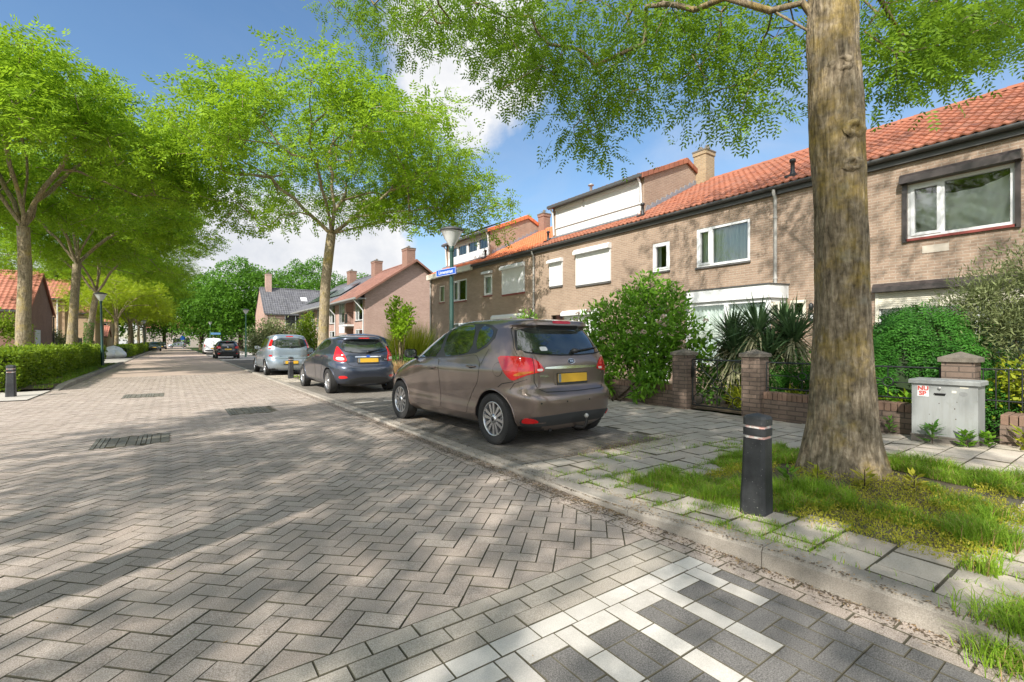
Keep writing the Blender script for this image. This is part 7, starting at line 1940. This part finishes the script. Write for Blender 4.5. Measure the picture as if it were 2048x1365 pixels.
# large flowering shrub over the wall
bl = [(0, 0, 1.0, .75), (-.2, .7, 1.25, .7), (-.3, -.65, 1.25, .65), (.1, .1, 1.9, .62), (-.1, .75, 1.85, .5), (0, -.55, 1.85, .5), (.15, .25, 2.35, .40), (-.1, -.25, 2.5, .32), (-.45, 1.35, 1.55, .48), (-.35, -1.2, 1.5, .48), (-.5, 1.0, 1.05, .5), (-.5, .2, 1.0, .5), (-.4, -.8, 1.05, .45), (-.6, 1.45, 1.15, .4), (-.2, -1.55, 1.1, .32), (0.2, .65, 2.4, .25), (-.1, -.75, 2.3, .24), (-.2, -1.0, 2.05, .3), (-.3, 1.1, 2.0, .3)]
blob_shrub('flowering_shrub', 'large green shrub with faded pinkish flower heads hanging over the garden wall', 'shrub', (8.75, 7.05, 0.06), bl, 9500, LEAF_SHRUB, .135, .060, 201, flowers=(FLOWER, 48, .075), thick=.35)
bl = [(-.75, y, .62-.05*k, .26) for k, y in enumerate((-.9, -.55, .5, 1.0))]+[(-.92, -.75, .36, .2), (-.92, .75, .34, .2), (-.9, .35, .28, .16), (-.95, -.5, .2, .15), (-.95, 1.15, .25, .18)]
blob_shrub('hanging_shrub', 'leafy sprays of the shrub drooping down the face of the wall left of the gate', 'shrub', (8.75, 7.0, 0.06), bl, 1300, LEAF_SHRUB, .14, .055, 202, droop=.9, thick=.2, stems=2)
# yucca clump: stiff sword leaves, a skirt of dry ones
def yucca(label, loc, heads, seed):
    r = np.random.default_rng(seed); root = thing('yucca', label, 'yucca', loc, 0, None)
    def sword(c, d, L, w, bend):
        d = d/np.linalg.norm(d); s_ = np.cross(d, (0, 0, 1)); s_ = s_/max(1e-6, np.linalg.norm(s_)); pts = []
        n = 5
        for k in range(n+1):
            t = k/n; q = c+d*L*t+np.array((0, 0, -bend*L*t*t)); ww = w*(0.55+0.9*t if t < .3 else .82*(1-((t-.3)/.7)**1.6)+.03); pts += [q-s_*ww/2, q+s_*ww/2+np.array((0, 0, .004))]
        return np.array(pts)
    for nm, mt, lo, hi, cnt, bend in (('leaves', LEAF_YUCCA, -.2, 1.0, 190, .12), ('dry_leaves', LEAF_YUCCADRY, -.8, -.1, 110, .45)):
        Vs = []; 
        for (x, y, z, s_) in heads:
            for k in range(int(cnt*s_)):
                a = r.uniform(0, 6.283); e = r.uniform(lo, hi); d = np.array((math.cos(a), math.sin(a), 0))*math.cos(e*1.3)+np.array((0, 0, math.sin(e*1.3)))
                Vs.append(sword(np.array((x, y, z))+np.array((0, 0, r.uniform(-.12, .12))), d, r.uniform(.55, .9)*s_**.5, r.uniform(.04, .058), bend*r.uniform(.5, 1.4)))
        n = len(Vs); V = np.concatenate(Vs); b = (np.arange(n)*12)[:, None, None]; q = np.array([[2*k, 2*k+1, 2*k+3, 2*k+2] for k in range(5)])[None]; F = (b+q).reshape(-1, 4)
        npmesh(nm, V, F, mt, root, rnd=np.repeat(r.random(n), 5))
    s_ = MB()
    for (x, y, z, sc) in heads: s_.tube([(x*.5, y*.5, -.05), (x*.8, y*.8, z*.5), (x, y, z)], [.09, .08, .06], 8)
    s_.build('stem', BARK_DARK, root, local=True); return root
yucca('spiky dark yucca clump with a dry skirt in front of the bay window', (9.3, 4.75, 0.06), [(0, 0.0, 1.42, 1.15), (.15, .6, 1.32, 1.0), (.1, -.6, 1.28, 1.0), (.5, -.25, 1.5, .9), (-.25, .3, 1.05, 1.0), (-.2, -.3, 1.0, 1.0)], 301)
# weeping cypress-like mound
r = np.random.default_rng(303); root = thing('weeping_conifer', 'bright green weeping conifer mound behind the big trunk', 'conifer', (9.3, 2.35, 0.06))
n = 7000; a = r.uniform(0, 6.283, n); t = r.random(n)**.8; prof = np.sqrt(np.clip(1-(1-t)**2, 0, 1)); Rx = 0.92; z = 1.52*(1-t)+.25
d = np.stack([np.cos(a), np.sin(a), 0*a], 1); lum = np.array([mnoise.noise(Vector((math.cos(x)*2.2, math.sin(x)*2.2, zz*1.6))) for x, zz in zip(a, z)])
p = d*(prof*Rx*(.78+.22*r.random(n))*(1+.35*lum))[:, None]; p[:, 2] = z+.16*lum+r.normal(0, .05, n); p[:, 1] -= (p[:, 1] < 0)*(.25*(1.6-z))
D = nrm(d*.75+np.array((0, 0, -.65))+r.normal(0, .25, (n, 3))); V, F = sprigs(p, D, nrm(d+np.array((0, 0, .5))), .20, 4, .05, .018, r)
npmesh('foliage', V, F, LEAF_CYPRESS, root, rnd=np.tile(np.clip(r.normal(.45, .25, n)+.35*lum, 0, 1), 9))
mb = MB(); mb.tube([(0, 0, -.05), (0, .03, .9), (0, 0, 1.55)], [.09, .06, .02], 8); mb.lathe([(.0, .2), (.75, .25), (.85, .6), (.6, 1.1), (.2, 1.4), (0, 1.5)], (0, 0, 0), 16); mb.build('trunk', simple('conifer_core', (0.02, 0.035, 0.012), 1.0, var=.4), root, local=True)
# airy grey-green bush at the picture's right edge
bl = [(0, 0, 1.5, .8), (-.1, -.8, 1.4, .75), (0, .55, 1.35, .6), (.1, -.2, 2.15, .6), (0, -.9, 2.2, .55), (-.15, .25, 1.9, .45), (0, -.5, 2.65, .35), (.1, -1.5, 1.9, .6), (-.2, .9, 1.1, .4)]
blob_shrub('olive_shrub', 'airy grey green fine leaved shrub at the right edge above the railing', 'shrub', (9.6, 1.35, 0.06), bl, 26000, LEAF_OLIVE, .10, .016, 304, thick=.1, stems=6)
bl = [(0, 0, .75, .38), (-.1, -.6, .8, .4), (0, -1.3, .75, .42), (.1, .3, .55, .3), (0, -2.0, .7, .4), (-.15, -.3, 1.25, .28)]
blob_shrub('yellow_shrub', 'yellow green leafy shrub behind the upright bar railing', 'shrub', (8.65, 1.0, 0.06), bl, 3600, LEAF_YELLOW, .085, .042, 305, thick=.2)
# garden underplanting
gp = [('fern_clump', 'bluish feathery ground cover behind the iron railing', 'fern', (8.75, 3.3, .06), [(0, 0, .42, .42, .7), (.1, .7, .45, .42, .7), (.1, -.7, .4, .4, .7), (.4, .2, .55, .4, .7)], 1500, LEAF_CYPRESS, .18, .022, 4),
      ('leafy_plant', 'broad light green plants low behind the railing right of the gate', 'plant', (8.5, 3.35, .06), [(0, -.1, .28, .24, .8), (0, .35, .26, .22, .8), (-.05, -.6, .25, .24, .8), (0, -1.1, .3, .25, .8)], 900, LEAF_YELLOW, .15, .045, 'leaf'),
      ('leafy_plant', 'green bushy plants filling the garden seen through the gate', 'plant', (9.0, 5.15, .06), [(0, 0, .45, .4), (.2, .6, .6, .45), (-.3, .25, .35, .32), (.1, -.55, .5, .4), (.5, .2, .8, .45)], 2100, LEAF_GARDEN, .11, .055, 'leaf'),
      ('leafy_plant', 'pale grassy tuft just inside the garden gate', 'plant', (8.45, 4.55, .06), [(0, 0, .2, .2, 1.0), (.1, .15, .25, .2)], 420, LEAF_YELLOW, .2, .022, 'leaf'),
      ('leafy_plant', 'large dock leaves at the foot of the conifer behind the railing', 'plant', (8.45, 2.25, .06), [(0, 0, .42, .22, .6), (0, .4, .40, .2, .6), (0, -.35, .4, .2, .6)], 160, LEAF_SHRUB, .2, .12, 'leaf'),
      ('garden_bush', 'dark twiggy bush below the yucca behind the railing', 'bush', (9.0, 3.6, .06), [(0, 0, .75, .38), (.1, -.5, .7, .36), (0, .4, .65, .3)], 1500, LEAF_GARDEN, .07, .03, 'leaf'),
      ('white_flower_bush', 'rounded bush with creamy white flowers above the brown car roof', 'bush', (11.2, 14.7, .06), [(0, 0, 1.2, .75), (0, .5, 1.7, .55), (0, -.4, 1.75, .55), (0, 0, 2.1, .45)], 2600, LEAF_SHRUB, .12, .06, 'leaf'),
      ('garden_bush', 'leafy plant under the half lowered shutter behind the brown car', 'bush', (11.5, 11.8, .06), [(0, 0, .8, .5), (0, .6, .7, .45), (0, -.5, 1.0, .45)], 1500, LEAF_YELLOW, .14, .05, 'leaf'),
      ('round_bush', 'large round olive green bush left of the silver car', 'bush', (7.6, 54.0, .03), [(0, 0, 1.6, 1.7), (1.5, 0.5, 1.9, 1.8), (-.7, 0, 1.2, 1.3), (3.0, .5, 1.6, 1.6), (.6, 0, 2.7, 1.2)], 7000, LEAF_OLIVE, .26, .13, 'leaf'),
      ('conifer_bush', 'dark yellowish conifer bush behind the silver car', 'conifer', (7.3, 33.2, .03), [(0, 0, 1.0, 1.0), (.1, 0, 1.9, .85), (0, .1, 2.6, .55), (-.6, 0, 1.3, .7), (.7, 0, 1.2, .7), (.05, 0, 3.1, .3), (-.3, .2, 2.3, .5)], 5200, LEAF_HEDGE, .16, .07, 'leaf'),
      ('leafy_plant', 'small climbing plant above the fence beside the leftmost trunk', 'plant', (-8.2, 41.0, .03), [(0, 0, 2.3, .8), (-1.2, 0, 2.4, .7), (-2.4, 0, 2.5, .7), (.6, 0, 1.9, .7), (-3.4, 0, 2.3, .6)], 3000, LEAF_HEDGE, .2, .1, 'leaf'),
      ('leafy_plant', 'pinkish shrub by the pale wall beside the brown gabled house', 'plant', (-7.9, 56.0, .03), [(0, 0, 1.3, .9), (-.6, 0, 1.9, .7)], 1500, LEAF_OLIVE, .2, .09, 'leaf')]
for k, (nm, lab, cat, loc, bl, n, lf, L, W_, md) in enumerate(gp):
    fl = (FLOWER_W, 40, .07) if nm == 'white_flower_bush' else None
    blob_shrub(nm, lab, cat, loc, bl, n, lf, L, W_, 400+k, mode=md, thick=.15, group='garden plants' if 'leafy' in nm else None, flowers=fl)
# tall grasses and the young tree by the driveway
def grass_tuft(label, loc, n, h, rad, leaf, seed, name='tall_grass', w=.02, group='tall garden grasses'):
    r = np.random.default_rng(seed); a = r.uniform(0, 6.28, n); q = r.random(n)**.5*rad; P = np.stack([np.cos(a)*q, np.sin(a)*q, 0*a], 1)
    D = nrm(np.stack([np.cos(a)*.35*q/rad, np.sin(a)*.35*q/rad, 1+0*a], 1)+r.normal(0, .1, (n, 3))); V, F = leaf_quads(P, D, randdir(n, r), r.uniform(.6, 1.1, n)*h, w)
    root = thing(name, label, 'grass clump', loc, 0, group); npmesh('blades', V, F, leaf, root, rnd=r.random(n)); return root
grass_tuft('tall feathery grass clump left of the lamp post by the pink gable', (9.0, 20.9, .03), 900, 2.4, .5, LEAF_YELLOW, 1)
grass_tuft('tall grass clump nearest the terrace corner pipe', (9.7, 21.6, .03), 800, 2.1, .5, LEAF_HEDGE, 2)
grass_tuft('low dry straw coloured grass clump behind the blue hatchback', (7.2, 17.5, .03), 500, .6, .35, STRAW, 3)
bl = [(0, 0, 2.05, .42), (-.15, .3, 2.5, .38), (.1, -.45, 2.25, .40), (0, -.1, 1.75, .35), (-.1, .25, 2.95, .28), (.1, -.5, 2.65, .25), (.0, .45, 1.95, .3), (0, -.6, 1.95, .25)]
blob_shrub('sapling', 'young maple-like tree with a thin stem in front of the pink gable', 'tree', (7.75, 18.9, .03), bl, 1700, LEAF_STREET, .14, .09, 501, thick=.2)
st = MB(); st.tube([(7.75, 18.9, 0), (7.76, 18.92, .9), (7.75, 18.9, 2.2)], [.035, .03, .015], 8); sap = [o for o in COL.objects if o.name.startswith('sapling')][0]; st.build('trunk', BARK, sap)
# weeds at the foot of the cabinet and wall
def weed(label, loc, n, L, W_, leaf, seed, name='weed'):
    r = np.random.default_rng(seed); root = thing(name, label, 'weed', loc, 0, 'weeds along the wall foot'); a = r.uniform(0, 6.28, n); z = r.random(n)*L*1.6
    P = np.stack([np.cos(a)*.02, np.sin(a)*.02, z], 1); D = nrm(np.stack([np.cos(a), np.sin(a), r.uniform(.1, .9, n)], 1)); V, F = leaf_quads(P, D, nrm(np.stack([0*a, 0*a, 1+0*a], 1)+r.normal(0, .2, (n, 3))), r.uniform(.6, 1.2, n)*L, W_)
    npmesh('leaves', V, F, leaf, root, rnd=r.random(n)); s_ = MB(); s_.tube([(0, 0, -.02), (0, 0, L*1.7)], [.006, .003], 5); s_.build('stem', BARK_DARK, root, local=True)
zc = zp(1.5)
weed('tall leafy weed growing before the middle of the grey cabinet', (7.40, 1.70, zc), 34, .14, .04, LEAF_GARDEN, 1)
weed('bushy weed at the right foot of the grey cabinet', (7.40, 1.40, zc), 46, .11, .05, LEAF_SHRUB, 2); weed('small weed right beside the cabinet corner', (7.55, 1.24, zc), 36, .10, .05, LEAF_SHRUB, 3)
weed('bright weed at the foot of the weathered wall', (7.72, 0.98, zc), 40, .13, .04, LEAF_YELLOW, 4); weed('low weed at the picture edge below the weathered wall', (7.74, .72, zc), 40, .11, .05, LEAF_SHRUB, 5)
weed('thin weed in the corner left of the grey cabinet', (7.86, 2.25, zc), 26, .11, .03, LEAF_GARDEN, 6)

# ---- grass and low growth of the verge (uncountable)
def blades(P, h, w, lean, r):
    n = len(P); a = r.uniform(0, 6.283, n); d = np.stack([np.cos(a), np.sin(a), 0*a], 1); s_ = np.stack([-np.sin(a), np.cos(a), 0*a], 1)*np.broadcast_to(w, (n,))[:, None]/2
    h = np.broadcast_to(h, (n,))[:, None]; l = np.broadcast_to(lean, (n,))[:, None]; up = np.array((0, 0, 1.))
    m1 = P+up*h*.55+d*h*l*.35; m2 = P+up*h*(1-.35*l)+d*h*l*1.1
    V = np.stack([P-s_, P+s_, m1+s_*.8, m1-s_*.8, m2+s_*.12, m2-s_*.12], 1).reshape(-1, 3); b = (np.arange(n)*6)[:, None]
    F = np.stack([np.concatenate([b, b+1, b+2, b+3], 1), np.concatenate([b+3, b+2, b+4, b+5], 1)], 1).reshape(-1, 4); return V, F
r = np.random.default_rng(900)
zpv = np.vectorize(zp)
def pitz(x, y):
    d = np.hypot(x-4.93, y-1.755); return zpv(y)-.012+.10*np.exp(-(d/.55)**2)
parts = []; rn = []
def scatter(n, x0, x1, y0, y1, keep):
    x = r.uniform(x0, x1, n); y = r.uniform(y0, y1, n); k = np.array([keep(a, b) for a, b in zip(x, y)]); return x[k], y[k]
trunk_d = lambda x, y: math.hypot(x-4.93, y-1.755)
# lush tufts left of, behind and to the right of the trunk
x, y = scatter(105000, 3.38, 6.0, .52, 2.90, lambda a, b: trunk_d(a, b) > .40 and (fnoise(a, b, 1.7, 2.0)+.42*fnoise(a, b, 7.0, 1.0)+(0.30 if a < 4.2 and b > 1.65 else 0)+(0.32 if a > 5.35 and b < 1.75 else 0)-(0.22 if (a < 4.9 and .85 < b < 1.5) else 0)) > .03)
hh = (.035+.07*np.clip(np.array([fnoise(a, b, 2.3, 5) for a, b in zip(x, y)])+.5, 0, 1))*r.uniform(.35, 1.25, len(x))*np.clip(1+1.1*np.array([fnoise(a, b, 5.0, 8) for a, b in zip(x, y)]), .35, 1.6); hh[x < 4.2] *= 1.3; hh[(x > 5.2) & (y < 1.65)] *= 1.35
parts.append(blades(np.stack([x, y, pitz(x, y)], 1), hh, r.uniform(.003, .0055, len(x)), r.uniform(.2, 1.0, len(x)), r)); rn.append(np.clip(r.normal(.5, .25, len(x)), 0, 1))
# joints between the slabs
P = []
for (a, b, c, d) in JOINTS:
    mx, my = (a+c)/2, (b+d)/2; near = math.hypot(max(0, mx-5.6, 3.4-mx), max(0, my-2.6, .6-my))
    g = fnoise(mx, my, 1.3, 9)+.55-.5*near-(0.5 if mx > 6.2 else 0)+(.12 if my < .9 else 0)
    if g > 0.12:
        m = int(110*min(1.6, g*2.2)); t = r.random(m); wd = .012+.035*max(0, g-.1)
        for q in t:
            jx, jy = a+(c-a)*q, b+(d-b)*q
            if fnoise(jx, jy, 5, 3) > -.22: P.append((jx+r.normal(0, wd), jy+r.normal(0, wd)))
y = -1.4
while y < 3.3:                                        # along the back of the kerb
    g = fnoise(KX1, y, 1.1, 4)+.25+(.25 if y < .6 else 0)
    if g > .1:
        for _ in range(int(26*g)): P.append((KX1+r.normal(0, .02), y+r.uniform(0, .1)))
    y += .1
for (cx, cy, m, sd) in ((2.79, .36, 900, .085), (3.05, 2.25, 160, .07), (3.25, 1.98, 220, .08), (3.62, 1.62, 160, .06), (3.72, 1.98, 200, .06), (3.45, 3.05, 120, .08), (4.6, 3.75, 260, .2), (5.2, 3.9, 200, .2)):
    for _ in range(m): P.append((cx+r.normal(0, sd), cy+r.normal(0, sd)))
P = np.array(P); z = np.where(P[:, 0] < KX0, 0.0, zpv(P[:, 1])-.012); h = r.uniform(.018, .06, len(P)); lush = np.hypot(P[:, 0]-2.79, P[:, 1]-.36) < .28; h[lush] = r.uniform(.06, .15, lush.sum())
parts.append(blades(np.column_stack([P, z]), h, r.uniform(.003, .005, len(P)), r.uniform(.2, 1.1, len(P)), r)); rn.append(np.clip(r.normal(.5, .25, len(P)), 0, 1))
# sparse tufts in the road joints and left verge
P = []
for _ in range(70):
    cx, cy = r.uniform(-3.5, 2.7), r.uniform(.9, 7)
    for _ in range(r.integers(4, 16)): P.append((cx+r.normal(0, .012), cy+r.normal(0, .012)))
P = np.array(P); parts.append(blades(np.column_stack([P, np.full(len(P), -.012)]), r.uniform(.008, .022, len(P)), .003, r.uniform(.3, 1.2, len(P)), r)); rn.append(r.random(len(P)))
x, y = scatter(9000, -3.35, -2.68, 17.7, 36, lambda a, b: fnoise(a, b, .8, 1) > -.05)
parts.append(blades(np.stack([x, y, 0*x+.07], 1), r.uniform(.04, .14, len(x)), .012, r.uniform(.2, 1, len(x)), r)); rn.append(r.random(len(x)))
x, y = scatter(2500, 3.6, 5.3, 17.1, 19.8, lambda a, b: fnoise(a, b, 1.4, 6) > 0); parts.append(blades(np.stack([x, y, 0*x+.03], 1), r.uniform(.04, .12, len(x)), .01, .6, r)); rn.append(r.random(len(x)))
V, F = merge_np(parts); rn = np.concatenate(rn); tag(npmesh('grass', V, F, [GRASS, STRAW], rnd=np.repeat(rn, 2), mi=np.repeat((r.random(len(rn)) < .09).astype(int), 2)), 'green grass in the tree pit and in the joints of the slabs', 'grass', kind='stuff')
# yellowish low sedum
x, y = scatter(46000, 3.42, 5.95, .56, 2.6, lambda a, b: trunk_d(a, b) > .36 and fnoise(a, b, 2.1, 12)+.25*fnoise(a, b, 8, 5)+(.35 if (b < 1.55 and a < 4.95) else -.12) > .05)
n = len(x); hz = pitz(x, y)+r.uniform(0, .055, n); V, F = leaf_quads(np.stack([x, y, hz], 1), nrm(r.normal(0, .6, (n, 3))+np.array((0, 0, .7))), randdir(n, r), r.uniform(.009, .024, n), r.uniform(.005, .010, n))
tag(npmesh('sedum', V, F, SEDUM, rnd=r.random(n)), 'yellowish low plants covering the front of the tree pit', 'ground cover', kind='stuff')
# a few leafy herbs at the trunk foot
for k, (hx, hy, s_) in enumerate(((4.40, 1.75, .10), (4.5, 1.45, .09), (4.2, 1.9, .1), (4.75, 1.2, .08))):
    weed(('pale leafy herb left of the big trunk foot', 'yellowish herb in front of the big trunk foot', 'larger leafy herb between bollard and big trunk', 'small reddish herb right in front of the big trunk')[k], (hx, hy, float(pitz(hx, hy))), 30, s_, .03, (LEAF_YELLOW, SEDUM, LEAF_SHRUB, SEDUM)[k], 20+k, name='herb')
# straw, bud scales and fallen catkins
P = []
for (cx, cy, sx, sy, m) in ((2.86, 2.62, .10, .2, 1500), (2.80, 1.75, .05, .5, 500), (4.6, 4.05, .45, .12, 900), (4.2, 3.9, .6, .08, 500), (2.72, 4.0, .05, .6, 500), (2.74, 6.0, .05, 1.6, 700), (4.3, 1.5, .4, .35, 900), (2.78, .4, .04, .5, 300), (3.4, 7.3, .25, .25, 700), (4.9, 1.45, .3, .2, 500)):
    P += [(cx+r.normal(0, sx), cy+r.normal(0, sy)) for _ in range(m)]
P += [(r.uniform(-3, 2.7), r.uniform(1, 8)) for _ in range(160)]+[(r.uniform(3, 7.8), r.uniform(-1, 9)) for _ in range(420)]
P = np.array(P); n = len(P); z = np.where(P[:, 0] > KX0, zpv(P[:, 1])+.004, .003); inb = (P[:, 0] > KX1) & (P[:, 0] < 5.3) & (P[:, 1] > 3.95); z = np.where(inb, .034, z)
D = r.normal(0, 1, (n, 3)); D[:, 2] *= .12; V, F = leaf_quads(np.column_stack([P, z]), D, np.array((0, 0, 1.))+r.normal(0, .2, (n, 3)), r.uniform(.008, .035, n), r.uniform(.002, .006, n))
tag(npmesh('litter', V, F, STRAW, rnd=r.random(n)), 'dry brown litter lying along the kerb and slabs', 'litter', kind='stuff')

P = []
for (cx, cy, sx, sy, m) in ((2.70, 5.5, .06, 2.4, 5200), (2.74, 10.5, .05, 3.0, 3600), (2.78, 3.0, .10, .35, 1500), (2.98, 7.0, .05, 2.2, 2200), (4.5, 3.98, .6, .07, 1600), (2.76, 1.0, .035, .8, 700)):
    P += [(cx+r.normal(0, sx), cy+r.normal(0, sy)) for _ in range(m)]
P = np.array(P); P = P[(P[:, 1] > -.3)]; n = len(P); z = np.where(P[:, 0] > KX0, zpv(P[:, 1])+.005, .003); inb = (P[:, 0] > KX1) & (P[:, 0] < 5.3) & (P[:, 1] > 3.95); z = np.where(inb, .034, np.where((P[:, 0] > KX0) & (P[:, 1] > 3.9), .039, z))
D = r.normal(0, 1, (n, 3)); D[:, 2] *= .1; V, F = leaf_quads(np.column_stack([P, z]), D, np.array((0, 0, 1.))+r.normal(0, .15, (n, 3)), r.uniform(.006, .024, n), r.uniform(.005, .014, n))
tag(npmesh('debris', V, F, simple('leaf_mould', (0.10, 0.072, 0.045), 1.0, var=.6, vscale=15), rnd=r.random(n)), 'dark leaf mould gathered along the bay kerb and gutter', 'debris', kind='stuff')
# ------------------------------------------------------------------ camera, sun, sky
sc = bpy.context.scene
cam = bpy.data.cameras.new('camera'); co = bpy.data.objects.new('camera', cam); COL.objects.link(co)
co.location = (0, 0, 1.3); co.rotation_euler = (RAD(90), 0, RAD(-35.56))
cam.sensor_width = 36; cam.lens = 950/2048*36; cam.shift_y = 3.5/2048; cam.clip_start = 0.05; cam.clip_end = 2000
sc.camera = co
SUN_EL, SUN_AZ = 38.0, 243.0        # azimuth of the sun, clockwise from +Y: behind left of the camera
sun = bpy.data.lights.new('sun', 'SUN'); so = bpy.data.objects.new('sun', sun); COL.objects.link(so)
sun.energy = 4.0; sun.angle = RAD(0.6); sun.color = (1.0, 0.955, 0.88)
sd = Vector((math.sin(RAD(SUN_AZ))*math.cos(RAD(SUN_EL)), math.cos(RAD(SUN_AZ))*math.cos(RAD(SUN_EL)), math.sin(RAD(SUN_EL))))
so.rotation_euler = (-sd).to_track_quat('-Z', 'Y').to_euler(); so.location = (-20, -20, 40)
w = bpy.data.worlds.new('World'); sc.world = w; w.use_nodes = True
nt = NT(w.node_tree); bg = w.node_tree.nodes['Background']
sky = nt.new('ShaderNodeTexSky'); sky.sky_type = 'NISHITA'; sky.sun_disc = False; sky.sun_elevation = RAD(SUN_EL); sky.sun_rotation = RAD(SUN_AZ)
sky.altitude = 0; sky.air_density = 1.15; sky.dust_density = 0.6; sky.ozone_density = 2.2
g = nt.new('ShaderNodeTexCoord').outputs['Generated']; sx = nt.new('ShaderNodeSeparateXYZ'); nt.l.new(g, sx.inputs[0])
zz = nt.math('ADD', nt.math('MAXIMUM', sx.outputs[2], 0.0), 0.16)
cb = nt.new('ShaderNodeCombineXYZ'); nt.l.new(nt.math('DIVIDE', sx.outputs[0], zz), cb.inputs[0]); nt.l.new(nt.math('DIVIDE', sx.outputs[1], zz), cb.inputs[1])
big = nt.noise(cb.outputs[0], 1.5, 8, 0.56, 0.35); fine = nt.noise(g, 9.0, 7, 0.6, 0.2)
def cdir(px, py):
    v = Vector((0.5816, 0.8135, 0))+Vector((0.8135, -0.5816, 0))*((px-1024)/950)+Vector((0, 0, 1))*((686-py)/950); return v.normalized()
mask = None
def blob(px, py, rad, gain):
    global mask
    d = cdir(px, py); vd = nt.new('ShaderNodeVectorMath', operation='DOT_PRODUCT'); nt.l.new(g, vd.inputs[0]); vd.inputs[1].default_value = d
    m_ = nt.mapr(vd.outputs['Value'], math.cos(RAD(rad)), math.cos(RAD(rad*0.25)), 0, gain); mask = m_ if mask is None else nt.math('MAXIMUM', mask, m_)
# cumulus banks of that day
for b in ((945, 105, 11.5, .95), (860, 160, 6, .6), (1000, 40, 8, .8), (590, 525, 11, 1.0), (700, 520, 10, 1.0), (470, 525, 11, 1.0), (370, 570, 10, .9), (790, 560, 6, .7), (150, 580, 10, .55), (1350, 330, 10, .12)): blob(*b)
for (az, el, rad, gn) in ((150, 25, 30, .8), (210, 18, 26, .9), (270, 22, 28, .9), (310, 20, 18, .7), (200, 72, 34, 1.0), (60, 80, 26, .9)):   # unseen clouds for reflections; the overhead ones added to whiten and brighten the shade
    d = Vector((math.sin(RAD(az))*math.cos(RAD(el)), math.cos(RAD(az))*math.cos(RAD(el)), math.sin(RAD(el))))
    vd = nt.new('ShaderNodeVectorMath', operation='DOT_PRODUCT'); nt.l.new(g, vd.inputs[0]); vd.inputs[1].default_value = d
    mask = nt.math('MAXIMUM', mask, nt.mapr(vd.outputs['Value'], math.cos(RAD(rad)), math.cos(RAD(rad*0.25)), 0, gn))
dens = nt.math('ADD', nt.math('MULTIPLY', mask, 0.72), nt.math('ADD', nt.math('MULTIPLY', nt.math('SUBTRACT', big, 0.5), 0.75), nt.math('MULTIPLY', nt.math('SUBTRACT', fine, 0.5), 0.55)))
cov = nt.mapr(dens, 0.22, 0.46, 0, 1)
thin = nt.math('MULTIPLY', nt.mapr(nt.noise(cb.outputs[0], 0.8, 6, 0.6, 1.0), 0.34, 0.72, 0.0, 0.72), nt.mapr(sx.outputs[2], 0.0, 0.75, 1.0, 0.1))
vd = nt.new('ShaderNodeVectorMath', operation='DOT_PRODUCT'); nt.l.new(g, vd.inputs[0]); vd.inputs[1].default_value = cdir(1750, 330)
thin = nt.math('MULTIPLY', thin, nt.mapr(vd.outputs['Value'], 0.35, 0.95, 0.15, 1.0))
cov = nt.math('MAXIMUM', cov, thin)
cc = nt.ramp(nt.math('ADD', nt.math('MULTIPLY', dens, 0.55), nt.math('MULTIPLY', fine, 0.6)), [(0.32, (6.9, 7.2, 7.8)), (0.55, (9.3, 9.3, 9.4)), (0.85, (7.2, 7.4, 7.9))])
# ColorRamp clamps nothing above 1 in cycles colour stops, so scale separately
for n_ in w.node_tree.nodes:
    if n_.type == 'VALTORGB' and n_.outputs[0] == cc:
        for e, c in zip(n_.color_ramp.elements, ((0.72, 0.76, 0.83), (0.99, 0.99, 1.0), (0.76, 0.79, 0.85))): e.color = (*c, 1)
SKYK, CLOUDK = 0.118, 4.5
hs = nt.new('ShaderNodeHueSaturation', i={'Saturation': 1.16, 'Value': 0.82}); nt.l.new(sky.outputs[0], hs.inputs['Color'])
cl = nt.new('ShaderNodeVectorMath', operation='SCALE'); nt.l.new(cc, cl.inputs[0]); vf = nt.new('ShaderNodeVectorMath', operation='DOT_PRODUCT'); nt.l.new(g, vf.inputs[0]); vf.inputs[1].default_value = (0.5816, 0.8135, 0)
nt.l.new(nt.mapr(vf.outputs['Value'], -0.3, 0.35, CLOUDK*2.0, CLOUDK), cl.inputs['Scale'])  # clouds out of view behind the camera boosted to fill the shade
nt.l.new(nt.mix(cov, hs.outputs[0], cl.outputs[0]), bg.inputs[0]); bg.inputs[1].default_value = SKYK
sc.view_settings.view_transform = 'Standard'; sc.view_settings.look = 'None'; sc.view_settings.exposure = 0.92; sc.view_settings.gamma = 1.0
sc.cycles.max_bounces = 8; sc.cycles.transparent_max_bounces = 12; sc.cycles.use_denoising = True
try: sc.cycles.denoiser = 'OPENIMAGEDENOISE'
except Exception: pass
sc.cycles.sample_clamp_indirect = 6.0
